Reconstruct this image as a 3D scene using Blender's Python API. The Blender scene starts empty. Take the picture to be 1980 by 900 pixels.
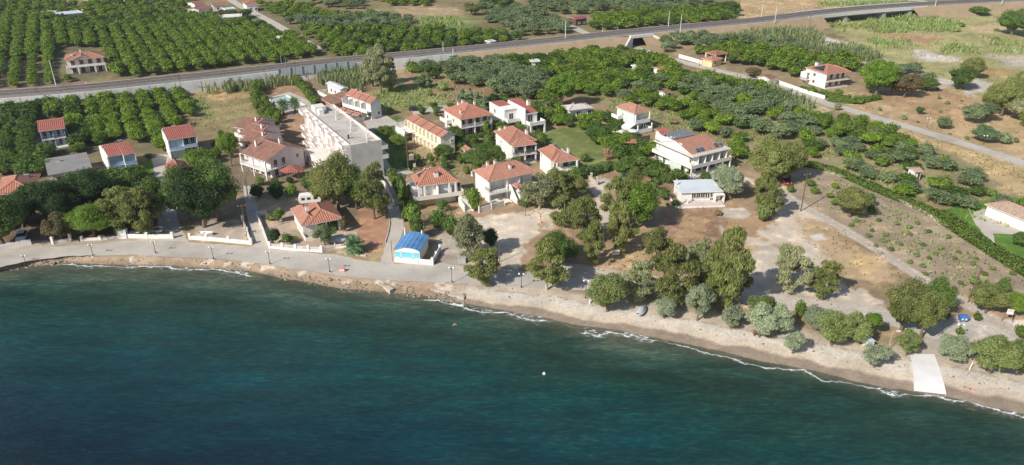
import bpy, math, random
import numpy as np
from mathutils import Vector
sc = bpy.context.scene
R = math.radians
# ---------------------------------------------------------------- camera, sky, sun, exposure
F = 1450.0; H = 72.0; PT = R(26.0)          # focal length (photo pixels), flying height, tilt below the horizon
cam = bpy.data.cameras.new("camera"); cam.sensor_width = 36; cam.lens = 36*F/1980
cam.clip_end = 9000; cam.clip_start = 1
camo = bpy.data.objects.new("camera", cam); sc.collection.objects.link(camo)
camo.location = (0, 0, H); camo.rotation_euler = (R(90)-PT, 0, 0); sc.camera = camo
SUN_AZ = R(44); SUN_EL = R(37)              # shadows run towards SUN_AZ (from +x towards +y)
w = bpy.data.worlds.new("World"); sc.world = w; w.use_nodes = True
nt = w.node_tree; bg = nt.nodes["Background"]
sky = nt.nodes.new("ShaderNodeTexSky"); sky.sky_type = 'NISHITA'; sky.sun_disc = False
sky.sun_elevation = SUN_EL
sdx, sdy = -math.cos(SUN_AZ), -math.sin(SUN_AZ)
sky.sun_rotation = math.atan2(sdx, sdy)
nt.links.new(sky.outputs[0], bg.inputs[0]); bg.inputs[1].default_value = 0.10
sl = bpy.data.lights.new("sun", 'SUN'); sl.energy = 4.6; sl.angle = R(0.5); sl.color = (1, .955, .88)
so = bpy.data.objects.new("sun", sl); sc.collection.objects.link(so)
so.rotation_euler = Vector((-sdx*math.cos(SUN_EL), -sdy*math.cos(SUN_EL), -math.sin(SUN_EL))).to_track_quat('-Z', 'Y').to_euler()
vs = sc.view_settings; vs.view_transform = 'Standard'; vs.look = 'None'; vs.gamma = 1; vs.exposure = 0.25
rnd = random.Random(7); nr = np.random.RandomState(11)

# ---------------------------------------------------------------- a point of the ground plane (or of height z) seen at a photo pixel
CP, SP = math.cos(PT), math.sin(PT)
def P(px, py, z=0.0):
    dx = (px-990)/F; dy = (450-py)/F
    t = (z-H)/(-SP+dy*CP)
    return (dx*t, (CP+dy*SP)*t)
def ppm(px, py):
    x, y = P(px, py); return F/(y*CP+H*SP)
def height_to(bx, by, ty):
    x, y = P(bx, by); k = (450-ty)/F
    return H + y*(k*CP-SP)/(CP+k*SP)

# ---------------------------------------------------------------- numpy noise
_L = nr.rand(256, 256)
def vnoise(x, y):
    xi = np.floor(x).astype(int); yi = np.floor(y).astype(int); fx = x-xi; fy = y-yi
    fx = fx*fx*(3-2*fx); fy = fy*fy*(3-2*fy)
    a = _L[xi & 255, yi & 255]; b = _L[(xi+1) & 255, yi & 255]; c = _L[xi & 255, (yi+1) & 255]; d = _L[(xi+1) & 255, (yi+1) & 255]
    return (a*(1-fx)+b*fx)*(1-fy)+(c*(1-fx)+d*fx)*fy
def fbm(x, y, s, o=4):
    r = 0; a = .5; t = 0
    for i in range(o):
        r = r+a*vnoise(x/s+17.3*i, y/s+5.1*i); t += a; s = s/2.1; a *= .55
    return r/t
def inpoly(x, y, poly):
    c = np.zeros(np.shape(x), bool); n = len(poly)
    for i in range(n):
        x1, y1 = poly[i]; x2, y2 = poly[(i+1) % n]
        if y1 == y2: continue
        c ^= ((y1 > y) != (y2 > y)) & (x < (x2-x1)*(y-y1)/(y2-y1)+x1)
    return c

# ---------------------------------------------------------------- materials
MATS = {}
def nodes(name):
    m = bpy.data.materials.new(name); m.use_nodes = True
    t = m.node_tree; return m, t, t.nodes["Principled BSDF"], (lambda k, **kw: _nn(t, k, kw))
def _nn(t, k, kw):
    n = t.nodes.new(k)
    for a, b in kw.items(): setattr(n, a, b)
    return n
def mixc(t, fac, a, b, mode='MIX'):
    n = t.nodes.new("ShaderNodeMix"); n.data_type = 'RGBA'; n.blend_type = mode
    for s, v in ((0, fac), (6, a), (7, b)):
        if hasattr(v, 'links') or hasattr(v, 'is_linked'): t.links.new(v, n.inputs[s])
        else: n.inputs[s].default_value = v if s == 0 else (*v, 1)
    return n.outputs[2]
def nz(t, vec, scale, detail=3, rough=.55):
    n = t.nodes.new("ShaderNodeTexNoise"); n.inputs['Scale'].default_value = scale
    n.inputs['Detail'].default_value = detail; n.inputs['Roughness'].default_value = rough
    t.links.new(vec, n.inputs['Vector']); return n.outputs['Fac']
def ramp(t, v, a, b, lo=0., hi=1.):
    n = t.nodes.new("ShaderNodeMapRange"); t.links.new(v, n.inputs[0])
    for i, q in enumerate((a, b, lo, hi)): n.inputs[i+1].default_value = q
    return n.outputs[0]
def math_(t, op, a, b=None, c=None):
    n = t.nodes.new("ShaderNodeMath"); n.operation = op
    for i, v in enumerate((a, b, c)):
        if v is None: continue
        if hasattr(v, 'is_linked'): t.links.new(v, n.inputs[i])
        else: n.inputs[i].default_value = v
    return n.outputs[0]
def bump(t, h, bs, strength=.4, dist=.1):
    n = t.nodes.new("ShaderNodeBump"); n.inputs['Strength'].default_value = strength; n.inputs['Distance'].default_value = dist
    t.links.new(h, n.inputs['Height']); t.links.new(n.outputs[0], bs.inputs['Normal'])
def plain(name, c, rough=.8, var=.25, scale=.6, metal=0, dirt=None, b=0.0):
    """a base colour with worn, uneven patches"""
    if name in MATS: return MATS[name]
    m, t, bs, N = nodes(name)
    g = N("ShaderNodeNewGeometry"); f = nz(t, g.outputs['Position'], scale, 5, .6)
    d = dirt or tuple(q*(1-var) for q in c)
    col = mixc(t, ramp(t, f, .42, .68), c, d)
    f2 = nz(t, g.outputs['Position'], scale*9, 3)
    col = mixc(t, ramp(t, f2, .3, .75, 0, .35), col, tuple(q*(1-var) for q in c))
    t.links.new(col, bs.inputs['Base Color']); bs.inputs['Roughness'].default_value = rough; bs.inputs['Metallic'].default_value = metal
    if b: bump(t, f2, bs, .5, b)
    MATS[name] = m; return m
def roofmat(name, c, old, amt=.5):
    m, t, bs, N = nodes(name)
    uv = N("ShaderNodeUVMap"); sx = N("ShaderNodeSeparateXYZ"); t.links.new(uv.outputs[0], sx.inputs[0])
    g = N("ShaderNodeNewGeometry")
    wob = nz(t, g.outputs['Position'], .9, 4, .6)
    col = mixc(t, ramp(t, wob, .35, .7), c, old)
    cmb = N("ShaderNodeCombineXYZ"); t.links.new(math_(t, 'MULTIPLY', sx.outputs[0], 2.6), cmb.inputs[0]); t.links.new(math_(t, 'MULTIPLY', sx.outputs[1], .35), cmb.inputs[1])
    st = nz(t, cmb.outputs[0], 1.0, 2)
    col = mixc(t, ramp(t, st, .4, .68, 0, amt), col, tuple(q*.5 for q in old))
    tc = N("ShaderNodeCombineXYZ"); t.links.new(math_(t, 'MULTIPLY', sx.outputs[0], 4.2), tc.inputs[0]); t.links.new(math_(t, 'MULTIPLY', sx.outputs[1], 2.8), tc.inputs[1])
    vo = N("ShaderNodeTexVoronoi"); vo.feature = 'F1'; vo.inputs['Scale'].default_value = 1; vo.inputs['Randomness'].default_value = .15; t.links.new(tc.outputs[0], vo.inputs['Vector'])
    hs = N("ShaderNodeSeparateColor"); t.links.new(vo.outputs['Color'], hs.inputs[0])
    col = mixc(t, ramp(t, hs.outputs[0], 0, 1, 0, .4), col, tuple(min(1, q*1.35) for q in c))
    oi = N("ShaderNodeObjectInfo"); col = mixc(t, ramp(t, oi.outputs['Random'], 0, 1, 0, .55), col, mixc(t, 1., col, (.66, .78, .88), 'MULTIPLY'))
    pt = nz(t, g.outputs['Position'], 1.6, 3, .7); col = mixc(t, ramp(t, pt, .56, .72, 0, .45), col, tuple(q*.55 for q in old))
    t.links.new(col, bs.inputs['Base Color']); bs.inputs['Roughness'].default_value = .85
    wv = math_(t, 'SINE', math_(t, 'MULTIPLY', sx.outputs[0], 2*math.pi/.5))
    wr = math_(t, 'FRACT', math_(t, 'MULTIPLY', sx.outputs[1], 2.5))
    bump(t, math_(t, 'ADD', wv, wr), bs, .8, .05)
    return m
def leafmat(name, a, b, trans=.38, ovar=.4, spread=.7, gain=1.85):
    a = tuple(q*gain for q in a); b = tuple(q*gain for q in b)
    m, t, bs, N = nodes(name)
    g = N("ShaderNodeNewGeometry"); oi = N("ShaderNodeObjectInfo")
    f = nz(t, g.outputs['Position'], .22, 3)
    col = mixc(t, ramp(t, f, .35, .65), a, b)
    isl = g.outputs['Random Per Island']
    k = math_(t, 'ADD', ramp(t, isl, 0, 1, 1-spread*.55, 1+spread*.6), ramp(t, oi.outputs['Random'], 0, 1, -ovar/2, ovar/2))
    vm = N("ShaderNodeVectorMath"); vm.operation = 'SCALE'; t.links.new(col, vm.inputs[0]); t.links.new(k, vm.inputs['Scale'])
    t.links.new(vm.outputs[0], bs.inputs['Base Color']); bs.inputs['Roughness'].default_value = .62
    bs.inputs['Specular IOR Level'].default_value = .25
    tr = N("ShaderNodeBsdfTranslucent"); t.links.new(vm.outputs[0], tr.inputs[0])
    mx = N("ShaderNodeMixShader"); mx.inputs[0].default_value = trans
    out = t.nodes["Material Output"]
    t.links.new(bs.outputs[0], mx.inputs[1]); t.links.new(tr.outputs[0], mx.inputs[2]); t.links.new(mx.outputs[0], out.inputs[0])
    return m
M = dict(
 white=plain("white_paint", (.80, .77, .73), .7, .12, .5, dirt=(.68, .64, .58)),
 warm=plain("warm_white_render", (.74, .68, .61), .8, .14, .5),
 pink=plain("pink_render", (.84, .75, .70), .8, .12, .5),
 lav=plain("mauve_shade_render", (.70, .62, .62), .8, .12, .5),  # mauve of the shaded walls is put into the whole render colour
 cream=plain("cream_render", (.86, .79, .58), .8, .1, .5),
 green=plain("pale_green_render", (.58, .68, .58), .8, .1, .5),
 pblue=plain('blue_shade_shutter', (.42, .56, .70), .6, .1), blue=plain("blue_shade_render", (.33, .48, .64), .8, .1, .5),  # wall and shutter blue also holds the bluish shade of the recessed fronts
 yellow=plain("ochre_render", (.70, .52, .26), .8, .12, .5),
 concrete=plain("concrete", (.42, .40, .37), .85, .3, .35, b=.02),
 wallc=plain("stained_retaining_concrete", (.66, .66, .65), .85, .18, .22, dirt=(.50, .45, .40)),
 slab=plain("weathered_roof_screed", (.56, .50, .44), .9, .35, .22, dirt=(.34, .30, .26)),
 greyroof=plain("grey_roof_felt", (.25, .235, .22), .9, .25, .3),
 dark=plain("dark_metal", (.03, .03, .035), .5, .2),
 glass=plain("window_glass", (.025, .035, .045), .12, .3),
 shut=plain("painted_shutter", (.66, .66, .64), .6, .1),
 bshut=plain("brown_shutter", (.14, .07, .045), .6, .2),
 bluesh=plain("turquoise_panel", (.16, .52, .66), .5, .12),
 bluer=plain("blue_metal_roof", (.13, .31, .58), .55, .3, .5),
 metal=plain("galvanised_metal", (.5, .52, .54), .4, .2, metal=.6),
 tin=plain("pale_metal_sheet", (.62, .66, .68), .4, .15, .3),
 solar=plain("solar_glass", (.02, .035, .08), .12, .3, 2.),
 solarg=plain("grey_collector_glass", (.10, .115, .14), .2, .2, 2.),
 wood=plain("weathered_wood", (.16, .10, .065), .85, .35, 2.),
 bark=plain("bark", (.17, .125, .09), .9, .35, 2., b=.03),
 pale=plain("pale_smooth_bark", (.48, .41, .33), .8, .35, 1.5),
 rust=plain("rusty_steel_rail", (.20, .13, .10), .45, .3),
 ballast=plain("railway_ballast", (.21, .195, .18), .95, .45, 1.2, b=.05),
 orange=plain("orange_wall", (.62, .17, .05), .8, .1),
 red=plain("red_paint", (.30, .02, .02), .3, .1),
 carw=plain("white_car_paint", (.75, .76, .78), .25, .05),
 carb=plain("black_car_paint", (.02, .02, .025), .25, .1),
 rubber=plain("rubber", (.02, .02, .02), .8, .1),
 skin=plain("skin", (.48, .27, .19), .6, .1), hair=plain("hair", (.05, .03, .02), .7, .1),
 towel=plain("beach_towel", (.62, .46, .36), .9, .2), tarp=plain("grey_tarpaulin", (.45, .47, .48), .7, .2),
 bin=plain("blue_plastic", (.05, .17, .42), .45, .15), rock=plain("shore_rock", (.30, .24, .18), .9, .5, .8, b=.08),
 asphalt=plain("pale_worn_asphalt", (.50, .45, .385), .9, .3, .12, b=.01),
 paving=plain("pale_concrete_paving", (.51, .45, .38), .9, .2, .2),
 ramp=plain("smooth_ramp_concrete", (.70, .68, .65), .8, .1, .4),
 pinkp=plain("faded_red_plastic", (.75, .25, .22), .6, .2),
 stone=plain("pale_stone", (.50, .44, .36), .9, .3, .8, b=.04),
 basin=plain("drained_basin_paint", (.50, .54, .55), .8, .3, .3, dirt=(.45, .40, .33)),
)
M['tile'] = roofmat("terracotta_tiles", (.47, .19, .115), (.33, .145, .095))
M['tileo'] = roofmat("old_brown_tiles", (.34, .155, .10), (.20, .115, .085), .8)
M['tiler'] = roofmat("red_tiles", (.42, .125, .085), (.31, .10, .075))
M['tilet'] = roofmat("tan_tiles", (.50, .34, .24), (.40, .26, .18))
M['tilel'] = roofmat("light_orange_tiles", (.52, .235, .155), (.39, .18, .12))
L = dict(
 orange=leafmat("citrus_leaves", (.078, .125, .014), (.115, .165, .018)),
 orangd=leafmat("dark_citrus_leaves", (.044, .078, .014), (.062, .098, .018)),
 olive=leafmat("olive_leaves", (.090, .122, .054), (.128, .158, .076)),
 euc=leafmat("eucalyptus_leaves", (.108, .126, .036), (.148, .156, .052)),
 eucg=leafmat("grey_eucalyptus_leaves", (.150, .165, .080), (.200, .200, .110)),
 plane=leafmat("broad_leaves", (.055, .095, .022), (.090, .130, .030)),
 darkl=leafmat("dark_leaves", (.020, .042, .012), (.035, .060, .016)),
 bright=leafmat("fresh_green_leaves", (.075, .125, .018), (.105, .155, .022)),
 brown=leafmat("browning_leaves", (.120, .090, .045), (.090, .085, .035)),
 tam=leafmat("tamarisk_leaves", (.170, .200, .125), (.215, .240, .150)),
 tamg=leafmat("green_tamarisk_leaves", (.115, .145, .048), (.150, .175, .060)),
 conif=leafmat("cypress_leaves", (.085, .130, .060), (.120, .165, .080)),
 pine=leafmat("pine_needles", (.085, .150, .018), (.115, .180, .022)),
 hedge=leafmat("hedge_leaves", (.074, .112, .018), (.105, .142, .026)),
 reed=leafmat("reed_leaves", (.130, .165, .070), (.190, .205, .095)),
 dry=leafmat("dry_grass_blades", (.40, .30, .15), (.30, .25, .12), gain=1),
 weed=leafmat("weed_leaves", (.10, .15, .045), (.17, .19, .07)),
 flower=leafmat("oleander_flowers", (.26, .14, .11), (.14, .15, .06)),
)

# ---------------------------------------------------------------- mesh collector
class MB:
    def __init__(s): s.v = []; s.f = []; s.m = []; s.uv = {}
    def face(s, pts, mi=0, uv=None):
        i = len(s.v); s.v += [tuple(p) for p in pts]; s.f.append(tuple(range(i, i+len(pts)))); s.m.append(mi)
        if uv: s.uv[len(s.f)-1] = uv
    def box(s, x0, y0, z0, x1, y1, z1, mi=0):
        a = [(x0, y0), (x1, y0), (x1, y1), (x0, y1)]; s.prism(a, z0, z1, mi)
    def prism(s, a, z0, z1, mi=0):
        n = len(a)
        s.face([(x, y, z1) for x, y in a], mi); s.face([(x, y, z0) for x, y in reversed(a)], mi)
        for i in range(n):
            p, q = a[i], a[(i+1) % n]
            s.face([(*p, z0), (*q, z0), (*q, z1), (*p, z1)], mi)
    def tube(s, p, q, r0, r1=None, n=7, mi=0, cap=True):
        r1 = r0 if r1 is None else r1; p = Vector(p); q = Vector(q); d = (q-p)
        if d.length < 1e-6: return
        d.normalize(); a = d.orthogonal().normalized(); b = d.cross(a)
        A = [p+(a*math.cos(t)+b*math.sin(t))*r0 for t in [2*math.pi*i/n for i in range(n)]]
        B = [q+(a*math.cos(t)+b*math.sin(t))*r1 for t in [2*math.pi*i/n for i in range(n)]]
        for i in range(n): s.face([A[i], A[(i+1) % n], B[(i+1) % n], B[i]], mi)
        if cap: s.face(B, mi); s.face(A[::-1], mi)
    def ball(s, c, r, sz=1., n=8, mi=0):
        for i in range(n//2):
            t0 = math.pi*i/(n//2); t1 = math.pi*(i+1)/(n//2)
            for j in range(n):
                u0 = 2*math.pi*j/n; u1 = 2*math.pi*(j+1)/n
                q = [(t0, u0), (t1, u0), (t1, u1), (t0, u1)]
                if i == 0: q = q[:1]+q[1:3]
                elif i == n//2-1: q = [q[0], q[1], q[3]]
                s.face([(c[0]+r*math.sin(t)*math.cos(u), c[1]+r*math.sin(t)*math.sin(u), c[2]+r*sz*math.cos(t)) for t, u in q], mi)
    def build(s, name, mats, parent=None):
        me = bpy.data.meshes.new(name); me.from_pydata(s.v, [], s.f)
        if not isinstance(mats, (list, tuple)): mats = [mats]
        for m in mats: me.materials.append(m)
        if len(mats) > 1: me.polygons.foreach_set('material_index', s.m)
        if s.uv:
            u = me.uv_layers.new(name="UVMap").data
            for fi, uv in s.uv.items():
                for li, c in zip(me.polygons[fi].loop_indices, uv): u[li].uv = c
        me.update()
        o = bpy.data.objects.new(name, me); sc.collection.objects.link(o)
        if parent: o.parent = parent
        return o
def tag(o, label, cat, group=None, kind=None):
    if label: o['label'] = label
    if cat: o['category'] = cat
    if group: o['group'] = group
    if kind: o['kind'] = kind
    return o
def empty(name, x, y, z=0, rz=0, label=None, cat=None, group=None):
    o = bpy.data.objects.new(name, None); sc.collection.objects.link(o); o.location = (x, y, z); o.rotation_euler = (0, 0, rz)
    o.empty_display_size = .5
    return tag(o, label, cat, group)
def quadmesh(name, V, Q, mat, T=None):
    """mesh from numpy arrays: V (n,3), Q (k,4) quads, T (j,3) triangles"""
    me = bpy.data.meshes.new(name); me.vertices.add(len(V)); me.vertices.foreach_set('co', V.astype(np.float32).ravel())
    nq = len(Q); ntt = 0 if T is None else len(T)
    idx = np.concatenate([Q.ravel()]+([T.ravel()] if ntt else [])).astype(np.int32)
    me.loops.add(len(idx)); me.loops.foreach_set('vertex_index', idx)
    st = np.concatenate([np.arange(nq)*4, nq*4+np.arange(ntt)*3]).astype(np.int32)
    me.polygons.add(nq+ntt); me.polygons.foreach_set('loop_start', st)
    me.materials.append(mat); me.update(calc_edges=True); me.validate()
    return me
# ================================================================ the ground, the shore and the water
SEA = -1.2
shore_px = [(-60, 540), (0, 524), (60, 514), (125, 508), (200, 511), (300, 513), (400, 517), (480, 523), (540, 536), (600, 547), (660, 558), (720, 561), (780, 568),
 (830, 573), (880, 582), (950, 597), (1040, 611), (1120, 630), (1200, 641), (1260, 651), (1340, 668), (1440, 691), (1560, 715), (1640, 733), (1720, 752), (1770, 757), (1830, 767), (1900, 782), (1980, 800), (2040, 815)]
shw = np.array([P(x, y, SEA) for x, y in shore_px])
sx = np.concatenate([[-1500, -160], shw[:, 0], [160, 1500]]); 
sy = np.concatenate([[40, shw[0, 1]-10], shw[:, 1], [shw[-1, 1]-28, -700]])
o_ = np.argsort(sx); sx = sx[o_]; sy = sy[o_]
def shore_d(x, y):
    ys = np.interp(x, sx, sy); sl_ = (np.interp(x+2, sx, sy)-np.interp(x-2, sx, sy))/4
    return (y-ys)/np.sqrt(1+sl_**2)
bw_x = [P(0, 510)[0], P(500, 520)[0], P(860, 560)[0], P(1050, 600)[0], P(1980, 760)[0]]
def beach_w(x): return np.interp(x, bw_x, [2.2, 2.2, 3.5, 7.5, 7.5])
def ground_z(x, y):
    d = shore_d(x, y)+(fbm(x, y, 5, 3)-.5)*1.0; b = beach_w(x); t = np.clip(d/b, 0, 1)
    return np.where(d > 0, SEA+1.2*(t*(2-t)), np.maximum(SEA+d*.13, -7))
def grid(s0, s1, ns, ys, name):
    s = np.linspace(s0, s1, ns); S, Y = np.meshgrid(s, ys); X = S*Y
    X = X.ravel(); Y = Y.ravel(); n, k = len(ys), ns
    i = np.arange((n-1)*(k-1)); r = i//(k-1); c = i % (k-1); a = r*k+c
    return X, Y, np.stack([a, a+1, a+k+1, a+k], 1)
# ground cover classes (albedo of the stuff itself)
DIRT = (.27, .175, .115); DRY = (.40, .30, .165); GRAV = (.50, .435, .36); SAND = (.43, .37, .30); WET = (.21, .17, .135); SOIL = (.15, .13, .075)
LAWN = (.10, .19, .035); WEED = (.20, .22, .085); TILL = (.30, .24, .175); BED = (.46, .42, .37); PEB = (.46, .43, .39); DG = (.30, .25, .13); RUBB=(.50,.47,.42)
cover = [  # (photo polygon, colour, edge raggedness m)
 ([(0, -10), (2100, -10), (2100, 110), (1300, 60), (900, 100), (0, 180)], (.20, .17, .09), 3),
 ([(0, 20), (640, 15), (620, 110), (0, 175)], SOIL, 2), ([(500, 10), (1000, 50), (1000, 90), (640, 108)], SOIL, 2),
 ([(60, 18), (170, 18), (165, 32), (100, 34)], GRAV, 1), ([(150, -5), (300, -5), (290, 8), (170, 8)], (.36, .27, .18), 1),
 ([(760, 12), (880, 14), (920, 50), (860, 55), (780, 40)], (.34, .26, .16), 2), ([(800, 30), (900, 34), (935, 50), (860, 62), (810, 55)], (.17, .21, .075), 2),
 ([(0, 190), (360, 175), (385, 300), (0, 360)], SOIL, 1), ([(0, 340), (330, 300), (330, 470), (0, 480)], (.17, .13, .095), 1),
 ([(360, 178), (480, 170), (545, 250), (440, 262), (385, 262)], (.26, .22, .11), 1.5), ([(368, 190), (395, 188), (410, 225), (400, 235)], WEED, 1.5), ([(400, 165), (470, 175), (480, 190), (410, 195)], (.42, .30, .16), 1.5),
 ([(490, 170), (570, 165), (610, 200), (590, 260), (600, 330), (560, 300), (530, 230)], (.30, .20, .13), 1),
 ([(380, 300), (780, 240), (800, 420), (480, 420)], (.20, .16, .11), 1.5),
 ([(690, 200), (760, 150), (880, 165), (880, 205), (800, 215), (720, 225)], (.24, .23, .10), 2),
 ([(720, 225), (775, 225), (800, 330), (740, 330)], (.085, .15, .035), 1),
 ([(770, 150), (1080, 120), (1100, 200), (1000, 215), (880, 200)], (.27, .18, .115), 2),
 ([(1060, 120), (1420, 150), (1560, 240), (1430, 330), (1180, 210)], (.22, .19, .10), 2),
 ([(880, 100), (1200, 75), (1240, 95), (1180, 108), (1000, 118), (900, 118)], (.33, .235, .145), 1.5),
 ([(1240, 85), (1320, 75), (1560, 45), (1600, 60), (1500, 75), (1330, 95), (1260, 105)], (.34, .25, .15), 1.5),
 ([(1040, 250), (1130, 245), (1185, 300), (1180, 330), (1110, 320), (1060, 290)], (.15, .18, .06), 1.2),
 ([(1180, 290), (1330, 345), (1300, 400), (1240, 390), (1150, 330)], (.28, .19, .12), 1.2),
 # park
 ([(790, 420), (1010, 385), (1300, 400), (1500, 370), (1560, 400), (1700, 600), (1500, 600), (1140, 560), (880, 520), (850, 460)], (.30, .215, .14), 1.5),
 ([(1000, 420), (1080, 400), (1100, 440), (1040, 450)], (.42, .28, .16), 1.2), ([(1010, 480), (1060, 455), (1120, 520), (1010, 505)], (.31, .215, .145), 1.5),
 ([(870, 440), (960, 415), (1060, 405), (1150, 400), (1160, 420), (1080, 430), (1010, 470), (1000, 520), (900, 515)], GRAV, 1.2),
 ([(1140, 350), (1180, 345), (1175, 400), (1195, 440), (1150, 440), (1160, 400)], GRAV, 1), ([(1180, 480), (1260, 470), (1280, 530), (1190, 520)], (.40, .29, .17), 1.5),
 ([(1285, 405), (1390, 400), (1400, 490), (1300, 500), (1285, 450)], (.27, .175, .115), 1.2), ([(1300, 420), (1370, 425), (1380, 470), (1310, 465)], (.36, .25, .145), 2),
 ([(1395, 410), (1500, 430), (1460, 470), (1410, 470)], (.34, .23, .14), 1.2), ([(1400, 402), (1440, 402), (1452, 415), (1435, 424), (1400, 420)], (.42, .38, .33), .3),
 ([(1415, 455), (1450, 450), (1460, 480), (1440, 500)], (.44, .31, .16), 1.5),
 ([(1498, 350), (1530, 375), (1600, 425), (1640, 470), (1620, 540), (1710, 590), (1700, 612), (1560, 585), (1440, 600), (1440, 540), (1455, 465), (1500, 435), (1492, 385)], GRAV, 1.5),
 ([(1540, 425), (1600, 430), (1720, 500), (1740, 550), (1650, 540), (1560, 470)], (.40, .30, .19), 1.5), ([(1640, 480), (1700, 500), (1690, 535), (1650, 520)], (.46, .34, .18), 1.5),
 ([(1565, 455), (1590, 452), (1595, 466), (1572, 468)], RUBB, .5), ([(1500, 470), (1540, 470), (1545, 480), (1500, 482)], (.44, .34, .24), 1),
 # tilled field right
 ([(1540, 330), (1600, 325), (1790, 412), (1990, 535), (2050, 640), (1880, 605), (1700, 480), (1530, 380)], TILL, .8),
 ([(1550, 230), (1700, 250), (1870, 310), (1985, 400), (1980, 460), (1800, 400), (1600, 320)], (.24, .21, .115), 1.5),
 ([(1700, 590), (1850, 570), (2060, 600), (2060, 625), (1900, 625), (1800, 625)], (.32, .23, .15), 1.2),
 ([(1790, 620), (1850, 612), (2060, 622), (2100, 650), (1900, 665), (1850, 655), (1830, 690), (1770, 690), (1790, 650)], (.42, .39, .35), .6),
 # beyond the white wall: lawn, house
 ([(1830, 405), (1880, 390), (2060, 370), (2100, 520), (1985, 505), (1900, 460)], LAWN, .5),
 # dry grass verge and field east
 ([(1600, 205), (1990, 320), (2060, 400), (1985, 390), (1880, 310), (1700, 245)], (.40, .31, .165), 1.5),
 ([(1420, 175), (1500, 178), (1600, 208), (1590, 240), (1480, 215)], (.38, .32, .17), 1.2),
 ([(1600, 185), (1800, 150), (1990, 200), (2060, 260), (2060, 320), (1980, 310), (1640, 210)], (.38, .28, .165), 1.5),
 ([(1690, 170), (1900, 180), (1960, 210), (1830, 230), (1700, 200)], (.34, .235, .14), 3),
 ([(1850, 270), (1960, 300), (1980, 312), (1880, 280)], (.40, .31, .22), 2),
 # river bed
 ([(1590, 40), (1830, 16), (2100, 5), (2100, 190), (1900, 190), (1700, 120)], (.31, .295, .14), 3),
 ([(1570, 60), (1640, 85), (1700, 110), (1780, 140), (1850, 160), (1830, 175), (1700, 130), (1640, 105), (1560, 75)], BED, 1.5),
 ([(1765, 95), (1850, 110), (1855, 122), (1780, 118), (1762, 108)], BED, 1.5), ([(1880, 150), (1920, 162), (1890, 185), (1860, 185)], BED, 1),
 ([(1900, 105), (2060, 120), (2060, 145), (1960, 130)], (.38, .35, .29), 2), ([(1950, 90), (2060, 110), (2060, 118), (1960, 102)], BED, 1.5),
 ([(1700, 60), (1820, 70), (1810, 85), (1700, 78)], (.36, .24, .14), 2), ([(1880, 50), (1960, 45), (1960, 62), (1890, 64)], (.42, .33, .2), 2), ([(1880, 128), (1960, 138), (1950, 152), (1900, 148)], (.36, .25, .12), 2),
 ([(1600, 0), (1800, -5), (1800, 8), (1560, 20)], (.20, .25, .10), 3), ([(1430, -5), (1600, -5), (1640, 12), (1440, 40), (1400, 30)], (.42, .31, .18), 2),
 # seafront yards
 ([(378, 430), (470, 425), (485, 470), (372, 462)], (.36, .31, .25), .6), ([(505, 405), (590, 400), (610, 440), (690, 440), (690, 490), (525, 480)], (.40, .32, .25), .8),
 ([(560, 445), (600, 450), (590, 470), (560, 468)], (.30, .26, .15), 1), ([(690, 395), (755, 415), (752, 450), (735, 485), (680, 490), (690, 440)], (.33, .19, .125), .5), ([(480, 385), (600, 378), (600, 400), (490, 412)], (.33, .27, .18), 1),
 ([(0, 470), (160, 462), (240, 455), (340, 440), (340, 470), (0, 495)], (.37, .32, .26), .6), ([(850, 440), (900, 440), (900, 515), (840, 512)], (.38, .33, .28), .8),
 ([(300, 300), (330, 300), (345, 460), (310, 460)], (.36, .33, .30), .5), ([(262, 318), (296, 312), (298, 350), (266, 352)], (.10, .2, .03), .3),
]
yy = np.concatenate([np.linspace(40, 78, 12, endpoint=False), np.linspace(78, 175, 330, endpoint=False), 175*np.exp(np.linspace(0, math.log(560/175), 230)), [600, 700, 900, 1300, 2200, 4000, 7500]])
X, Y, Q = grid(-.95, .95, 760, yy, 'g')
# widen the sheet: outermost columns are pushed far out so that it reaches the horizon
Xg = X.reshape(len(yy), 760); Yg = Y.reshape(len(yy), 760)
for k, e in enumerate((5000, 2200, 900, 420)):
    Xg[:, k] = np.minimum(Xg[:, k], -e-yy*.9*(yy < 600)*0-yy*.95); Xg[:, 759-k] = np.maximum(Xg[:, 759-k], e+yy*.95)
X = Xg.ravel(); Y = Yg.ravel()
Z = ground_z(X, Y)
col = np.tile(np.array((.26, .20, .12)), (len(X), 1))
j1 = fbm(X, Y, 3.2, 4)-.5; j2 = fbm(X+300, Y+90, 3.2, 4)-.5; j3 = fbm(X+31, Y-77, 1.1, 3)-.5; j4 = fbm(X-55, Y+12, 1.1, 3)-.5
far = np.clip(Y/150, .6, 3)
for poly, c, rag in cover:
    pw = [P(*q) for q in poly]; px_ = [q[0] for q in pw]; py_ = [q[1] for q in pw]
    sel = np.where((X > min(px_)-9) & (X < max(px_)+9) & (Y > min(py_)-9) & (Y < max(py_)+9))[0]
    if not len(sel): continue
    xs = X[sel]; ys = Y[sel]; acc = np.zeros(len(sel))
    for a in (0, 1, 2, 3):
        ox, oy = ((0, 0), (.5, .2), (-.3, .4), (.1, -.5))[a]
        acc += inpoly(xs+(j1[sel]*5+j3[sel]*2+ox)*rag, ys+(j2[sel]*5+j4[sel]*2+oy)*rag*far[sel], pw)
    acc = (acc/4)[:, None]
    col[sel] = col[sel]*(1-acc)+np.array(c)*acc
n1 = fbm(X+90, Y, 9, 5)[:, None]; n2 = fbm(X, Y+200, 2.0, 4)[:, None]
warmth = np.array([1.25, 1.05, .8])
col *= 1+(n1-.5)*.75; col = np.where(n2 > .60, col*(1+(n2-.6)*1.6*warmth), col*(1-(.6-n2)*.35))
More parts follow.
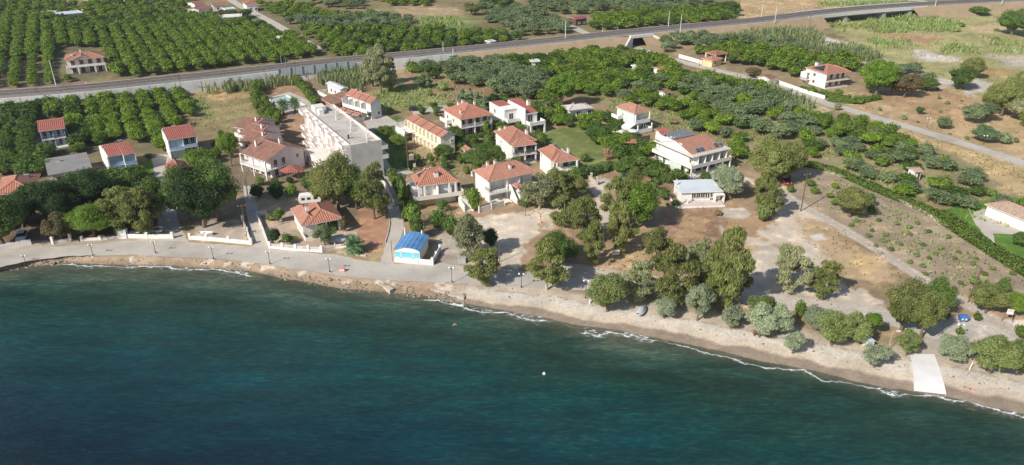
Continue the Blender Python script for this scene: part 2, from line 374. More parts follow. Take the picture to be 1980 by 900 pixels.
# the beach: bands that follow the water's edge
D = shore_d(X, Y)+(fbm(X, Y, 4, 3)-.5)*1.6; bwid = np.interp(X, bw_x, [3.0, 2.6, 7, 9.5, 12]); t = D/bwid
right = np.clip((X-P(860, 560)[0])/8, 0, 1)
def band(lo, hi, soft=.06): return np.clip((t-lo)/soft, 0, 1)*np.clip((hi-t)/soft, 0, 1)
def put(wt, c, k=1):
    global col
    wt = (wt*k)[:, None]; col = col*(1-wt)+np.array(c)*(1+(n2-.5)*.5)*wt
put(band(-99, 1.05, .25), SAND); put(band(.27, .62, .12), PEB, .8*(.4+.6*right)); put(band(.52, .62, .05)*(fbm(X, Y, 1.0, 3) > .5), (.17, .13, .11), .6*right)
put(band(-99, .20, .05), WET); put(band(-99, 1, .1), (.25, .18, .12), (1-right)*.75*(fbm(X, Y, 2., 3) > .42))
put(band(-99, -.02, .1), (.13, .12, .085))
put(np.clip((-D-3)/8, 0, 1), (.05, .08, .05))
# wheel tracks of the dirt road on the right
def ribbon(pts, wid, step=2.0, wob=.0, z=0.0):
    pw = np.array([P(*p, z) for p in pts]); out = []
    # smooth with Catmull-Rom
    q = np.vstack([2*pw[0]-pw[1], pw, 2*pw[-1]-pw[-2]])
    for i in range(1, len(q)-2):
        L_ = np.linalg.norm(q[i+1]-q[i]); n = max(2, int(L_/step))
        for k in range(n):
            u = k/n; out.append(.5*((2*q[i])+(-q[i-1]+q[i+1])*u+(2*q[i-1]-5*q[i]+4*q[i+1]-q[i+2])*u*u+(-q[i-1]+3*q[i]-3*q[i+1]+q[i+2])*u**3))
    out.append(q[-2]); c = np.array(out); tg = np.gradient(c, axis=0); tg /= np.linalg.norm(tg, axis=1)[:, None]; nn = np.stack([-tg[:, 1], tg[:, 0]], 1)
    wl = wid/2*(1+wob*(fbm(c[:, 0], c[:, 1], 3, 3)-.5)*2); wr = wid/2*(1+wob*(fbm(c[:, 0]+50, c[:, 1], 3, 3)-.5)*2)
    return c, nn, c+nn*wl[:, None], c-nn*wr[:, None]
def paint_line(pts, wid, c, off=0, k=1.0):
    cc, nn, _, _ = ribbon(pts, wid, 1.0); cc = cc+nn*off
    lo = cc.min(0)-wid; hi = cc.max(0)+wid; sel = np.where((X > lo[0]) & (X < hi[0]) & (Y > lo[1]) & (Y < hi[1]))[0]
    if not len(sel): return
    m = np.full(len(sel), 1e9)
    for a in range(0, len(cc)): m = np.minimum(m, (X[sel]-cc[a, 0])**2+(Y[sel]-cc[a, 1])**2)
    wt = (np.clip((wid/2-np.sqrt(m)+j3[sel]*.8)/.35, 0, 1)*k)[:, None]
    col[sel] = col[sel]*(1-wt)+np.array(c)*(1+(n2[sel]-.5)*.3)*wt
track = [(1515, 372), (1540, 392), (1613, 433), (1720, 498), (1780, 537), (1851, 577), (1927, 622), (1970, 650)]
paint_line(track, 3.4, (.39, .34, .29)); paint_line(track, .7, (.53, .49, .44), .9); paint_line(track, .7, (.53, .49, .44), -.9)
paint_line([(1395, 395), (1392, 420), (1400, 460)], .9, (.45, .41, .37)); paint_line([(1600, 212), (1560, 222), (1490, 232)], 3, (.40, .32, .24))
paint_line([(1150, 355), (1165, 400), (1140, 440)], 3.5, GRAV, 0, .7); paint_line([(1090, 520), (1300, 552), (1450, 575), (1700, 612), (1800, 640)], 5.5, (.44, .41, .37), 0, .85)
paint_line([(790, 92), (870, 20)], 2, (.36, .28, .19)); paint_line([(1640, 200), (1840, 262)], 1.2, (.34, .26, .18), 4)
col = np.clip(col*1.22*np.array([1.03, 1, .97]), .02, .85)
me = quadmesh('ground', np.stack([X, Y, Z], 1), Q, bpy.data.materials.new('tmp'))
ca = me.color_attributes.new('cover', 'FLOAT_COLOR', 'POINT'); ca.data.foreach_set('color', np.concatenate([col, np.ones((len(col), 1))], 1).astype(np.float32).ravel())
m, t, bs, N = nodes('ground_cover')
at = N("ShaderNodeAttribute", attribute_name='cover'); g = N("ShaderNodeNewGeometry"); pos = g.outputs['Position']
f1 = nz(t, pos, 2.2, 6, .7); f2 = nz(t, pos, .33, 5, .6); f3 = nz(t, pos, 9, 3)
c1 = mixc(t, 1.0, at.outputs['Color'], (.5, .5, .5), 'MULTIPLY')
c1 = mixc(t, ramp(t, f1, .3, .7), c1, mixc(t, 1.0, at.outputs['Color'], (1.3, 1.27, 1.22), 'MULTIPLY'))
c1 = mixc(t, .55, at.outputs['Color'], c1); c1 = mixc(t, ramp(t, f2, .45, .7, 0, .35), c1, mixc(t, 1., at.outputs['Color'], (.72, .74, .72), 'MULTIPLY'))
t.links.new(c1, bs.inputs['Base Color']); bs.inputs['Roughness'].default_value = .95; bs.inputs['Specular IOR Level'].default_value = .15
bump(t, math_(t, 'ADD', f1, math_(t, 'MULTIPLY', f3, .4)), bs, .7, .15)
me.materials[0] = m; me.polygons.foreach_set('use_smooth', [True]*len(me.polygons))
go = bpy.data.objects.new('ground', me); sc.collection.objects.link(go); go['kind'] = 'structure'

# water
yw = np.concatenate([[-2500, -1200, -500, -150, 0, 40], np.linspace(55, 160, 230)])
xs_ = np.concatenate([[-5000, -2000, -600, -250], np.linspace(-150, 150, 420), [250, 600, 2000, 5000]])
XX, YY = np.meshgrid(xs_, yw); WX = XX.ravel(); WY = YY.ravel(); n, k = len(yw), len(xs_)
i = np.arange((n-1)*(k-1)); r = i//(k-1); c = i % (k-1); a = r*k+c; Qw = np.stack([a, a+1, a+k+1, a+k], 1)
ds = -shore_d(WX, WY); keep = (ds[Qw].max(1) > -3); Qw = Qw[keep]
me = quadmesh('sea', np.stack([WX, WY, np.full(len(WX), SEA)], 1), Qw, m)
a_ = me.attributes.new('off', 'FLOAT', 'POINT'); a_.data.foreach_set('value', ds.astype(np.float32))
fx = [P(q, 600, SEA)[0]*0 for q in ()]; fpx = [(-60, .1), (100, .15), (140, .8), (480, .8), (500, .1), (560, .1), (700, .15), (820, .12), (850, .9), (1040, .95), (1060, .15), (1120, .15), (1135, .95), (1255, .95), (1270, .2), (1300, .34), (1500, .42), (1660, .40), (1690, .85), (1745, .9), (1750, .3), (1800, .4), (1840, .8), (2040, .8)]
fxs = [P(q, float(np.interp(q, [p[0] for p in shore_px], [p[1] for p in shore_px])), SEA)[0] for q, _ in fpx]
a_ = me.attributes.new('wash', 'FLOAT', 'POINT'); a_.data.foreach_set('value', np.interp(WX, fxs, [v for _, v in fpx]).astype(np.float32))
m, t, bs, N = nodes('sea_water')
at = N("ShaderNodeAttribute", attribute_name='off'); g = N("ShaderNodeNewGeometry"); pos = g.outputs['Position']; d_ = at.outputs['Fac']
def rot(ang, sx_, sy_):
    mp = N("ShaderNodeMapping"); mp.inputs['Rotation'].default_value = (0, 0, ang); mp.inputs['Scale'].default_value = (sx_, sy_, 1); t.links.new(pos, mp.inputs['Vector']); return mp.outputs[0]
big = nz(t, rot(R(25), .012, .03), 1, 4, .6); med = nz(t, rot(R(15), .06, .16), 1, 5, .65); sml = nz(t, rot(R(20), .5, 1.5), 1, 5, .7); tin = nz(t, rot(R(-15), 1.6, 3.4), 1, 4, .7)
cr = N("ShaderNodeValToRGB"); e = cr.color_ramp; e.elements[0].position = 0; e.elements[0].color = (.13, .15, .11, 1)
e.elements[1].position = 1.0; e.elements[1].color = (.001, .010, .019, 1)
for p_, c_ in ((.03, (.070, .105, .080, 1)), (.09, (.024, .068, .054, 1)), (.16, (.010, .036, .029, 1)), (.28, (.005, .044, .042, 1)), (.44, (.0035, .042, .052, 1)), (.60, (.0025, .029, .042, 1)), (.80, (.0015, .015, .027, 1))):
    q = e.elements.new(p_); q.color = c_
dn = math_(t, 'ADD', d_, math_(t, 'MULTIPLY', math_(t, 'SUBTRACT', big, .5), 34)); dn = math_(t, 'ADD', dn, math_(t, 'MULTIPLY', math_(t, 'SUBTRACT', med, .5), 9))
dn = math_(t, 'MAXIMUM', math_(t, 'MINIMUM', dn, math_(t, 'MULTIPLY', d_, 2.2)), math_(t, 'MULTIPLY', d_, .45))
t.links.new(math_(t, 'DIVIDE', dn, 66), cr.inputs[0])
wc = mixc(t, ramp(t, med, .40, .66, 0, .55), cr.outputs[0], (.010, .034, .026))
deep = ramp(t, d_, 25, 50); wc2 = mixc(t, deep, wc, cr.outputs[0])
wc3 = mixc(t, ramp(t, sml, .35, .75, 0, .38), wc2, mixc(t, 1., wc2, (2.9, 2.3, 1.9), 'MULTIPLY'))  # ripple highlights and dark grain painted into the water colour
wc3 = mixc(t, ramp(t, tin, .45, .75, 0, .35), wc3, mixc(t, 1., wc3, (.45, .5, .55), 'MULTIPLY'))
swell_shade = nz(t, rot(R(30), .085, .36), 1, 3, .55); wc3 = mixc(t, ramp(t, swell_shade, .38, .62, 0, .6), wc3, mixc(t, 1., wc3, (.46, .52, .56), 'MULTIPLY'))  # swell troughs shaded by darkening the water colour
wc3 = mixc(t, ramp(t, nz(t, rot(R(22), .6, 2.2), 1, 3, .6), .48, .66, 0, .5), wc3, mixc(t, 1., wc3, (2.6, 2.1, 1.7), 'MULTIPLY'))  # lit ripple streaks put into the water colour
# foam: breaking ripples along the edge
fa = N('ShaderNodeAttribute', attribute_name='wash'); fo1 = math_(t, 'MULTIPLY_ADD', math_(t, 'SUBTRACT', nz(t, rot(R(0), .12, .12), 1, 2), .5), .5, fa.outputs['Fac']); fo2 = nz(t, rot(R(10), .8, 1.6), 1, 5, .75)
edge = math_(t, 'ADD', d_, math_(t, 'MULTIPLY', math_(t, 'SUBTRACT', nz(t, rot(0, .16, .16), 1, 4, .6), .5), 5.5))
line1 = math_(t, 'MULTIPLY', ramp(t, edge, .9, 1.2), ramp(t, edge, 1.55, 1.25)); line2 = math_(t, 'MULTIPLY', ramp(t, edge, -.4, .3), ramp(t, edge, 2.6, 1.0))
fm = math_(t, 'ADD', math_(t, 'MULTIPLY', line1, ramp(t, fo1, .12, .40, 0, 1)), math_(t, 'MULTIPLY', math_(t, 'MULTIPLY', line2, ramp(t, fo2, .50, .62)), ramp(t, fo1, .45, .75)))
fm = math_(t, 'MINIMUM', math_(t, 'MAXIMUM', fm, 0.), 1.)
fm = math_(t, 'MULTIPLY', fm, ramp(t, fo2, .28, .55, .35, 1))
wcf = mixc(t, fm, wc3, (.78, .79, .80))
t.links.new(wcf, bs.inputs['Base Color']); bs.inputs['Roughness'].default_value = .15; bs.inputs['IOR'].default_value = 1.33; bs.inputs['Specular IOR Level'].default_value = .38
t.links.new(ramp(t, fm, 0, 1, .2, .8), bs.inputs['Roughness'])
bump(t, math_(t, 'ADD', math_(t, 'ADD', sml, math_(t, 'MULTIPLY', tin, .35)), math_(t, 'MULTIPLY', med, 3)), bs, .9, .28)
trp = N("ShaderNodeBsdfTransparent"); trp.inputs[0].default_value = (.80, .86, .82, 1); mx = N("ShaderNodeMixShader")
t.links.new(math_(t, 'MAXIMUM', ramp(t, d_, -.3, 5.5, .25, 1), fm), mx.inputs[0]); t.links.new(trp.outputs[0], mx.inputs[1]); t.links.new(bs.outputs[0], mx.inputs[2])
t.links.new(mx.outputs[0], t.nodes["Material Output"].inputs[0])
me.materials[0] = m; me.polygons.foreach_set('use_smooth', [True]*len(me.polygons))
wo = bpy.data.objects.new('sea', me); sc.collection.objects.link(wo); wo['kind'] = 'structure'

# ---------------------------------------------------------------- paved roads
ROADS = []
def road(name, pts, wid, mat, z=.012, wob=.06, px=True):
    c, nn, l, r_ = ribbon(pts, wid, 1.5, wob); mb = MB()
    for i in range(len(c)-1): mb.face([(*r_[i], z), (*r_[i+1], z), (*l[i+1], z), (*l[i], z)])
    o = mb.build(name, mat); o['kind'] = 'structure'; ROADS.append((c, wid/2)); return o
def sheet(name, poly, mat, z=.008, rag=.25, struct=True):
    pw = [P(*p) for p in poly]; out = []
    for i in range(len(pw)):
        a = np.array(pw[i]); b = np.array(pw[(i+1) % len(pw)]); n = max(1, int(np.linalg.norm(b-a)/1.2))
        for k in range(n):
            q = a+(b-a)*k/n; out.append((q[0]+(float(vnoise(q[0]*.9, q[1]*.9))-.5)*2*rag, q[1]+(float(vnoise(q[0]*.9+40, q[1]*.9))-.5)*2*rag))
    import bmesh
    bm = bmesh.new(); vs_ = [bm.verts.new((x, y, z)) for x, y in out]; f = bm.faces.new(vs_); f.normal_update()
    if f.normal.z < 0: f.normal_flip()
    bmesh.ops.triangulate(bm, faces=[f]); me = bpy.data.meshes.new(name); bm.to_mesh(me); bm.free(); me.materials.append(mat)
    o = bpy.data.objects.new(name, me); sc.collection.objects.link(o)
    if struct: o['kind'] = 'structure'
    return o
sheet('seafront_road', [(-60, 492), (0, 487), (60, 480), (140, 476), (235, 467), (340, 464), (370, 469), (490, 477), (560, 486), (650, 493), (700, 503), (760, 510), (830, 510), (915, 516), (1000, 523), (1060, 530), (1140, 540), (1150, 552), (1130, 562), (1050, 558), (950, 552), (870, 546), (800, 545), (720, 540), (640, 531), (560, 519), (450, 503), (350, 498), (250, 493), (130, 496), (60, 504), (0, 517), (-60, 530)], M['asphalt'], .012, .3)
sheet('lane', [(735, 508), (744, 480), (754, 445), (752, 405), (738, 365), (722, 322), (712, 300), (722, 298), (740, 325), (762, 365), (778, 400), (781, 440), (772, 470), (762, 511)], M['paving'], .016, .1)
sheet('lane', [(312, 466), (306, 440), (303, 380), (296, 318), (292, 308), (322, 300), (328, 330), (334, 380), (345, 430), (365, 468)], M['paving'], .016, .15)
sheet('lane', [(490, 478), (478, 420), (470, 360), (484, 360), (505, 420), (522, 482)], M['paving'], .016, .1)
sheet('lane', [(716, 255), (760, 330), (790, 325), (800, 335), (755, 345), (706, 262)], M['paving'], .018, .1)
sheet('lane', [(700, 232), (745, 222), (772, 240), (735, 250), (712, 250)], M['paving'], .022, .1)
sheet('forecourt', [(790, 208), (865, 203), (868, 215), (800, 222)], M['paving'], .018, .3)
rt = [(2080, 350), (1980, 317), (1880, 284), (1787, 255), (1700, 230), (1633, 210), (1600, 201), (1506, 168), (1431, 147), (1330, 123), (1266, 105), (1230, 93), (1200, 82), (1150, 70), (1118, 58), (1089, 43)]
road('road', rt, 5.0, M['asphalt'], .02)
road('road', [(440, -6), (446, 0), (469, 14), (510, 35), (562, 64), (614, 95)], 4.6, M['paving'], .02)
road('road', [(1600, 3), (1700, 0), (1780, 2), (1800, 12)], 5, M['paving'], .02)
sheet('driveway', [(1876, 414), (1902, 404), (1990, 438), (2000, 455), (1920, 452), (1925, 472), (1912, 472), (1896, 446), (1885, 432)], M['paving'], .014, .1)
# boat ramp of pale concrete running into the water
A = [np.array(P(1760, 686)), np.array(P(1806, 686)), np.array(P(1830, 764, -.9)), np.array(P(1768, 757, -.9))]; mb = MB(); K = 16; rows = []
for i in range(K+1):
    f = i/K*1.0; l = A[0]+(A[3]-A[0])*f; r_ = A[1]+(A[2]-A[1])*f; m_ = (l+r_)/2; dd = shore_d(m_[0:1], m_[1:2])[0]; bb = beach_w(m_[0]); t_ = min(1, max(0, (dd+1.2)/bb)); z = SEA+1.25*(t_*(2-t_)) if dd > -1.2 else SEA+(dd+1.2)*.13
    rows.append((l, r_, z+.07))
for (l, r_, z), (l2, r2, z2) in zip(rows[:-1], rows[1:]):
    mb.face([(*l, z), (*r_, z), (*r2, z2), (*l2, z2)]); mb.face([(*l, z), (*l2, z2), (*l2, z2-.8), (*l, z-.8)]); mb.face([(*r_, z), (*r2, z2), (*r2, z2-.8), (*r_, z-.8)])
tag(mb.build('boat_ramp', M['ramp']), 'bright pale concrete slipway running down the beach into the sea', 'slipway')
# ================================================================ the railway
rn_px = [(-120, 202, 4), (0, 192, 4), (100, 185, 4), (200, 176, 4), (300, 165, 4), (400, 155, 4), (500, 143, 4), (600, 132, 4), (700, 121, 4), (771, 115, 4), (900, 103, 4.2), (1000, 93, 4.5), (1100, 82, 4.8),
 (1200, 71, 5), (1300, 61, 5), (1400, 52, 5), (1500, 42, 5), (1600, 28.5, 5), (1700, 19, 5), (1800, 12, 5), (1980, 3, 5), (2080, -1, 5)]
rp = np.array([(*P(x, y, z), z) for x, y, z in rn_px])
def smooth(q, it=2):
    for _ in range(it):
        o = [q[0]]
        for a, b in zip(q[:-1], q[1:]): o += [a*.75+b*.25, a*.25+b*.75]
        q = np.array(o+[q[-1]])
    return q
RC = smooth(rp); tgt = np.gradient(RC[:, :2], axis=0); tgt /= np.linalg.norm(tgt, axis=1)[:, None]; RN = np.stack([-tgt[:, 1], tgt[:, 0]], 1)
RW = 12.4
rail = empty('railway', RC[0, 0], RC[0, 1], 0, 0, 'double track railway on a raised line crossing behind the village', 'railway'); ro = RC[0].copy(); ro[2] = 0
def sweep(name, prof, mat, a=0, b=None, parent=rail, closed=True, org=None):
    """sweep a cross-section [(offset across, height above rail bed)] along the line"""
    b = len(RC) if b is None else b; mb = MB(); org = ro if org is None else org
    def pt(i, o, h):
        z = RC[i, 2]+h if h > -50 else -.6
        return (RC[i, 0]+RN[i, 0]*o-org[0], RC[i, 1]+RN[i, 1]*o-org[1], z)
    n = len(prof)
    for i in range(a, b-1):
        for k in range(n if closed else n-1):
            p, q = prof[k], prof[(k+1) % n]; mb.face([pt(i, *p), pt(i+1, *p), pt(i+1, *q), pt(i, *q)])
    if closed: mb.face([pt(a, *p) for p in prof]); mb.face([pt(b-1, *p) for p in prof][::-1])
    return mb.build(name, mat, parent)
def at_px(px):
    return int(np.argmin([abs(q[0]/(q[1]*CP+(H-q[2])*SP)*F+990-px) for q in RC]))
iW, iU, iB0, iB1 = at_px(885), at_px(1228), at_px(1575), at_px(1805); end = len(RC)
sweep('ballast', [(1.3, 0), (2.2, .45), (10.2, .45), (11.1, 0)], M['ballast'], closed=False)
bed = plain('trackside_gravel', (.40, .345, .29), .95, .25, .5)
sweep('trackside_path', [(0, 0), (1.3, .01)], bed, closed=False); sweep('trackside_path', [(11.1, .01), (RW, 0)], M['paving'], closed=False)
for o_ in (3.5, 4.95, 7.5, 8.95): sweep('rail', [(o_, .5), (o_, .66), (o_+.09, .66), (o_+.09, .5)], M['rust'])
slm = plain('pale_sleepers', (.30, .28, .25), .9, .2)
mb = MB(); seg = np.cumsum(np.r_[0, np.linalg.norm(np.diff(RC[:, :2], axis=0), axis=1)])
for s in np.arange(0, min(seg[-1], 900), .9):
    i = min(int(np.searchsorted(seg, s, 'right')-1), len(RC)-2); f = (s-seg[i])/(seg[i+1]-seg[i]); c = RC[i]*(1-f)+RC[i+1]*f; nn = RN[i]; tt = tgt[i]
    for o_ in (4.25, 8.25):
        q = [(c[0]+nn[0]*(o_+a)+tt[0]*b-ro[0], c[1]+nn[1]*(o_+a)+tt[1]*b-ro[1]) for a, b in ((-1.2, -.13), (1.2, -.13), (1.2, .13), (-1.2, .13))]
        mb.face([(*p, c[2]+.49) for p in q])
o = mb.build('sleepers', slm, rail); o['kind'] = 'stuff'
sweep('cable_trough', [(11.3, 0), (11.3, .25), (11.8, .25), (11.8, 0)], M['concrete'])
rw = empty('retaining_wall', ro[0], ro[1], 0, 0, 'long stained grey concrete retaining wall holding up the railway on the left', 'retaining wall')
sweep('wall', [(0, -99), (0, .12), (.35, .12), (.35, -99)], M['wallc'], 0, iW+1, rw)
mb = MB()
for s in np.arange(2, seg[iW], 9.5):
    i = int(np.searchsorted(seg, s)); c = RC[i]; tt = tgt[i]; nn = RN[i]
    mb.prism([(c[0]-nn[0]*.05+tt[0]*b-nn[0]*a-ro[0], c[1]-nn[1]*.05+tt[1]*b-nn[1]*a-ro[1]) for a, b in ((-.03, -.05), (.0, -.05), (.0, .05), (-.03, .05))], -.5, c[2]+.05)
mb.build('joint', plain('dark_joint', (.15, .14, .13)), rw)
emb = plain('dry_embankment_earth', (.37, .26, .165), .95, .3, .25, dirt=(.27, .22, .11), b=.1)
o = sweep('embankment', [(0, 0), (-3.5, -2.3), (-8, -99)], emb, iW, at_px(1212), None, False, np.zeros(3)); o['kind'] = 'structure'
o = sweep('embankment', [(0, 0), (-3.5, -2.3), (-8, -99)], emb, at_px(1246), iB0+2, None, False, np.zeros(3)); o['kind'] = 'structure'
o = sweep('embankment', [(0, 0), (-4, -2.3), (-9, -99)], emb, iB1-1, end, None, False, np.zeros(3)); o['kind'] = 'structure'
o = sweep('embankment', [(RW, 0), (RW+4, -2.5), (RW+9, -99)], emb, 0, iB0+1, None, False, np.zeros(3)); o['kind'] = 'structure'
o = sweep('embankment', [(RW, 0), (RW+4, -2.5), (RW+9, -99)], emb, iB1, end, None, False, np.zeros(3)); o['kind'] = 'structure'
# the road bridge over the dry river
br = empty('railway_bridge', RC[iB0, 0], RC[iB0, 1], 0, 0, 'long low concrete railway bridge on piers over the dry river bed', 'bridge'); bo = RC[iB0].copy(); bo[2] = 0
sweep('deck', [(-.3, .35), (-.3, -1.35), (0, -1.35), (0, -.55), (12.7, -.55), (12.7, .35), (12.4, .35), (12.4, -.02), (0, -.02), (0, .35)], plain('bridge_deck_concrete', (.66, .65, .62), .8, .15), iB0, iB1+1, br, True, bo)
for o_ in (1, 4.4, 7.8, 11): sweep('girder', [(o_, -.55), (o_, -2.1), (o_+.7, -2.1), (o_+.7, -.55)], M['concrete'], iB0, iB1+1, br, True, bo)
for f in (.02, .36, .68, .98):
    i = int(iB0+(iB1-iB0)*f); c = RC[i]; nn = RN[i]; tt = tgt[i]; mb = MB()
    q = [(c[0]+nn[0]*a+tt[0]*b-bo[0], c[1]+nn[1]*a+tt[1]*b-bo[1]) for a, b in ((.2, -1), (12.2, -1), (12.2, 1), (.2, 1))]
    mb.prism(q, -1, c[2]-2.1); mb.build('pier', M['concrete'], br)
# the underpass
i = at_px(1228); c = RC[i]; nn = RN[i]; tt = tgt[i]; up = empty('underpass', c[0], c[1], 0, math.atan2(tt[1], tt[0]), 'concrete underpass with splayed wing walls where the country road goes below the railway', 'underpass')
mb = MB(); z = c[2]; cw = plain('wing_wall_concrete', (.66, .61, .55), .85, .25, .3)
mb.box(-5.6, -1.6, -.3, -4.8, 12, z-.9); mb.box(4.8, -1.6, -.3, 5.6, 12, z-.9); mb.build('abutment', cw, up)
mb = MB(); mb.box(-6, -1.8, z-.95, 6, .2, z+.05); mb.build('portal_beam', cw, up)
mb = MB(); mb.box(-4.8, 3, -.1, 4.8, 11, z-1.0); mb.build('portal_shade', M['dark'], up)  # dark solid box stands in for the shade inside the underpass
for s in (-1, 1):
    mb = MB(); a = [(s*5.6, -1.7), (s*13, -7.5), (s*13.6, -6.9), (s*6, -.9)]; ha, hb = z-.1, .7
    mb.face([(*a[0], ha), (*a[1], hb), (*a[2], hb), (*a[3], ha)]); mb.face([(*a[0], ha), (*a[0], -.5), (*a[1], -.5), (*a[1], hb)]); mb.face([(*a[1], hb), (*a[1], -.5), (*a[2], -.5), (*a[2], hb)]); mb.face([(*a[3], ha), (*a[2], hb), (*a[2], -.5), (*a[3], -.5)])
    mb.build('wing_wall', cw, up)
    mb = MB(); mb.face([(*a[3], ha-.05), (*a[2], .5), (s*17, -8, -.2), (s*14, 0, z-.1)]); mb.face([(*a[2], .5), (s*17, -8, -.2), (s*13, -9, -.2)]); mb.build('bank', emb, up)
mb = MB()
for x in np.arange(-6, 6.1, 1.2): mb.tube((x, -1.7, z), (x, -1.7, z+1.1), .05, n=4)
for h in (.55, 1.1): mb.tube((-6, -1.7, z+h), (6, -1.7, z+h), .04, n=4)
mb.build('railing', M['metal'], up)
# small culvert beside the embankment
x, y = P(979, 116); cu = empty('culvert', x, y, 0, R(-10), 'small concrete culvert head in the dry railway bank', 'culvert'); mb = MB()
mb.box(-3, 0, 0, -2.5, 5, 3); mb.box(2, 0, 0, 2.5, 5, 2.6); mb.box(-3, 4, 0, 2.5, 5, 3.2); mb.build('headwall', cw, cu); mb = MB(); mb.face([(2.5, 0, .2), (5.5, -1, .2), (5.5, -.6, .2), (2.5, 4, 2.6)]); mb.build('wing_wall', cw, cu)
# grey screen along the track (noise barrier with posts)
nb = empty('track_screen', ro[0], ro[1], 0, 0, 'pale grey panel screen with upright posts along the railway behind the reeds', 'fence')
i0, i1 = at_px(545), at_px(703)
sweep('panel', [(-.25, -1.9), (-.25, .9), (-.17, .9), (-.17, -1.9)], plain('pale_blue_grey_sheet', (.42, .47, .50), .5, .15), i0, i1, nb)
for s in np.arange(seg[i0], seg[i1-1], 4.3):
    i = int(np.searchsorted(seg, s)); f = (s-seg[i-1])/(seg[i]-seg[i-1]) if i else 0; c = RC[i-1]*(1-f)+RC[i]*f; x = c[0]-RN[i, 0]*.4-ro[0]; y = c[1]-RN[i, 1]*.4-ro[1]
    mb = MB(); mb.tube((x, y, c[2]-2.3), (x, y, c[2]+1.7), .13, n=5); mb.build('post', M['metal'], nb)
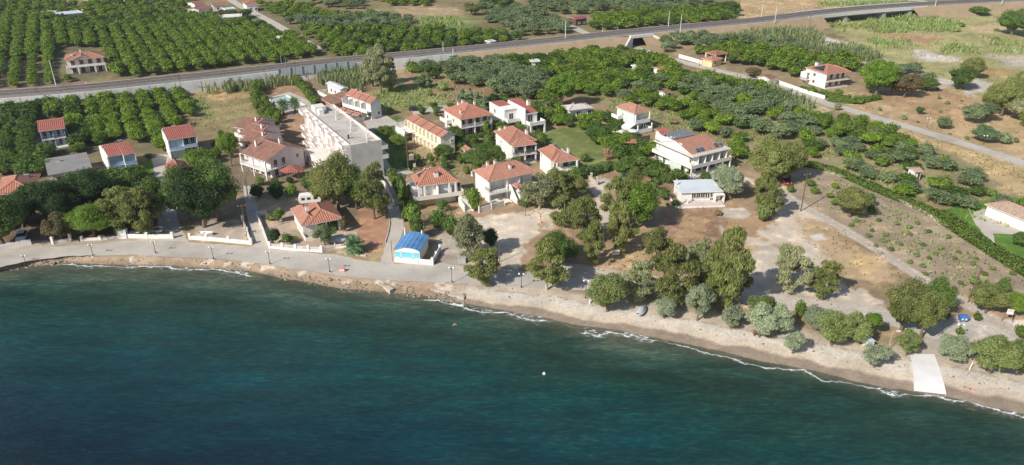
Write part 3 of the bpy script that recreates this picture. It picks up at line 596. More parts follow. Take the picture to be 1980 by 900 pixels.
# ---------------------------------------------------------------- buildings
FOOT = []
class House:
    def __init__(s, name, label, cat, B, A, C, h, group=None, ov=.5, W=None, D=None, z0=0):
        b = np.array(P(*B, h)); c = np.array(P(*C, h)); a = np.array(P(*A, h)); u = (c-b); s.W = W or np.linalg.norm(u); u /= np.linalg.norm(u)
        w2 = (a-b)/np.linalg.norm(a-b); an = math.degrees(math.atan2(u[0]*w2[1]-u[1]*w2[0], u@w2))
        if 98 < an < 125: u = u+np.array([w2[1], -w2[0]]); u /= np.linalg.norm(u)
        v = np.array([-u[1], u[0]]); s.D = D or abs(float((a-b)@v)); s.h = h; s.u = u; s.v = v; s.b = b
        s.root = empty(name, b[0], b[1], z0, math.atan2(u[1], u[0]), label, cat, group); s.ov = ov
        FOOT.append((b, u, v, s.W, s.D)); s.wb = (ov, ov, s.W-ov, s.D-ov)
    def part(s, name, mat, *boxes):
        mb = MB()
        for b in boxes: mb.box(b[0], b[1], b[4], b[2], b[3], b[5])
        return mb.build(name, mat, s.root)
    def walls(s, mat, z0=-.3, z1=None, ins=None):
        s.wb = ins or s.wb; x0, y0, x1, y1 = s.wb; s.wo = s.part('wall', mat, (x0, y0, x1, y1, z0, s.h-.05 if z1 is None else z1)); return s.wo
    def hip(s, mat, rise, box=None, z=None, name='roof'):
        x0, y0, x1, y1 = box or (0, 0, s.W, s.D); z = s.h if z is None else z; mb = MB(); w_, d = x1-x0, y1-y0
        if w_ >= d: r0, r1 = (x0+d/2, (y0+y1)/2), (x1-d/2, (y0+y1)/2)
        else: r0, r1 = ((x0+x1)/2, y0+w_/2), ((x0+x1)/2, y1-w_/2)
        t = .14; A_, B_, C_, D_ = (x0, y0, z+t), (x1, y0, z+t), (x1, y1, z+t), (x0, y1, z+t); p, q = (*r0, z+t+rise), (*r1, z+t+rise)
        fs = [[A_, B_, q, p], [C_, D_, p, q], [B_, C_, q], [D_, A_, p]] if w_ >= d else [[D_, A_, p, q], [B_, C_, q, p], [A_, B_, p], [C_, D_, q]]
        for f in fs: s._rf(mb, f)
        mb.prism([(x0+.01, y0+.01), (x1-.01, y0+.01), (x1-.01, y1-.01), (x0+.01, y1-.01)], z, z+t-.004, 1)
        o = mb.build(name, [mat, M['warm']], s.root)
        rb = MB(); rb.tube(p, q, .13, n=5)
        cs = ((A_, p), (B_, q), (C_, q), (D_, p)) if w_ >= d else ((A_, p), (B_, p), (C_, q), (D_, q))
        for e, f in cs: rb.tube(e, f, .12, n=5)
        rb.build('ridge_tiles', M['tilel'] if mat is not M['tileo'] else M['tile'], o); return o
    def _rf(s, mb, f):
        a, b = Vector(f[0]), Vector(f[1]); e = (b-a).normalized(); n = e.cross(Vector(f[2])-a).normalized(); g = n.cross(e)
        mb.face(f, 0, [((Vector(p)-a).dot(e), (Vector(p)-a).dot(g)) for p in f])
    def gable(s, mat, rise, box=None, z=None, axis='u', name='roof', wallm=None, k=.5):
        """ridge parallel to u or v; k = where the ridge lies between front and back"""
        x0, y0, x1, y1 = box or (0, 0, s.W, s.D); z = s.h if z is None else z; mb = MB(); t = .14
        if axis == 'u':
            m_ = y0+(y1-y0)*k; A_, B_, C_, D_ = (x0, y0, z+t), (x1, y0, z+t), (x1, y1, z+t), (x0, y1, z+t); p, q = (x0, m_, z+t+rise), (x1, m_, z+t+rise)
            s._rf(mb, [A_, B_, q, p]); s._rf(mb, [C_, D_, p, q]); i = s.ov
            mb.face([(x0+i, y0+i, z), (x0+i, y1-i, z), (x0+i, m_, z+rise)], 1); mb.face([(x1-i, y0+i, z), (x1-i, y1-i, z), (x1-i, m_, z+rise)], 1)
        else:
            m_ = x0+(x1-x0)*k; A_, B_, C_, D_ = (x0, y0, z+t), (x1, y0, z+t), (x1, y1, z+t), (x0, y1, z+t); p, q = (m_, y0, z+t+rise), (m_, y1, z+t+rise)
            s._rf(mb, [D_, A_, p, q]); s._rf(mb, [B_, C_, q, p]); i = s.ov
            mb.face([(x0+i, y0+i, z), (x1-i, y0+i, z), (m_, y0+i, z+rise)], 1); mb.face([(x0+i, y1-i, z), (x1-i, y1-i, z), (m_, y1-i, z+rise)], 1)
        dz = .12; ring = [A_, B_, C_, D_] if axis == 'u' else [A_, B_, C_, D_]
        edges = [(A_, B_), (B_, q), (q, C_), (C_, D_), (D_, p), (p, A_)] if axis == 'u' else [(A_, p), (p, B_), (B_, C_), (C_, q), (q, D_), (D_, A_)]
        for a, b in edges: mb.face([a, b, (b[0], b[1], b[2]-dz), (a[0], a[1], a[2]-dz)], 2)
        sub = [[A_, B_, q, p], [C_, D_, p, q]] if axis == 'u' else [[D_, A_, p, q], [B_, C_, q, p]]
        for f in sub: mb.face([(a, b, c-dz) for a, b, c in reversed(f)], 2)
        o = mb.build(name, [mat, wallm or M['white'], M['warm']], s.root)
        rb = MB(); rb.tube(p, q, .13, n=5); rb.build('ridge_tiles', M['tilel'] if mat is not M['tileo'] else M['tile'], o); return o
    def flat(s, mat, par=.5, box=None, z=None, wm=None, t=.25):
        x0, y0, x1, y1 = box or (0, 0, s.W, s.D); z = s.h if z is None else z
        o = s.part('roof', mat, (x0, y0, x1, y1, z, z+t)); wm = wm or M['white']
        if par:
            q = MB(); e = .22
            for b in ((x0, y0, x1, y0+e), (x0, y1-e, x1, y1), (x0, y0+e, x0+e, y1-e), (x1-e, y0+e, x1, y1-e)): q.box(b[0]-.01, b[1]-.01, z+t*.3, b[2]+.01, b[3]+.01, z+t+par)
            q.build('parapet', wm, o)
        return o
    def pt(s, face, t, out=0):
        x0, y0, x1, y1 = s.wb
        return {'f': (x0+t, y0-out), 'l': (x0-out, y0+t), 'r': (x1+out, y0+t), 'b': (x0+t, y1+out)}[face]
    def win(s, face, t, z, w_=1.1, h=1.2, kind='glass', fm=None, sill=True):
        """a window or door centred t metres along a wall of the last wall box"""
        def bx(mb, a, b, o0, o1, z0, z1):
            p = s.pt(face, a, o0); q = s.pt(face, b, o1); mb.box(min(p[0], q[0]), min(p[1], q[1]), z0, max(p[0], q[0]), max(p[1], q[1]), z1)
        nm = 'door' if h > 1.9 else 'window'; mb = MB(); e = .09
        bx(mb, t-w_/2-e, t-w_/2, -.02, .09, z, z+h); bx(mb, t+w_/2, t+w_/2+e, -.02, .09, z, z+h); bx(mb, t-w_/2-e, t+w_/2+e, -.02, .09, z+h, z+h+e)
        if kind == 'glass': bx(mb, t-.03, t+.03, -.02, .07, z, z+h)
        if nm == 'window': bx(mb, t-w_/2-.15, t+w_/2+.15, -.02, .16, z-.08, z)
        o = mb.build(nm, fm or M['white'], s.root); g = MB(); bx(g, t-w_/2, t+w_/2, -.02, .035, z, z+h)
        g.build('pane' if kind == 'glass' else 'shutter', {'glass': M['glass'], 'shut': M['shut'], 'pblue': M['pblue'], 'brown': M['bshut'], 'blue': M['bluesh']}[kind], o)
    def balc(s, x0, y0, x1, y1, z, rail='solid', sides='flr', mat=None, hr=.95, slabm=None):
        o = s.part('balcony', slabm or M['white'], (x0, y0, x1, y1, z-.2, z)); mb = MB(); e = .1
        segs = {'f': ((x0, y0), (x1, y0)), 'l': ((x0, y0), (x0, y1)), 'r': ((x1, y0), (x1, y1)), 'b': ((x0, y1), (x1, y1))}
        for k in sides:
            (a, b), (c, d) = segs[k]
            if rail == 'solid':
                sx_ = e if a == c else 0; sy_ = e if b == d else 0
                if k in 'r': a -= e; c -= e
                if k in 'b': b -= e; d -= e
                mb.box(a+.003, b+.003, z, c+sx_+.003, d+sy_+.003, z+hr)
            else:
                L_ = math.hypot(c-a, d-b); n = max(2, int(L_/.5))
                a, c = [min(max(q, x0+.06), x1-.06) for q in (a, c)]; b, d = [min(max(q, y0+.06), y1-.06) for q in (b, d)]
                for i in range(n+1): f = i/n; mb.tube((a+(c-a)*f, b+(d-b)*f, z), (a+(c-a)*f, b+(d-b)*f, z+hr), .03, n=4)
                for hh in (hr, hr*.5): mb.tube((a, b, z+hh), (c, d, z+hh), .04, n=4)
        mb.build('railing', mat or (M['white'] if rail == 'solid' else M['metal']), o); return o
    def post(s, x, y, z0, z1, r=.16, m=None): s.part('column', m or M['white'], (x-r, y-r, x+r, y+r, z0, z1))
    def chim(s, x, y, z, h=1.3, r=.3, m=None):
        o = s.part('chimney', m or M['white'], (x-r, y-r, x+r, y+r, z, z+h)); mb = MB(); mb.box(x-r-.08, y-r-.08, z+h, x+r+.08, y+r+.08, z+h+.12); mb.build('chimney_cap', M['tile'], o)
    def heater(s, x, y, z, k=.72):
        o = MB(); o.tube((x-.7*k, y, z+1.1*k), (x+.7*k, y, z+1.1*k), .3*k, n=9); ob = o.build('water_heater', M['metal'], s.root); mb = MB()
        q = [(x-.8*k, y-1.3*k, z+.3*k), (x+.8*k, y-1.3*k, z+.3*k), (x+.8*k, y-.2*k, z+1.0*k), (x-.8*k, y-.2*k, z+1.0*k)]; mb.face(q); mb.face([(a, b, c-.08) for a, b, c in q[::-1]]); mb.build('collector', M['solarg'], ob)
        for a in (-.7*k, .7*k):
            fr = MB(); fr.tube((x+a, y-1.1*k, z-.6), (x+a, y-1.1*k, z+.4*k), .04, n=4); fr.tube((x+a, y, z-.6), (x+a, y, z+1.0*k), .04, n=4); fr.tube((x+a, y-1.1*k, z+.36*k), (x+a, y, z+.8*k), .04, n=4); fr.build('stand', M['metal'], ob)
    def antenna(s, x, y, z, h=2.2):
        mb = MB(); mb.tube((x, y, z), (x, y, z+h), .035, n=4)
        for i in range(4): mb.tube((x-.5, y+.15*i, z+h-.1), (x+.5, y+.15*i, z+h-.1), .02, n=3)
        mb.tube((x, y-.1, z+h-.1), (x, y+.6, z+h-.1), .02, n=3); mb.build('antenna', M['metal'], s.root)
    def panels(s, pts, nx, ny, gap=.12, mat=None, lift=.16):
        """solar panels laid on a roof slope given by its four corners (3-D, local)"""
        a, b, c, d = [Vector(p) for p in pts]; n = (b-a).cross(d-a).normalized(); n = n if n.z > 0 else -n
        def q(u, v): return (a*(1-u)+b*u)*(1-v)+(d*(1-u)+c*u)*v+n*lift
        for i in range(nx):
            for j in range(ny):
                mb = MB(); g = gap/2/max(nx, ny); u0, u1, v0, v1 = i/nx+.02, (i+1)/nx-.02, j/ny+.02, (j+1)/ny-.02
                F_ = [q(u0, v0), q(u1, v0), q(u1, v1), q(u0, v1)]; mb.face(F_)
                Bk = [p-n*.1 for p in F_]; mb.face(Bk[::-1], 1)
                for k in range(4): mb.face([F_[k], F_[(k+1) % 4], Bk[(k+1) % 4], Bk[k]], 1)
                mb.build('solar_panel', [mat or M['solar'], M['metal']], s.root)
def zroof(z, rise, f): return z+.14+rise*f

# --- seaside, left ---
h = House('two_storey_house', 'small pale blue two-storey house with a red roof standing alone against the left orchard', 'house', (74, 256), (72, 237), (126, 249), 5.0)
h.walls(M['blue'], ins=(.3, 1.5, h.W-.3, h.D-.3)); h.gable(M['tiler'], 1.5, k=.55)
h.part('partition_wall', M['blue'], (.3, .35, .5, 1.5, -.2, 5), (h.W/2-.1, .35, h.W/2+.1, 1.5, -.2, 5), (h.W-.5, .35, h.W-.3, 1.5, -.2, 5))
h.balc(.3, .1, h.W-.3, 1.5, 2.5, 'bars', 'f'); h.balc(.3, -1.2, h.W-.3, 1.5, .1, 'bars', 'f')
for t in (1, 2.6, 4.4, 6): h.win('f', t, 2.6, .9, 2.0, 'brown'); h.win('f', t, .2, .9, 2.0, 'brown')
h.win('l', 2.2, 3.4, .8, .9)
h = House('flat_roofed_house', 'low house with a flat grey felt roof behind the dark seafront trees', 'house', (93, 342), (97, 308), (179, 327), 3.3)
h.walls(M['white'], ins=(.7, 1.2, h.W-.7, h.D-.5)); h.flat(M['greyroof'], 0, t=.3)
for t in (1.6, 4.5, 7.5, 10): h.win('f', t, .2 if t < 5 else .9, 1.3, 2.1 if t < 5 else 1.2, 'brown')
h.balc(.2, -1.2, h.W-.3, 1.2, .15, 'bars', 'fl'); h.post(.4, .4, 0, 3.3); h.post(h.W/2, .4, 0, 3.3); h.win('l', 3, 1, 1.2, 1.2, 'brown'); h.win('l', 6, 1, 1.2, 1.2, 'brown'); h.chim(3, h.D*.7, 3.5, .6)
h = House('two_storey_house', 'pale blue two-storey house with white party wall and stepped red roof left of the lane', 'house', (207, 305), (203, 282), (260, 295), 5.0)
W_ = h.W; h.walls(M['blue'], ins=(.35, 1.6, W_*.55, h.D-.3)); h.gable(M['tiler'], 1.5, k=.55, box=(.2, 0, W_*.56, h.D)); h.gable(M['tiler'], 1.5, box=(W_*.56, -.9, W_, h.D-.5), k=.55)
for t in (1, 2.6): h.win('f', t, 2.7, .9, 2.0, 'pblue'); h.win('f', t, .3, .9, 2.0, 'pblue')
h.walls(M['blue'], ins=(W_*.57, .7, W_-.2, h.D-.6))
for t in (.9, 2.5): h.win('f', t, 2.7, .9, 2.0, 'pblue'); h.win('f', t, .3, .9, 2.0, 'pblue')
h.part('party_wall', M['white'], (-.1, -.5, .3, h.D, -.3, 5.3), (W_*.555, -.9, W_*.575, 1.6, -.3, 5.0), (W_-.2, -.9, W_, h.D-.6, -.3, 5.0))
h.balc(.3, -.3, W_*.555, 1.6, 2.6, 'solid', 'f', M['blue'], .7); h.balc(W_*.575, -1.3, W_-.02, .7, 2.6, 'solid', 'f', M['blue'], .7)
h.balc(.3, -2.2, W_*.555, 1.6, .2, 'solid', 'f', M['blue'], .5); h.balc(W_*.575, -3.2, W_-.02, .7, .2, 'solid', 'f', M['blue'], .5); h.heater(W_*.7, h.D*.6, 6.2)
h = House('two_storey_house', 'white and pale blue two-storey house with red roof at the corner of the orchard rows', 'house', (324, 273), (324, 251), (380, 264), 5.4)
W_ = h.W; h.walls(M['blue'], ins=(.2, .6, W_*.52, h.D-.3)); h.gable(M['tiler'], 1.7, k=.6)
for t in (1, 2.6): h.win('f', t, 2.9, .8, 1.9, 'pblue'); h.win('f', t, .3, .9, 1.9, 'pblue')
h.walls(M['blue'], ins=(W_*.52+.01, 2.0, W_-.2, h.D-.3))
for t in (1, 2.6): h.win('f', t, 2.9, .9, 1.9, 'glass'); h.win('f', t, .3, .9, 1.9, 'glass')
h.part('party_wall', M['white'], (0, -.2, .19, h.D-.2, -.3, 5.6), (W_*.5, .1, W_*.52, 2, -.3, 5.4), (W_-.19, .1, W_, h.D-.2, -.3, 5.4))
h.balc(.2, -.9, W_*.5, .6, 2.8, 'solid', 'f', M['blue'], .7); h.balc(W_*.52, 0, W_-.2, 2, 2.8, 'solid', 'f', M['blue'], .7); h.heater(W_*.4, h.D*.62, 6.6)
h = House('low_house', 'low house with red tiled roof half hidden behind the great plane tree', 'house', (329, 342), (320, 314), (372, 334), 3.0, D=9)
h.walls(M['white']); h.gable(M['tiler'], 1.2, axis='v'); h.win('f', 2, .9, 1.2, 1.2); h.win('l', 3, .9, 1.2, 1.2); h.win('f', 4.5, .2, 1, 2.0, 'brown')
h = House('low_house', 'red roofed house with a yellow wall and balcony at the left edge', 'house', (-14, 380), (-16, 348), (63, 374), 3.4)
h.walls(M['yellow'], ins=(.6, 1.6, h.W-.6, h.D-.5)); h.hip(M['tile'], 1.7); h.balc(h.W*.62, -.6, h.W+.4, 1.6, .9, 'solid', 'fr', M['white']); h.win('f', 9, 1, 1.1, 2, 'brown'); h.win('f', 4, 1, 1.2, 1.2, 'brown'); h.win('f', 11, 1, 1.1, 2, 'brown'); h.heater(6, h.D*.7, 4)
# --- pink group ---
def terr(B, dz, lab, first):
    h = House('terraced_house', lab, 'house', B, (B[0]+36, B[1]-20), (B[0]+25, B[1]+8.5), 5.0+dz, 'stepped row of mauve houses with old roofs', W=6.4, D=11)
    h.walls(M['lav'], ins=(.5, .9, 5.9, 10.3)); h.gable(M['tileo'], 1.7, wallm=M['lav']); h.win('r', 3, 3.4+dz, .9, 1); h.win('r', 7, 3.4+dz, .9, 1); h.win('r', 7, .9, .9, 1); h.win('f', 1.7, 3, 1, 2, 'brown'); h.win('f', 3.9, 3, 1, 2, 'brown')
    h.balc(.5, -.5, 5.9, .9, 2.8+dz, 'solid', 'fl'); h.chim(4.9 if first else 5.2, 4.2, 5.6+dz, 2.0, .22)
    h.part('roof_patch', M['tile'], (0, 0, .01, .01, 5, 5.01)) if 0 else None
    return h
terr((451, 247), .5, 'farthest house of the stepped mauve row, behind the other two', True); terr((459, 261), .2, 'middle house of the stepped mauve row, with old brown roof', False); terr((460, 276), 0, 'nearest house of the stepped mauve row, touching the large brown roofed house', False)
h = House('two_storey_house', 'large mauve and white house with an old brown tiled roof and long white balcony', 'house', (463, 297), (571, 281), (513, 314), 5.0)
h.walls(M['lav'], ins=(.5, 1.8, h.W-.6, h.D-.5)); h.gable(M['tileo'], 2.2, wallm=M['lav'], k=.52)
h.balc(-.1, -.3, h.W+.2, 1.8, 2.45, 'bars', 'fr', M['white'], slabm=M['white']); h.balc(h.W-.6, 1.8, h.W+.2, h.D*.5, 2.45, 'bars', 'r', M['white'])
for x in (.3, h.W*.5, h.W-.2): h.post(x, 0, -.2, 2.3); h.post(x, 0, 2.45, 5)
for t in (1.2, 3.6, 6.0, 8.4): h.win('f', t, 2.6, 1.2, 2.0, 'shut'); h.win('f', t, .1, 1.2, 2.0, 'glass')
for t in (1.5, 4.0): h.win('r', t, 2.6, 1.1, 1.9, 'brown'); h.win('r', t, .2, 1.1, 1.9, 'glass')
h.win('r', 8.5, 3.2, .8, 1); h.chim(2.2, h.D*.3, 6.1, 1.9, .25); h.chim(h.W*.62, h.D*.62, 6.6, 1.7, .25); h.antenna(h.W-1, h.D*.5, 7)
x, y = P(567, 345); gz = empty('garden_gazebo', x, y, 0, R(15), 'red tiled hexagonal garden gazebo right of the brown roofed house', 'gazebo')
mb = MB(); hx = [(3.3*math.cos(R(60*i)), 2.7*math.sin(R(60*i))) for i in range(6)]
for i in range(6): a, b = hx[i], hx[(i+1) % 6]; mb.face([(*a, 2.4), (*b, 2.4), (0, 0, 3.7)], 0, [(0, 0), (3, 0), (1.5, 3)])
mb.build('roof', M['tiler'], gz)
for i in range(6): mb = MB(); mb.tube((hx[i][0]*.85, hx[i][1]*.85, 0), (hx[i][0]*.85, hx[i][1]*.85, 2.6), .09, n=6); mb.build('post', M['wood'], gz)
# --- the hotel ---
h = House('apartment_block', 'four storey pink apartment block with flat roof and stepped balconies', 'apartment block', (582, 217), (726, 272), (667, 289), 9.3, ov=0, D=9.7); h.root.scale = (1, 1, .905)
W_, D_ = h.W, h.D; print('hotel', W_, D_)
h.walls(M['pink'], ins=(0, 1.5, W_-.25, D_-.1), z1=10.15); h.part('end_wall', plain('grey_render', (.60, .56, .50), .85, .2, .4), (W_-.24, 1.5, W_, D_, -.3, 11.1))
nb_ = 9; bw_ = W_/nb_
h.flat(M['slab'], .75, box=(0, 1.3, W_-.25, D_), z=10.2, wm=M['warm'])
for i in range(nb_):
    x0 = i*bw_
    h.part('partition_wall', M['pink'], (x0-.08 if i else 0, .7, x0+.12, 1.5, -.2, 10.6))
    for k in range(4):
        z = 2.65*k+.15; st = (-.7, .1)[i % 2]
        h.balc(x0+.12, st, x0+bw_-.1, 1.5, z+(2.35 if k == 3 else 0), 'solid', 'flr', M['pink'], .85, M['pink'])
        if k < 4: h.win('f', x0+bw_/2, z+.05, 1.7, 2.05, 'shut' if rnd.random() < .65 else 'glass')
h.part('partition_wall', M['pink'], (W_-.2, .2, W_, 1.5, -.2, 10.9))
h.part('roof_cabin', M['warm'], (.6, D_*.30, 4.2, D_*.62, 10.4, 12.3)); h.part('roof_cabin', M['white'], (4.2, D_*.36, 6, D_*.50, 10.4, 11.9))
for i in range(9): h.part('roof_vent', M['white'], (5+i*3.9, D_-1.1-(i % 3)*1.4, 5.3+i*3.9, D_-.8-(i % 3)*1.4, 10.4, 12.0))
h.balc(W_*.35, D_-.1, W_*.5, D_+1.4, 7.2, 'solid', 'b'); h.balc(W_-4, D_-.1, W_+.02, D_+1.6, 5.6, 'solid', 'rb', M['white']); h.balc(W_-4, D_-.1, W_+.02, D_+1.6, 8.4, 'solid', 'rb', M['white']); h.antenna(W_-8, D_-5, 10.4)
h.part('chimney', M['bshut'], (W_-7, 3.2, W_-6.6, 3.6, 10.4, 11.6))
h = House('annex', 'low flat roofed pink annex at the foot of the apartment block', 'building', (588, 292), (652, 300), (619, 315), 3.0)
h.walls(M['pink'], ins=(0, 0, h.W, h.D)); h.flat(M['warm'], .15, wm=M['pink']); h.win('f', 2.5, .3, 1, 2, 'brown'); h.win('f', 6, .9, 1.2, 1); h.win('f', 9, .9, 1.2, 1)
# --- behind the hotel ---
h = House('metal_roofed_house', 'small white building with a pale metal roof near the reeds', 'building', (629, 162), (671, 170), (657, 175), 3.2); h.walls(M['white']); h.gable(M['tin'], .5, axis='u'); h.win('f', 3, 1, 1, 1.1); h.win('f', 6, 1, 1, 1.1); h.win('f', 9, .2, 1, 2, 'brown')
h.part('terrace_wall', M['white'], (-.5, -3.2, h.W+.5, -3.0, -.1, 1.1), (-.5, -3, -.3, .4, -.1, 1.1))
h = House('low_house', 'low building with faded red roof and bright orange wall behind the apartment block', 'building', (618, 192), (660, 183), (643, 204), 2.8); h.walls(M['orange'], ins=(.5, 1.2, h.W-.4, h.D-.4)); h.gable(M['tileo'], .9); h.win('r', 2, .3, 1.2, 2, 'brown'); h.win('f', 3, .9, 1.2, 1, 'brown')
h = House('low_house', 'tiled lean-to behind the orange walled building', 'building', (646, 184), (668, 180), (660, 192), 3.4, D=6); h.walls(M['white']); h.gable(M['tileo'], .8)
h = House('row_house', 'white two-storey row with red saddle roof and chimneys behind the apartment block', 'house', (668, 188), (742, 196), (716, 202), 5.2)
W_, D_ = h.W, h.D; n = 4
h.walls(M['white'])
for i in range(n): h.gable(M['tile'], 1.4, box=(i*W_/n, 0, (i+1)*W_/n, D_), z=5.2+.22*(n-1-i)); h.part('partition_wall', M['white'], (i*W_/n-.1, -1.4, i*W_/n+.1, .6, -.2, 5.2))
for i in range(n): h.win('f', (i+.5)*W_/n-.3, 2.9, 1.3, 2.0, 'shut'); h.win('f', (i+.5)*W_/n-.3, .2, 1.3, 2.0, 'glass'); h.balc(i*W_/n+.1, -1.5, (i+1)*W_/n-.1, .5, 2.7, 'solid', 'f', M['white'])
h.win('r', 3, 1, .8, 1); h.heater(W_*.3, D_*.7, 6.3); h.heater(W_*.12, D_*.7, 6.5)
for i in range(3):
    x0 = 1.2+i*3.6; h.part('porch', M['white'], (x0, -5.4, x0+.15, -1.6, -.1, 2.2-.3*i), (x0+2.6, -5.4, x0+2.75, -1.6, -.1, 1.9-.3*i)); h.gable(M['tile'], .35, box=(x0-.1, -4.4, x0+2.8, -1.8), z=2.1)
# --- the yellow row ---
h = House('row_house', 'long cream yellow row of holiday flats with scalloped terracotta roof', 'house', (783, 232), (883, 262), (850, 268), 5.0)
W_, D_ = h.W, h.D; print('yellow', W_, D_); n = 9; h.walls(M['cream'], ins=(.3, .5, W_-.3, D_-.3))
for i in range(n):
    x0, x1 = i*W_/n, (i+1)*W_/n
    h.gable(M['tile'], 1.15, box=(x0, 0 if i % 2 else .25, x1, D_), z=5.0+(.2 if i % 2 else 0)); h.part('partition_wall', M['cream'], (x0-.08, -.3, x0+.08, .5, -.2, 4.9))
    h.win('f', x0+W_/n/2-.3, 2.75, 1.2, 2.0, 'shut'); h.win('f', x0+W_/n/2-.3, .2, 1.3, 2.0, 'shut')
    mb = MB(); c_ = x0+W_/n/2; r_ = W_/n/2-.15; pts = [(c_+r_*math.cos(a), -.3-r_*.5*math.sin(a)) for a in np.linspace(math.pi, 0, 9)][::-1]
    mb.prism([(c_-r_, .5)]+pts[::-1]+[(c_+r_, .5)], 2.5, 2.7)
    for a, b in zip(pts[:-1], pts[1:]): mb.face([(*a, 2.7), (*b, 2.7), (*b, 3.55), (*a, 3.55)]); mb.face([(a[0], a[1]+.12, 2.7), (b[0], b[1]+.12, 2.7), (b[0], b[1]+.12, 3.55), (a[0], a[1]+.12, 3.55)]); mb.face([(*a, 3.55), (*b, 3.55), (b[0], b[1]+.12, 3.55), (a[0], a[1]+.12, 3.55)])
    mb.build('balcony', M['cream'], h.root)
h.win('r', 3.5, 3, .7, .9); h.heater(W_*.86, D_*.75, 5.6)
h.part('terrace_wall', M['white'], (-.5, -3.0, 5, -2.8, -.1, 2.6), (-.7, -3.0, -.5, 4, -.1, 4.4), (2.3, -2.9, 2.45, .2, -.1, 3.2)); h.balc(-.5, -2.8, 5, .2, 2.6, 'solid', 'fl')
# --- middle houses ---
h = House('two_storey_house', 'large white house with wide hipped terracotta roof and shaded double balcony, behind the yellow row', 'house', (890, 233), (857, 212), (955, 222), 5.3)
W_, D_ = h.W, h.D; h.walls(M['warm'], ins=(.5, 2.6, W_-.6, D_-.5)); h.hip(M['tile'], 2.6); h.part('side_wall', M['warm'], (.5, .5, .8, 2.6, -.2, 5.2))
h.balc(.5, .3, W_-.3, 2.6, 2.6, 'bars', 'fr', M['white']); [h.post(x, .55, z, z+2.6) for x in (W_*.45, W_-.6) for z in (-.2, 2.6)]
for t in (1.5, 4, 6.5, 9): h.win('f', t, 2.7, 1.4, 2.0, 'brown'); h.win('f', t, .1, 1.4, 2.0, 'glass')
h.win('l', 3, 3.2, .9, 1); h.win('l', 7, 3.2, .9, 1); h.balc(-1.2, D_*.55, .5, D_-.6, 2.6, 'solid', 'fl', M['white']); h.post(-1, D_*.57, -.2, 2.5)
h.chim(1.6, 3.0, 6.0, 1.5, .22); h.chim(W_*.36, D_*.72, 7, 1.0, .45); h.chim(W_*.52, D_*.78, 7.0, 1.1, .4); h.chim(W_-2, D_*.7, 6.2, 1.4, .25); h.heater(W_*.5, D_*.6, 7.2)
h = House('modern_house', 'white modern cubic house with a single sloping red roof, right of the poplars', 'house', (1016, 222), (996, 203), (1040, 218), 5.6)
W_, D_ = h.W, h.D; h.walls(M['white'], ins=(.1, .3, W_-.1, D_), z1=5.6); mb = MB(); z = 5.6
s_ = [(0, 0, z+1.9), (W_, 0, z), (W_, D_, z), (0, D_, z+1.9)]; s_ = [(0, 0, z+.2), (W_, 0, z+.2), (W_, D_, z+2.0), (0, D_, z+2.0)]; h._rf(mb, s_); mb.face([(a, b, c-.15) for a, b, c in s_[::-1]], 1)
for a, b in zip(s_, s_[1:]+s_[:1]): mb.face([a, b, (b[0], b[1], z-.1), (a[0], a[1], z-.1)], 1)
mb.build('roof', [M['tiler'], M['white']], h.root)
h.balc(.2, -2.6, W_+1.2, .3, 2.8, 'solid', 'flr', M['white']); h.post(W_+1, -2.4, -.2, 2.6, .22); h.post(.5, -2.4, -.2, 2.6, .22); h.win('f', W_*.4, 3.0, 1.6, 2.1, 'glass'); h.win('f', W_*.6, .1, 3.0, 2.2, 'glass'); h.win('l', 4, 1, .5, 1.6); h.chim(W_-.3, D_*.5, 5.6, 2.6, .45)
h.part('raised_wall', M['white'], (-.15, -.1, .08, D_+.2, 3, 7.4)); 
h.walls(M['white'], ins=(-4.6, D_*.45, -.2, D_+4), z1=6.3); h.win('l', 2, 1.2, .9, 1.2); h.win('l', 6, 4, .9, 1.2); h.win('f', 2.3, 3.2, 1.4, 1.9, 'glass'); h.part('roof', M['white'], (-4.7, D_*.43, -.1, D_+4.1, 6.3, 6.5)); h.part('roof', M['tiler'], (-4.4, D_*.8, -.3, D_+3.8, 6.5, 6.6)); h.balc(-4.5, D_*.45-2, -.2, D_*.45, 3.0, 'solid', 'fl', M['white'])
h = House('two_storey_house', 'white house with layered hipped terracotta roof and two deep brown balconies, centre of the village', 'house', (987, 282), (945, 260), (1031, 279), 5.6, W=8.2, D=12.6)
W_, D_ = h.W, h.D; h.walls(M['white'], ins=(.5, 3.0, W_-1.0, D_-.5)); h.hip(M['tile'], 2.3, box=(0, 1.2, W_, D_)); h.hip(M['tilel'], 1.2, box=(.4, -.8, W_-.8, 5), z=5.25, name='porch_roof'); h.part('side_wall', M['white'], (.5, .2, .8, 3.0, -.2, 5.3))
for z in (2.7, .1): h.balc(.5, -.6, W_-.6, 3.0, z, 'bars', 'fr', M['dark'], slabm=M['warm'])
for x in (.8, W_*.5, W_-1): h.post(x, -.35, -.2, 2.5); h.post(x, -.35, 2.7, 5.2)
for t in (1.3, 3.6, 6): h.win('f', t, 2.8, 1.4, 2.0, 'brown'); h.win('f', t, .2, 1.4, 2.0, 'brown')
h.win('l', 5, 3.6, .6, .9, 'brown'); h.win('l', 9, 3.6, .6, .9, 'brown'); h.chim(W_*.75, 3.6, 6.6, 1.6, .35); h.chim(2.5, D_*.8, 6.4, 1.2, .3); h.heater(W_*.45, D_*.75, 6.7); h.chim(1.2, D_*.86, 6, 1.3, .3)
h = House('two_storey_house', 'smaller white house with red hipped roof and iron balcony beside the gravel path', 'house', (1070, 315), (1032, 295), (1113, 312), 5.0, W=7.2, D=10)
W_, D_ = h.W, h.D; h.walls(M['white'], ins=(.5, 2.4, W_-.8, D_-.5)); h.hip(M['tile'], 1.9, box=(0, 1.5, W_*.8, D_)); h.hip(M['tilel'], 1.3, box=(.3, -.2, W_, D_*.5), z=4.75, name='porch_roof')
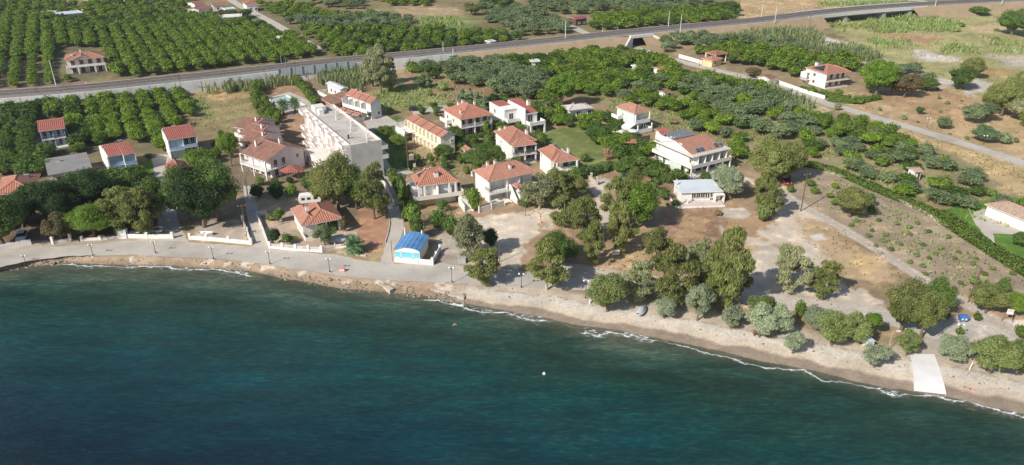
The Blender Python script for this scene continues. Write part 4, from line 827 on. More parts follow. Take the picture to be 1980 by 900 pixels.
h.balc(.5, -.8, W_-.4, 2.4, 2.5, 'bars', 'fr', M['white']); [h.post(x, -.5, z, z+2.4, .2) for x in (.8, W_-.8) for z in (-.1, 2.5)]; h.balc(.5, -2.6, W_-.4, 2.4, .3, 'bars', 'f')
for t in (1.5, 4): h.win('f', t, 2.6, 1.4, 2.0, 'brown'); h.win('f', t, .4, 1.4, 2.0, 'shut')
h.win('l', 6, 3.6, .4, .9, 'brown'); h.chim(W_-2, 2.5, 5.9, 1.6, .25); h.heater(W_*.4, D_*.8, 6.0); h.heater(W_*.6, D_*.9, 5.6)
h = House('garden_shed', 'tiny tiled shed in the garden right of the yellow row', 'shed', (902, 295), (896, 287), (918, 292), 2.6); h.walls(M['white']); h.gable(M['tile'], .7, axis='v'); h.win('f', .9, .2, .8, 1.95, 'brown')
h = House('two_storey_house', 'white villa with pyramid roof carrying blue solar panels on its left slope', 'house', (808, 362), (788, 342), (886, 352), 5.2)
W_, D_ = h.W, h.D; h.walls(M['white'], ins=(.7, .9, W_-1.6, D_-.8)); rise = 2.8; h.hip(M['tile'], rise)
z0 = 5.2+.14; hd = min(W_, D_)/2
h.panels([(1.0, D_-2.0, z0+rise*1.0/hd), (1.0, 3.0, z0+rise*1.0/hd), (3.1, 4.4, z0+rise*3.1/hd), (3.1, D_-3.6, z0+rise*3.1/hd)], 4, 2)
h.panels([(W_-5.5, D_-.8, z0+rise*.8/hd), (W_-2.5, D_-.8, z0+rise*.8/hd), (W_-3.9, D_-2.8, z0+rise*2.8/hd), (W_-6.2, D_-2.8, z0+rise*2.8/hd)], 3, 1, mat=M['solarg'])
h.panels([(W_-.7, 2.2, z0+rise*.7/hd), (W_-.7, D_-2.0, z0+rise*.7/hd), (W_-3, D_-3.4, z0+rise*3/hd), (W_-3, 3.8, z0+rise*3/hd)], 3, 2, mat=M['solarg'])
h.balc(-1.2, -1.4, W_+1.0, .9, 2.5, 'solid', 'flr', M['warm'], .8, M['warm']); h.balc(-1.2, .9, .7, D_+1, 2.5, 'solid', 'lb', M['warm'], .8, M['warm']); h.balc(W_-1.6, .9, W_+1.0, D_*.7, 2.5, 'solid', 'r', M['warm'], .8, M['warm'])
h.part('wall_base', M['yellow'], (.69, .85, W_*.45, .9, -.2, 2.3))
for x in (.2, 1.6, W_-2.2, W_-.6): h.post(x, .2, 2.5, 5.2, .2)
for t, k in ((2.2, 'shut'), (4.2, 'shut'), (6.8, 'shut'), (9.0, 'glass')): h.win('f', t, 2.6, 1.3, 2.0, k)
for t in (2.2, 4.6, 7.5): h.win('f', t, .1, 1.7, 2.0, 'shut')
h.part('stair_wall', M['white'], (W_*.46, -1.3, W_*.46+.15, .9, 2.5, 5.0), (W_*.6, -3.5, W_*.6+.2, -1.4, 0, 1.0)); h.chim(W_*.5, 1.9, 5.9, 1.7, .5); h.chim(W_*.32, D_-2.4, 6.6, 1.4, .25); h.chim(W_*.46, D_-1.8, 6.2, 1.7, .25); h.heater(-.3, D_*.75, 3.6); h.heater(W_*.8, D_-1, 5.6)
h.part('stair', M['warm'], *[(W_-.2+.0, -6.0+i*.55, W_+1.6, -5.45+i*.55, 0, .3+i*.26) for i in range(9)]); h.part('stair_side', M['white'], (W_-.4, -6.2, W_-.2, -1, -.1, 1.8), (W_+1.6, -6.4, W_+1.8, -1, -.1, 1.8))
h = House('two_storey_house', 'long white double villa with salmon hipped roof and balconies facing the gravel forecourt', 'house', (944, 353), (908, 332), (1041, 333), 5.4)
W_, D_ = h.W, h.D; h.walls(M['white'], ins=(.5, 2.2, W_-.5, D_-.5)); h.hip(M['tilel'], 2.3, box=(0, 0, W_, D_)); h.part('side_wall', M['white'], (.5, .5, .8, 2.2, -.2, 5.3), (W_*.38, .3, W_*.38+.3, 2.2, -.2, 5.3), (W_*.62, .3, W_*.62+.3, 2.2, -.2, 5.3))
h.walls(M['white'], ins=(W_*.39, .7, W_*.61, 2.6)); h.win('f', 1.6, 2.8, 1.4, 1.9, 'shut')
h.balc(.2, -.9, W_*.38, 2.2, 2.6, 'bars', 'fl', M['dark']); h.balc(W_*.64, -.9, W_-.3, 2.2, 2.6, 'bars', 'fr', M['dark']); h.part('terrace', M['warm'], (.2, -2.4, W_*.38, 2.2, -.2, .25), (W_*.64, -2.4, W_-.3, 2.2, -.2, .25))
h.wb = (.5, 2.2, W_-.5, D_-.5)
for t in (1.6, 3.8, W_*.68, W_*.82): h.win('f', t, 2.7, 1.4, 2.0, 'shut'); h.win('f', t, .3, 1.6, 2.0, 'shut')
for i, t in enumerate((2, 4.5, 7.5)): h.win('l', t, 3.6, .5, 1.0, 'shut')
mb = MB(); mb.face([(W_*.42, -3.8, -.1), (W_*.42, .4, -.1), (W_*.42, .4, 3.7), (W_*.42, -.4, 3.7), (W_*.42, -3.8, .9)]); mb.face([(W_*.42+.2, -3.8, -.1), (W_*.42+.2, .4, -.1), (W_*.42+.2, .4, 3.7), (W_*.42+.2, -.4, 3.7), (W_*.42+.2, -3.8, .9)]); mb.face([(W_*.42, -3.8, .9), (W_*.42, -.4, 3.7), (W_*.42+.2, -.4, 3.7), (W_*.42+.2, -3.8, .9)]); mb.face([(W_*.42, -3.8, -.1), (W_*.42+.2, -3.8, -.1), (W_*.42+.2, -3.8, .9), (W_*.42, -3.8, .9)]); mb.build('stair_wall', M['white'], h.root)
h.part('porch', M['white'], (W_*.50, -3.2, W_*.62, .6, -.1, 2.2)); h.hip(M['tile'], .4, box=(W_*.49, -1.9, W_*.64, .6), z=3.2, name='porch_roof'); h.chim(W_*.52, 2.3, 6.0, 1.8, .28); h.chim(W_*.38, D_-2, 6.6, 1.3, .28); h.chim(W_*.26, D_-1.2, 5.9, 1.6, .3); h.heater(W_*.2, D_-1, 5.8); h.heater(W_*.5, D_-1, 5.9)
h = House('beach_kiosk', 'seafront kiosk with bright blue metal roof and turquoise shutters', 'kiosk', (761, 484), (774, 453), (812, 488), 2.5, ov=.25)
W_, D_ = h.W, h.D; print('kiosk', W_, D_); h.walls(M['white']); mb = MB(); n = 12
for i in range(n):
    a0 = i/n; a1 = (i+1)/n; f = lambda a: 2.5+.75*(1-(2*a-1)**2*1.0)*1.0
    mb.face([(a0*W_, 0, f(a0)+.1), (a1*W_, 0, f(a1)+.1), (a1*W_, D_, f(a1)+.1), (a0*W_, D_, f(a0)+.1)]); mb.face([(a0*W_, D_, f(a0)), (a1*W_, D_, f(a1)), (a1*W_, 0, f(a1)), (a0*W_, 0, f(a0))])
    for y_ in (0, D_): mb.face([(a0*W_, y_, f(a0)), (a1*W_, y_, f(a1)), (a1*W_, y_, f(a1)+.1), (a0*W_, y_, f(a0)+.1)])
    for y_ in (.25, D_-.25): mb.face([(a0*W_, y_, 2.4), (a1*W_, y_, 2.4), (a1*W_, y_, f(a1)), (a0*W_, y_, f(a0))], 1)
    if i % 2 == 0: mb.box(a0*W_-.03, .01, f(a0)+.1, a0*W_+.03, D_-.01, f(a0)+.16)
r_o = mb.build('roof', [M['bluer'], M['white']], h.root)
for a, b in ((.9, 1.2), (W_/2, 2.6), (W_-.9, 1.3)): h.win('f', a-.25, .9, b, 1.25, 'blue')
h.part('counter', M['white'], (.2, -.5, W_-.3, .2, .0, .75)); h.part('terrace_wall', M['white'], (W_-.2, -.4, W_+2.6, -.25, -.1, 1.1), (W_+2.5, -.25, W_+2.65, D_*.75, -.1, 1.2), (W_+2.3, -.5, W_+2.8, 0, -.1, 1.6), (W_+2.35, D_*.75, W_+2.8, D_*.75+.4, -.1, 1.6), (W_+2.35, D_*.35, W_+2.75, D_*.35+.3, -.1, 1.5))
h.post(.35, D_-.5, 2.5, 4.3, .1); h.post(W_*.72, D_-.3, 2.6, 3.9, .12); mb = MB(); mb.tube((-.35, -.1, 0), (-.35, -.1, 4.6), .06, n=5); mb.build('flag_pole', M['wood'], h.root)
h = House('single_storey_house', 'single-storey seafront house with big two-tone orange tiled roof in a walled garden', 'house', (583, 439), (561, 405), (663, 423), 2.9)
W_, D_ = h.W, h.D; print('h25', W_, D_); h.walls(M['warm'], ins=(.5, 1.4, W_-.5, D_-.5)); h.hip(M['tilel'], 1.25, box=(0, 0, W_*.5, D_)); h.hip(M['tile'], 1.45, box=(W_*.16, -.3, W_, D_+.6), z=3.0, name='main_roof')
h.chim(W_*.28, D_*.45, 4.2, 1.4, .35, M['white']); [h.post(x, .7, -.2, 2.9) for x in (W_*.35, W_*.6, W_-.8)]; h.win('f', W_*.5, .2, 2.4, 2.0, 'glass'); h.win('f', W_*.75, .2, 1.6, 2.0, 'brown'); h.win('f', 2, .9, 1.2, 1.1, 'shut'); h.win('l', 4, .9, 1.2, 1.1, 'shut')
h.part('terrace_wall', M['white'], (.2, -1.4, .4, D_*.6, -.1, .7), (.4, -1.4, W_*.36, -1.2, -.1, .7))
# --- right group ---
h = House('bungalow', 'white bungalow with pale grey low roof between the citrus trees behind the village', 'house', (1100, 215), (1080, 206), (1151, 211), 2.9, ov=.8); h.walls(M['white']); h.hip(plain('pale_roof_paint', (.56, .53, .49), .85, .2), .9); h.win('f', 3, .9, 1.2, 1.2); h.win('f', 7, .2, 1.2, 2, 'glass'); h.win('l', 3, .9, 1, 1); h.chim(3, 3, 3.4, .9, .3)
h = House('two_storey_house', 'pale green and white three level house with red roof among the orange trees', 'house', (1227, 222), (1188, 208), (1257, 216), 5.9)
W_, D_ = h.W, h.D; h.walls(M['green'], ins=(.4, 1.8, W_-.4, D_-.4)); h.hip(M['tilel'], 1.7); h.part('side_wall', M['green'], (.4, .4, .65, 1.8, 2.8, 5.8)); h.balc(.3, -.3, W_+.1, 1.8, 3.0, 'solid', 'fr', M['white']); h.balc(-1.0, -1.6, W_+.1, 1.8, .4, 'solid', 'fr', M['white'], 1.0); h.balc(-1.6, D_*.6, .4, D_-.2, 3.4, 'solid', 'fl', M['white'])
for t in (1.5, 4.0): h.win('f', t, 3.1, 1.4, 2.1, 'shut'); h.win('f', t, .5, 1.6, 2.1, 'glass')
for x in (.5, W_-.1): h.post(x, -.1, 3, 5.8); h.post(x, -1.4, 0.4, 2.8)
h.win('l', 4, 4, .6, .8); mb = MB(); mb.face([(-2.2, -.5, 2.0), (.3, -.5, 3.1), (.3, 3, 3.1), (-2.2, 3, 2.0)]); mb.face([(-2.2, 3, 1.8), (.3, 3, 2.9), (.3, -.5, 2.9), (-2.2, -.5, 1.8)]); mb.face([(-2.2, -.5, 1.8), (.3, -.5, 2.9), (.3, -.5, 3.1), (-2.2, -.5, 2.0)]); mb.build('stair_roof', M['white'], h.root)
h.part('entrance_wall', M['white'], (-2.2, -.3, -2.0, 3, -.1, 1.9), (-2.0, -.4, -.4, -.2, -.1, 1.2), (-5, 3, -2.2, 6, -.1, 1.0))
h = House('garden_shed', 'small white shed with a faded crimson roof beside the green house', 'shed', (1277, 261), (1266, 252), (1296, 259), 2.4); h.walls(M['white']); h.gable(plain('crimson_sheet', (.45, .10, .10), .7, .25), .7); h.win('f', 1.2, .2, .8, 1.95, 'brown'); h.win('f', 2.6, .9, .7, .8)
x, y = P(1215, 284); h = House('open_pergola', 'low garden canopy with flat terracotta roof in front of the green house', 'canopy', (1204, 277), (1200, 269), (1232, 279), 2.1); h.part('roof', M['tile'], (0, 0, h.W, h.D, 2.1, 2.25)); [h.post(a, b, 0, 2.1, .1, M['wood']) for a in (.3, h.W-.3) for b in (.3, h.D-.3)]
for px, py, r, l in ((1200, 268, 1.9, 'left of the two white garden parasols in front of the green house'), (1216, 266, 1.9, 'right of the two white garden parasols in front of the green house')):
    x, y = P(px, py); g_ = empty('garden_parasol', x, y, 0, 0, l, 'parasol', 'white garden parasols'); mb = MB(); n = 8
    for i in range(n): a, b = 2*math.pi*i/n, 2*math.pi*(i+1)/n; mb.face([(r*1.35*math.cos(a), r*math.sin(a), 2.1), (r*1.35*math.cos(b), r*math.sin(b), 2.1), (0, 0, 2.6)]); mb.face([(r*1.35*math.cos(b), r*math.sin(b), 2.07), (r*1.35*math.cos(a), r*math.sin(a), 2.07), (0, 0, 2.55)])
    mb.build('canopy', M['white'], g_); mb = MB(); mb.tube((0, 0, 0), (0, 0, 2.6), .05); mb.build('pole', M['metal'], g_)
h = House('apartment_house', 'large white apartment house with long balconies, red roof and a dark solar field', 'apartment house', (1339, 303), (1267, 271), (1411, 286), 6.0)
W_, D_ = h.W, h.D; print('h29', W_, D_); h.walls(M['white'], ins=(1.2, 2.4, W_-1.2, D_-1.0)); rise = 2.3; k_ = .62
rise = 1.9; yr = 1.0+(D_-3)*.56; yb = D_-1.6; h.gable(M['tilel'], rise, box=(.6, 1.0, W_-1.4, yb), k=(yr-1)/(yb-1), z=5.9)
zr = 6.04+rise; h.panels([(1.4, yb-.1, zr+.05), (W_-4.5, yb-.1, zr+.05), (W_-4.5, yr+.1, zr+.25), (1.4, yr+.1, zr+.25)], 8, 3, mat=M['solarg'])
[h.post(x, y_, 6.2, zr, .06, M['metal']) for x in (1.6, W_*.35, W_-5) for y_ in (yb-.3, yb-2.5)]
h.part('roof_slab', M['warm'], (-.2, -.4, W_+.2, 1.2, 5.75, 5.92), (-.2, 1.2, .8, D_, 5.75, 5.92), (W_-1.6, 1.2, W_+.2, D_-4, 5.75, 5.92), (.4, D_-1.9, W_-4, D_+.3, 5.75, 5.92))
for z in (3.05, .35): h.balc(-.6, -.8, W_+.4, 2.4, z, 'bars' if z < 1 else 'solid', 'flr', M['white'] if z < 1 else M['warm'], .75, M['white']); h.balc(-.6, 2.4, 1.2, D_, z, 'solid', 'lb', M['warm'], .75, M['white'])
for i in range(5): h.part('partition_wall', M['white'], (W_*(.16+.19*i), -.2, W_*(.16+.19*i)+.2, 2.4, 3.05, 5.75))
for x in (-.4, W_*.4, W_*.8, W_+.2): h.post(x, -.6, -.2, 2.85)
for t in np.arange(1.2, W_-3, 2.5): h.win('f', t, 3.1, 1.5, 2.2, 'glass' if rnd.random() < .7 else 'brown'); h.win('f', t, .4, 1.6, 2.2, 'glass')
for t in (2, 5.5, 9, 12): h.win('l', t, 3.2, 1.0, 2.0, 'shut'); h.win('l', t, .5, 1.0, 2.0, 'glass')
h.part('awning', M['green'], (-.65, 3, -.6, 7.5, 1.2, 2.8)); h.part('roof_wall', M['white'], (.9, D_*.35, 1.2, D_-1, 5.9, 7.6)); h.heater(W_-3.2, 2.4, 6.4); h.heater(W_-1.2, 2.6, 6.0); h.heater(W_*.25, 2.2, 6.2); h.heater(W_*.36, 2.2, 6.2)
mb = MB()
for x in np.arange(0, W_, .8): mb.tube((x, -.2, 5.9), (x, -.2, 6.7), .03, n=4)
for z in (6.3, 6.7): mb.tube((0, -.2, z), (W_, -.2, z), .03, n=4)
mb.build('roof_railing', M['metal'], h.root)
h = House('low_white_building', 'long low white beach building with pale metal roof and paved terrace', 'building', (1316, 374), (1304, 354), (1399, 371), 2.5, ov=.3)
W_, D_ = h.W, h.D; print('school', W_, D_); h.walls(M['white'], ins=(.3, .6, W_-.3, D_-.3)); mb = MB(); zf = [(0, 0, 2.6), (W_, 0, 2.6), (W_-.6, D_, 3.2), (.0, D_, 3.2)]; mb.face(zf); mb.face([(a, b, c-.14) for a, b, c in zf[::-1]], 1)
for a, b in zip(zf, zf[1:]+zf[:1]): mb.face([a, b, (b[0], b[1], b[2]-.14), (a[0], a[1], a[2]-.14)], 1)
for x in np.arange(.4, W_, .9): mb.box(x, .05, 2.6, x+.05, .1, 2.68)
mb.build('roof', [M['tin'], M['white']], h.root); h.part('gable_fill', M['white'], (.3, D_*.4, .6, D_-.3, 2.4, 3.0), (W_-.6, D_*.4, W_-.5, D_-.3, 2.4, 3.0))
for t in (3.2, 4.3, 5.4, 6.5): h.win('f', t, .9, .95, 1.2)
h.win('f', 7.7, .2, .8, 2.0, 'glass'); h.win('f', W_-3.2, .9, 1.3, 1.1); h.part('porch_arch', M['white'], (8.3, -.9, 10.6, .6, 1.9, 2.1), (8.3, -.9, 8.45, .6, 0, 2), (10.45, -.9, 10.6, .6, 0, 2)); h.post(1.6, -.9, 0, 2.3, .15); h.post(.2, -.9, 0, 2.3, .15)
h.part('terrace', plain('pale_pink_paving', (.62, .52, .45), .9, .15), (-1.6, -3.0, 10, .5, -.2, .22)); h.part('terrace_wall', M['white'], (-1.8, -3.1, -1.6, 3, -.2, .55), (-1.6, -3.2, 10, -3.0, -.2, .4)); h.post(.0, D_*.6, 2.5, 4.5, .12)
h = House('two_storey_house', 'white hipped house with blue-black solar panels, across the road on the far right', 'house', (1599, 145), (1553, 132), (1646, 139), 5.3)
W_, D_ = h.W, h.D; print('h31', W_, D_); h.walls(M['white'], ins=(.5, 2.2, W_-.8, D_-.5)); h.hip(M['tile'], 1.9); z0 = 5.44; hd = min(W_, D_)/2; h.part('side_wall', M['white'], (.5, .5, .8, 2.2, -.2, 5.2))
h.panels([(.8, D_-2.5, z0+1.9*.8/hd), (.8, 2.5, z0+1.9*.8/hd), (hd*.75, hd*.9+.5, z0+1.9*.75), (hd*.75, D_-hd*.9-.5, z0+1.9*.75)], 5, 2, lift=.2)
for z in (2.7, .2): h.balc(.4, -.2, W_-.2, 2.2, z, 'bars', 'fr', M['bshut'], slabm=M['warm'])
for t in (1.5, 4, 7, 9.5): h.win('f', t, 2.8, 1.2, 2, 'brown'); h.win('f', t, .3, 1.2, 2, 'brown')
for t in (4, 9): h.win('l', t, 3.4, 1.1, 1, 'brown'); h.win('l', t, .9, 1.1, 1, 'brown')
h.part('awning', M['white'], (-1.5, D_*.75, .4, D_-.2, 4.1, 4.2), (-1.7, D_*.7, .4, D_-.2, 1.6, 1.7), (-1.6, D_*.7, -1.5, D_-.2, 2.2, 4.1)); h.chim(W_*.3, D_*.8, 6.3, 1.2, .5); h.heater(W_*.45, D_*.75, 6.5); h.hip(M['tilel'], .9, box=(W_*.75, D_*.3, W_+1.6, D_*.9), z=5.0, name='side_roof'); h.antenna(W_*.7, 3, 6)
h = House('garage_house', 'long low house with tan tiled roof and white wall at the right edge', 'house', (1903, 396), (1936, 386), (1995, 438), 2.5); h.walls(M['white'], ins=(.5, .5, h.W-.5, h.D-.4)); h.hip(M['tilet'], 1.4); print('h35', h.W, h.D)
for t in (5.2, 9.8): h.part('pier', M['warm'], (t, .35, t+.25, .5, 0, 2.4))
h.win('l', 3, .9, 1, 1, 'brown')
h = House('garden_hut', 'little white hut with tan roof alone among olive trees', 'shed', (1770, 334), (1754, 325), (1786, 332), 2.7); h.walls(M['warm']); h.gable(M['tilet'], .45, axis='u'); h.win('f', 1.3, .2, .8, 1.95, 'brown'); h.win('l', 1.5, 1.2, .7, .7)
h = House('garden_hut', 'small white gatehouse with reddish roof beside the country road', 'shed', (1490, 155), (1480, 149), (1503, 151), 2.6, D=6); h.walls(M['white']); h.gable(M['tileo'], .8); h.win('l', 1.5, 1, .8, .8, 'brown')
h = House('small_house', 'small red roofed cottage by the country road below the railway', 'house', (1378, 119), (1372, 113), (1399, 114), 2.6, D=6); h.walls(M['yellow']); h.hip(M['tilel'], .9); h.win('f', 2, .9, 1, 1, 'brown')
h = House('tiled_canopy', 'open red tiled canopy with a white pillar behind the roadside cottage', 'canopy', (1384, 108), (1380, 101), (1407, 104), 3.2, D=6); h.hip(M['tiler'], .9); [h.post(a, b, 0, 3.2, .2) for a in (.4, h.W-.4) for b in (.4, 5.6)]
h = House('two_storey_house', 'white house with terracotta roof and long balcony standing alone above the railway on the left', 'house', (124, 118), (122, 109), (201, 112), 5.5, D=10)
W_, D_ = h.W, h.D; h.walls(M['warm'], ins=(.5, 2.0, W_-.5, D_-.4)); h.hip(M['tile'], 1.5); h.gable(M['tile'], 1.4, box=(W_*.2, -.3, W_*.68, D_*.6), axis='v', wallm=M['warm'], name='porch_roof'); h.balc(0, -.2, W_, 2, 2.8, 'solid', 'flr', M['white'], .7)
for x in (.2, W_*.3, W_*.72, W_-.2): h.post(x, .1, -.1, 2.7, .25)
for t in (2, 5, 8, 11, 13.5): h.win('f', t, 2.9, 1.5, 2, 'brown'); h.win('f', t, .1, 1.3, 2, 'glass')
h.chim(W_*.2, 3, 6, 1.4, .3); h.chim(W_*.42, D_*.6, 7, 1.2, .3)
h = House('garden_shed', 'dark open shed with reddish lid beside the railway wall on the left', 'shed', (141, 165), (140, 152), (167, 163), 2.2, D=4); h.walls(M['dark']); h.part('roof', M['tileo'], (0, 0, h.W, h.D, 2.2, 2.4)); h.post(h.W-.1, -.1, 0, 2.8, .2)
def box_house(name, lab, cat, B, C, h_, D, wm, rm, kind='gable', rise=.8, A=None, wins=2):
    h = House(name, lab, cat, B, A or (B[0], B[1]-6), C, h_, D=D); h.walls(wm)
    if kind == 'gable': h.gable(rm, rise)
    elif kind == 'hip': h.hip(rm, rise)
    else: h.flat(rm, .15)
    for i in range(wins): h.win('f', (i+.7)*(h.W-1)/wins, .9, 1.2, 1.2)
    return h
box_house('farm_house', 'white farmhouse with red roof at the top left, highest of its cluster', 'house', (375, 9), (397, 6), 4.5, 8, M['white'], M['tiler'])
box_house('farm_house', 'white farmhouse with red roof nearest the camera in the top left cluster', 'house', (384, 20), (408, 14), 3.6, 8, M['white'], M['tiler'])
box_house('farm_house', 'long red roofed barn at the top left beside the farmhouses', 'barn', (410, 11), (438, 9), 3.2, 8, M['warm'], M['tiler'], 'gable', .6)
box_house('farm_house', 'separate white house with bright red roof beside the upper lane', 'house', (475, 10), (499, 8), 4.0, 9, M['white'], M['tiler'], 'hip', 1.2)
box_house('farm_building', 'long white flat roofed building near the upper lane', 'building', (430, 35), (468, 33), 3.0, 8, M['white'], M['warm'], 'flat', wins=3)
box_house('farm_building', 'small white box building above the long flat one', 'building', (436, 20), (456, 18), 2.8, 6, M['white'], M['tin'], 'flat', wins=1)
box_house('pump_house', 'tiny pale pump house in the orchard beside the upper lane', 'shed', (536, 75), (550, 74), 2.6, 4, M['concrete'], M['warm'], 'flat', wins=1)
box_house('relay_cabin', 'grey concrete trackside cabin north of the railway', 'cabin', (948, 83), (960, 81), 3.4, 4, M['concrete'], M['concrete'], 'flat', wins=1)
box_house('red_canopy_shed', 'dark shed with bright red sheet roof beside the lane beyond the railway', 'shed', (1113, 38), (1137, 35), 3.4, 7, M['bshut'], M['red'], 'gable', .3)
box_house('orchard_hut', 'small bluish hut between olive trees at the top', 'shed', (1028, 22), (1040, 21), 2.6, 5, M['blue'], M['tin'], 'flat', wins=1)
box_house('orchard_hut', 'tiny white orchard hut close to the underpass', 'shed', (1228, 131), (1236, 130), 2.4, 3, M['white'], M['tin'], 'flat', wins=1)
box_house('orchard_hut', 'orchard shed with orange roof between citrus trees below the underpass', 'shed', (1275, 136), (1291, 133), 2.4, 4, M['white'], M['tile'], 'gable', .5, wins=1)
box_house('orchard_hut', 'orchard shed with dull red roof among the olive trees behind the green house', 'shed', (1286, 182), (1302, 179), 2.2, 4, M['white'], M['tileo'], 'gable', .4, wins=1)
box_house('packing_shed', 'long white flat shed roof at the far top left yard', 'building', (112, 31), (160, 26), 3.0, 10, M['white'], M['tin'], 'flat', wins=3)
box_house('orchard_hut', 'pale flat topped hut in the trees just below the dry railway bank', 'shed', (1027, 121), (1045, 120), 2.3, 4, M['warm'], M['tin'], 'flat', wins=1)
x, y = P(94, 33); tk = MB(); tk.tube((x, y, 0), (x, y, 2.6), 4.0, n=20); tk.tube((x, y, 2.6), (x, y, 3.1), 4.0, .3, n=20); tag(tk.build('water_tank', M['white']), 'round white water tank in the far left orchard', 'tank')
# drained pool basin behind the mauve row
sheet('pool_terrace', [(516, 190), (560, 178), (600, 195), (606, 215), (560, 222), (528, 205)], M['paving'], .018, .4)
bs_ = [(520, 193), (553, 186), (590, 206), (552, 213)]; pw = [P(*q) for q in bs_]; cx = sum(p[0] for p in pw)/4; cy = sum(p[1] for p in pw)/4
pb = empty('drained_pool', cx, cy, 0, 0, 'empty swimming pool with pale blue sides behind the palm trees', 'pool')
mb = MB(); q = [(a-cx, b-cy) for a, b in pw]; mb.face([(*p, .03) for p in q]); mb.build('basin_floor', plain('pale_blue_basin', (.42, .52, .56), .7, .3, .3, dirt=(.46, .44, .38)), pb)
mb = MB()
for i in range(4):
    a, b = q[i], q[(i+1) % 4]; s1, s2 = (a[0]*1.06, a[1]*1.06), (b[0]*1.06, b[1]*1.06); mb.face([(*a, .5), (*b, .5), (*s2, .5), (*s1, .5)]); mb.face([(*a, .5), (*b, .5), (*b, 0), (*a, 0)]); mb.face([(*s1, .5), (*s2, .5), (*s2, 0), (*s1, 0)])
mb.build('pool_rim', M['warm'], pb)
# ---------------------------------------------------------------- seafront and garden walls
def wallrun(name, label, pts, h=.9, t=.2, mat=None, posts=0, ph=1.3, z=0, group=None, rail=False, cat='wall'):
    pw = [P(*p) for p in pts]; x0, y0 = pw[0]; g_ = empty(name, x0, y0, z, 0, label, cat, group); mat = mat or M['white']; mb = MB()
    for a, b in zip(pw[:-1], pw[1:]):
        a = np.array(a)-pw[0]; b = np.array(b)-pw[0]; d = b-a; L_ = np.linalg.norm(d); d /= L_; n = np.array([-d[1], d[0]])*t/2; a2 = a-d*t*.5; b2 = b+d*t*.45
        mb.prism([tuple(a2-n), tuple(b2-n), tuple(b2+n), tuple(a2+n)], -.3, h if not rail else h*.5)
    mb.build('wall', mat, g_)
    if rail:
        mb = MB()
        for a, b in zip(pw[:-1], pw[1:]):
            a = np.array(a)-pw[0]; b = np.array(b)-pw[0]
            for z_ in (h*.72, h*.95): mb.tube((*a, z_), (*b, z_), .06, n=5)
        mb.build('rail', mat, g_)
    if posts:
        tot = 0
        for a, b in zip(pw[:-1], pw[1:]):
            a = np.array(a)-pw[0]; b = np.array(b)-pw[0]; L_ = np.linalg.norm(b-a); n = max(1, round(L_/posts))
            for i in range(n+1):
                if i == 0 and tot: continue
                c = a+(b-a)*i/n; mb = MB(); r = t*.8; mb.box(c[0]-r, c[1]-r, -.3, c[0]+r, c[1]+r, ph); mb.box(c[0]-r*1.25, c[1]-r*1.25, ph, c[0]+r*1.25, c[1]+r*1.25, ph+.1); mb.tube((c[0], c[1], ph+.1), (c[0], c[1], ph+.3), r*.9, .02, n=4); mb.build('pillar', mat, g_); tot += 1
    return g_
wallrun('seafront_wall', 'white seafront wall at the left edge in front of the parked white car', [(-40, 490), (0, 485), (60, 473)], 1.2, .3)
wallrun('seafront_wall', 'short worn garden wall with two pillars between the dead tree and the promenade', [(103, 472), (137, 465)], .6, .3, M['warm'], 6, 1.5)
wallrun('seafront_wall', 'low cream wall with stub pillars below the round green tree', [(159, 466), (195, 464), (231, 460)], .55, .3, M['warm'], 4, .9)
wallrun('seafront_wall', 'bright white wall with end pillar behind which the two picnic tables stand', [(232, 460), (285, 461), (334, 461)], .9, .3, None, 9, 1.3)
wallrun('seafront_wall', 'bright white wall with pillars along the gravel yard of the small boat', [(368, 463), (400, 465), (486, 473), (478, 452), (470, 428)], .85, .3, None, 6.5, 1.3)
wallrun('seafront_balustrade', 'white balustrade with pillars in front of the orange roofed seafront house', [(522, 480), (572, 485), (622, 488)], 1.1, .28, None, 2.6, 1.35, rail=True, cat='balustrade')
wallrun('garden_wall', 'white side wall running inland beside the orange roofed seafront house', [(519, 476), (508, 445), (496, 418), (516, 415)], 1.0, .25, M['warm'])
wallrun('garden_fence', 'thin white railed fence between balustrade and palm tree', [(624, 488), (648, 481), (669, 479)], .9, .1, None, 4, 1.1, rail=True, cat='fence')
wallrun('kerb_wall', 'low curved kerb around the palm tree bed', [(671, 479), (673, 488), (686, 494), (707, 496)], .3, .25, M['paving'])
wallrun('kerb_wall', 'low kerb edging the red earth bed beside the paved lane', [(751, 416), (754, 432), (751, 450), (745, 470)], .22, .2, M['paving'])
wallrun('field_wall', 'long low pale wall with a hedge behind it dividing the tilled field from the olive garden', [(1588, 328), (1645, 350), (1700, 373), (1787, 412), (1860, 458), (1925, 500), (2000, 547)], .75, .35, M['stone'])
wallrun('road_wall', 'white wall along the country road below the hipped house with solar panels', [(1478, 151), (1500, 160), (1511, 164), (1550, 178), (1594, 192)], 1.2, .3)
wallrun('road_wall', 'white wall beside the country road below the red roofed cottage', [(1313, 112), (1345, 121), (1373, 130)], 1.5, .3)
wallrun('garden_wall', 'white fence panels in front of the long salmon roofed villa', [(926, 412), (950, 405), (975, 397)], 1.3, .2, M['warm'], 3, 1.5)
wallrun('garden_wall', 'long garden wall running up beside the shaded lane', [(762, 398), (750, 370), (738, 348)], 1.0, .25, M['warm'])
wallrun('garden_wall', 'stone gate pillars and wall beside the gravel path right of the red hipped house', [(1132, 342), (1154, 358)], 1.0, .35, M['stone'], 3, 2.0)
wallrun('garden_wall', 'pale rubble wall behind the grey willow near the red car', [(1440, 352), (1462, 358)], 1.3, .4, M['stone'])
wallrun('yard_fence', 'brown wooden fence panel between the green house and the parasols', [(1232, 277), (1256, 272)], 1.7, .1, M['wood'], cat='fence')
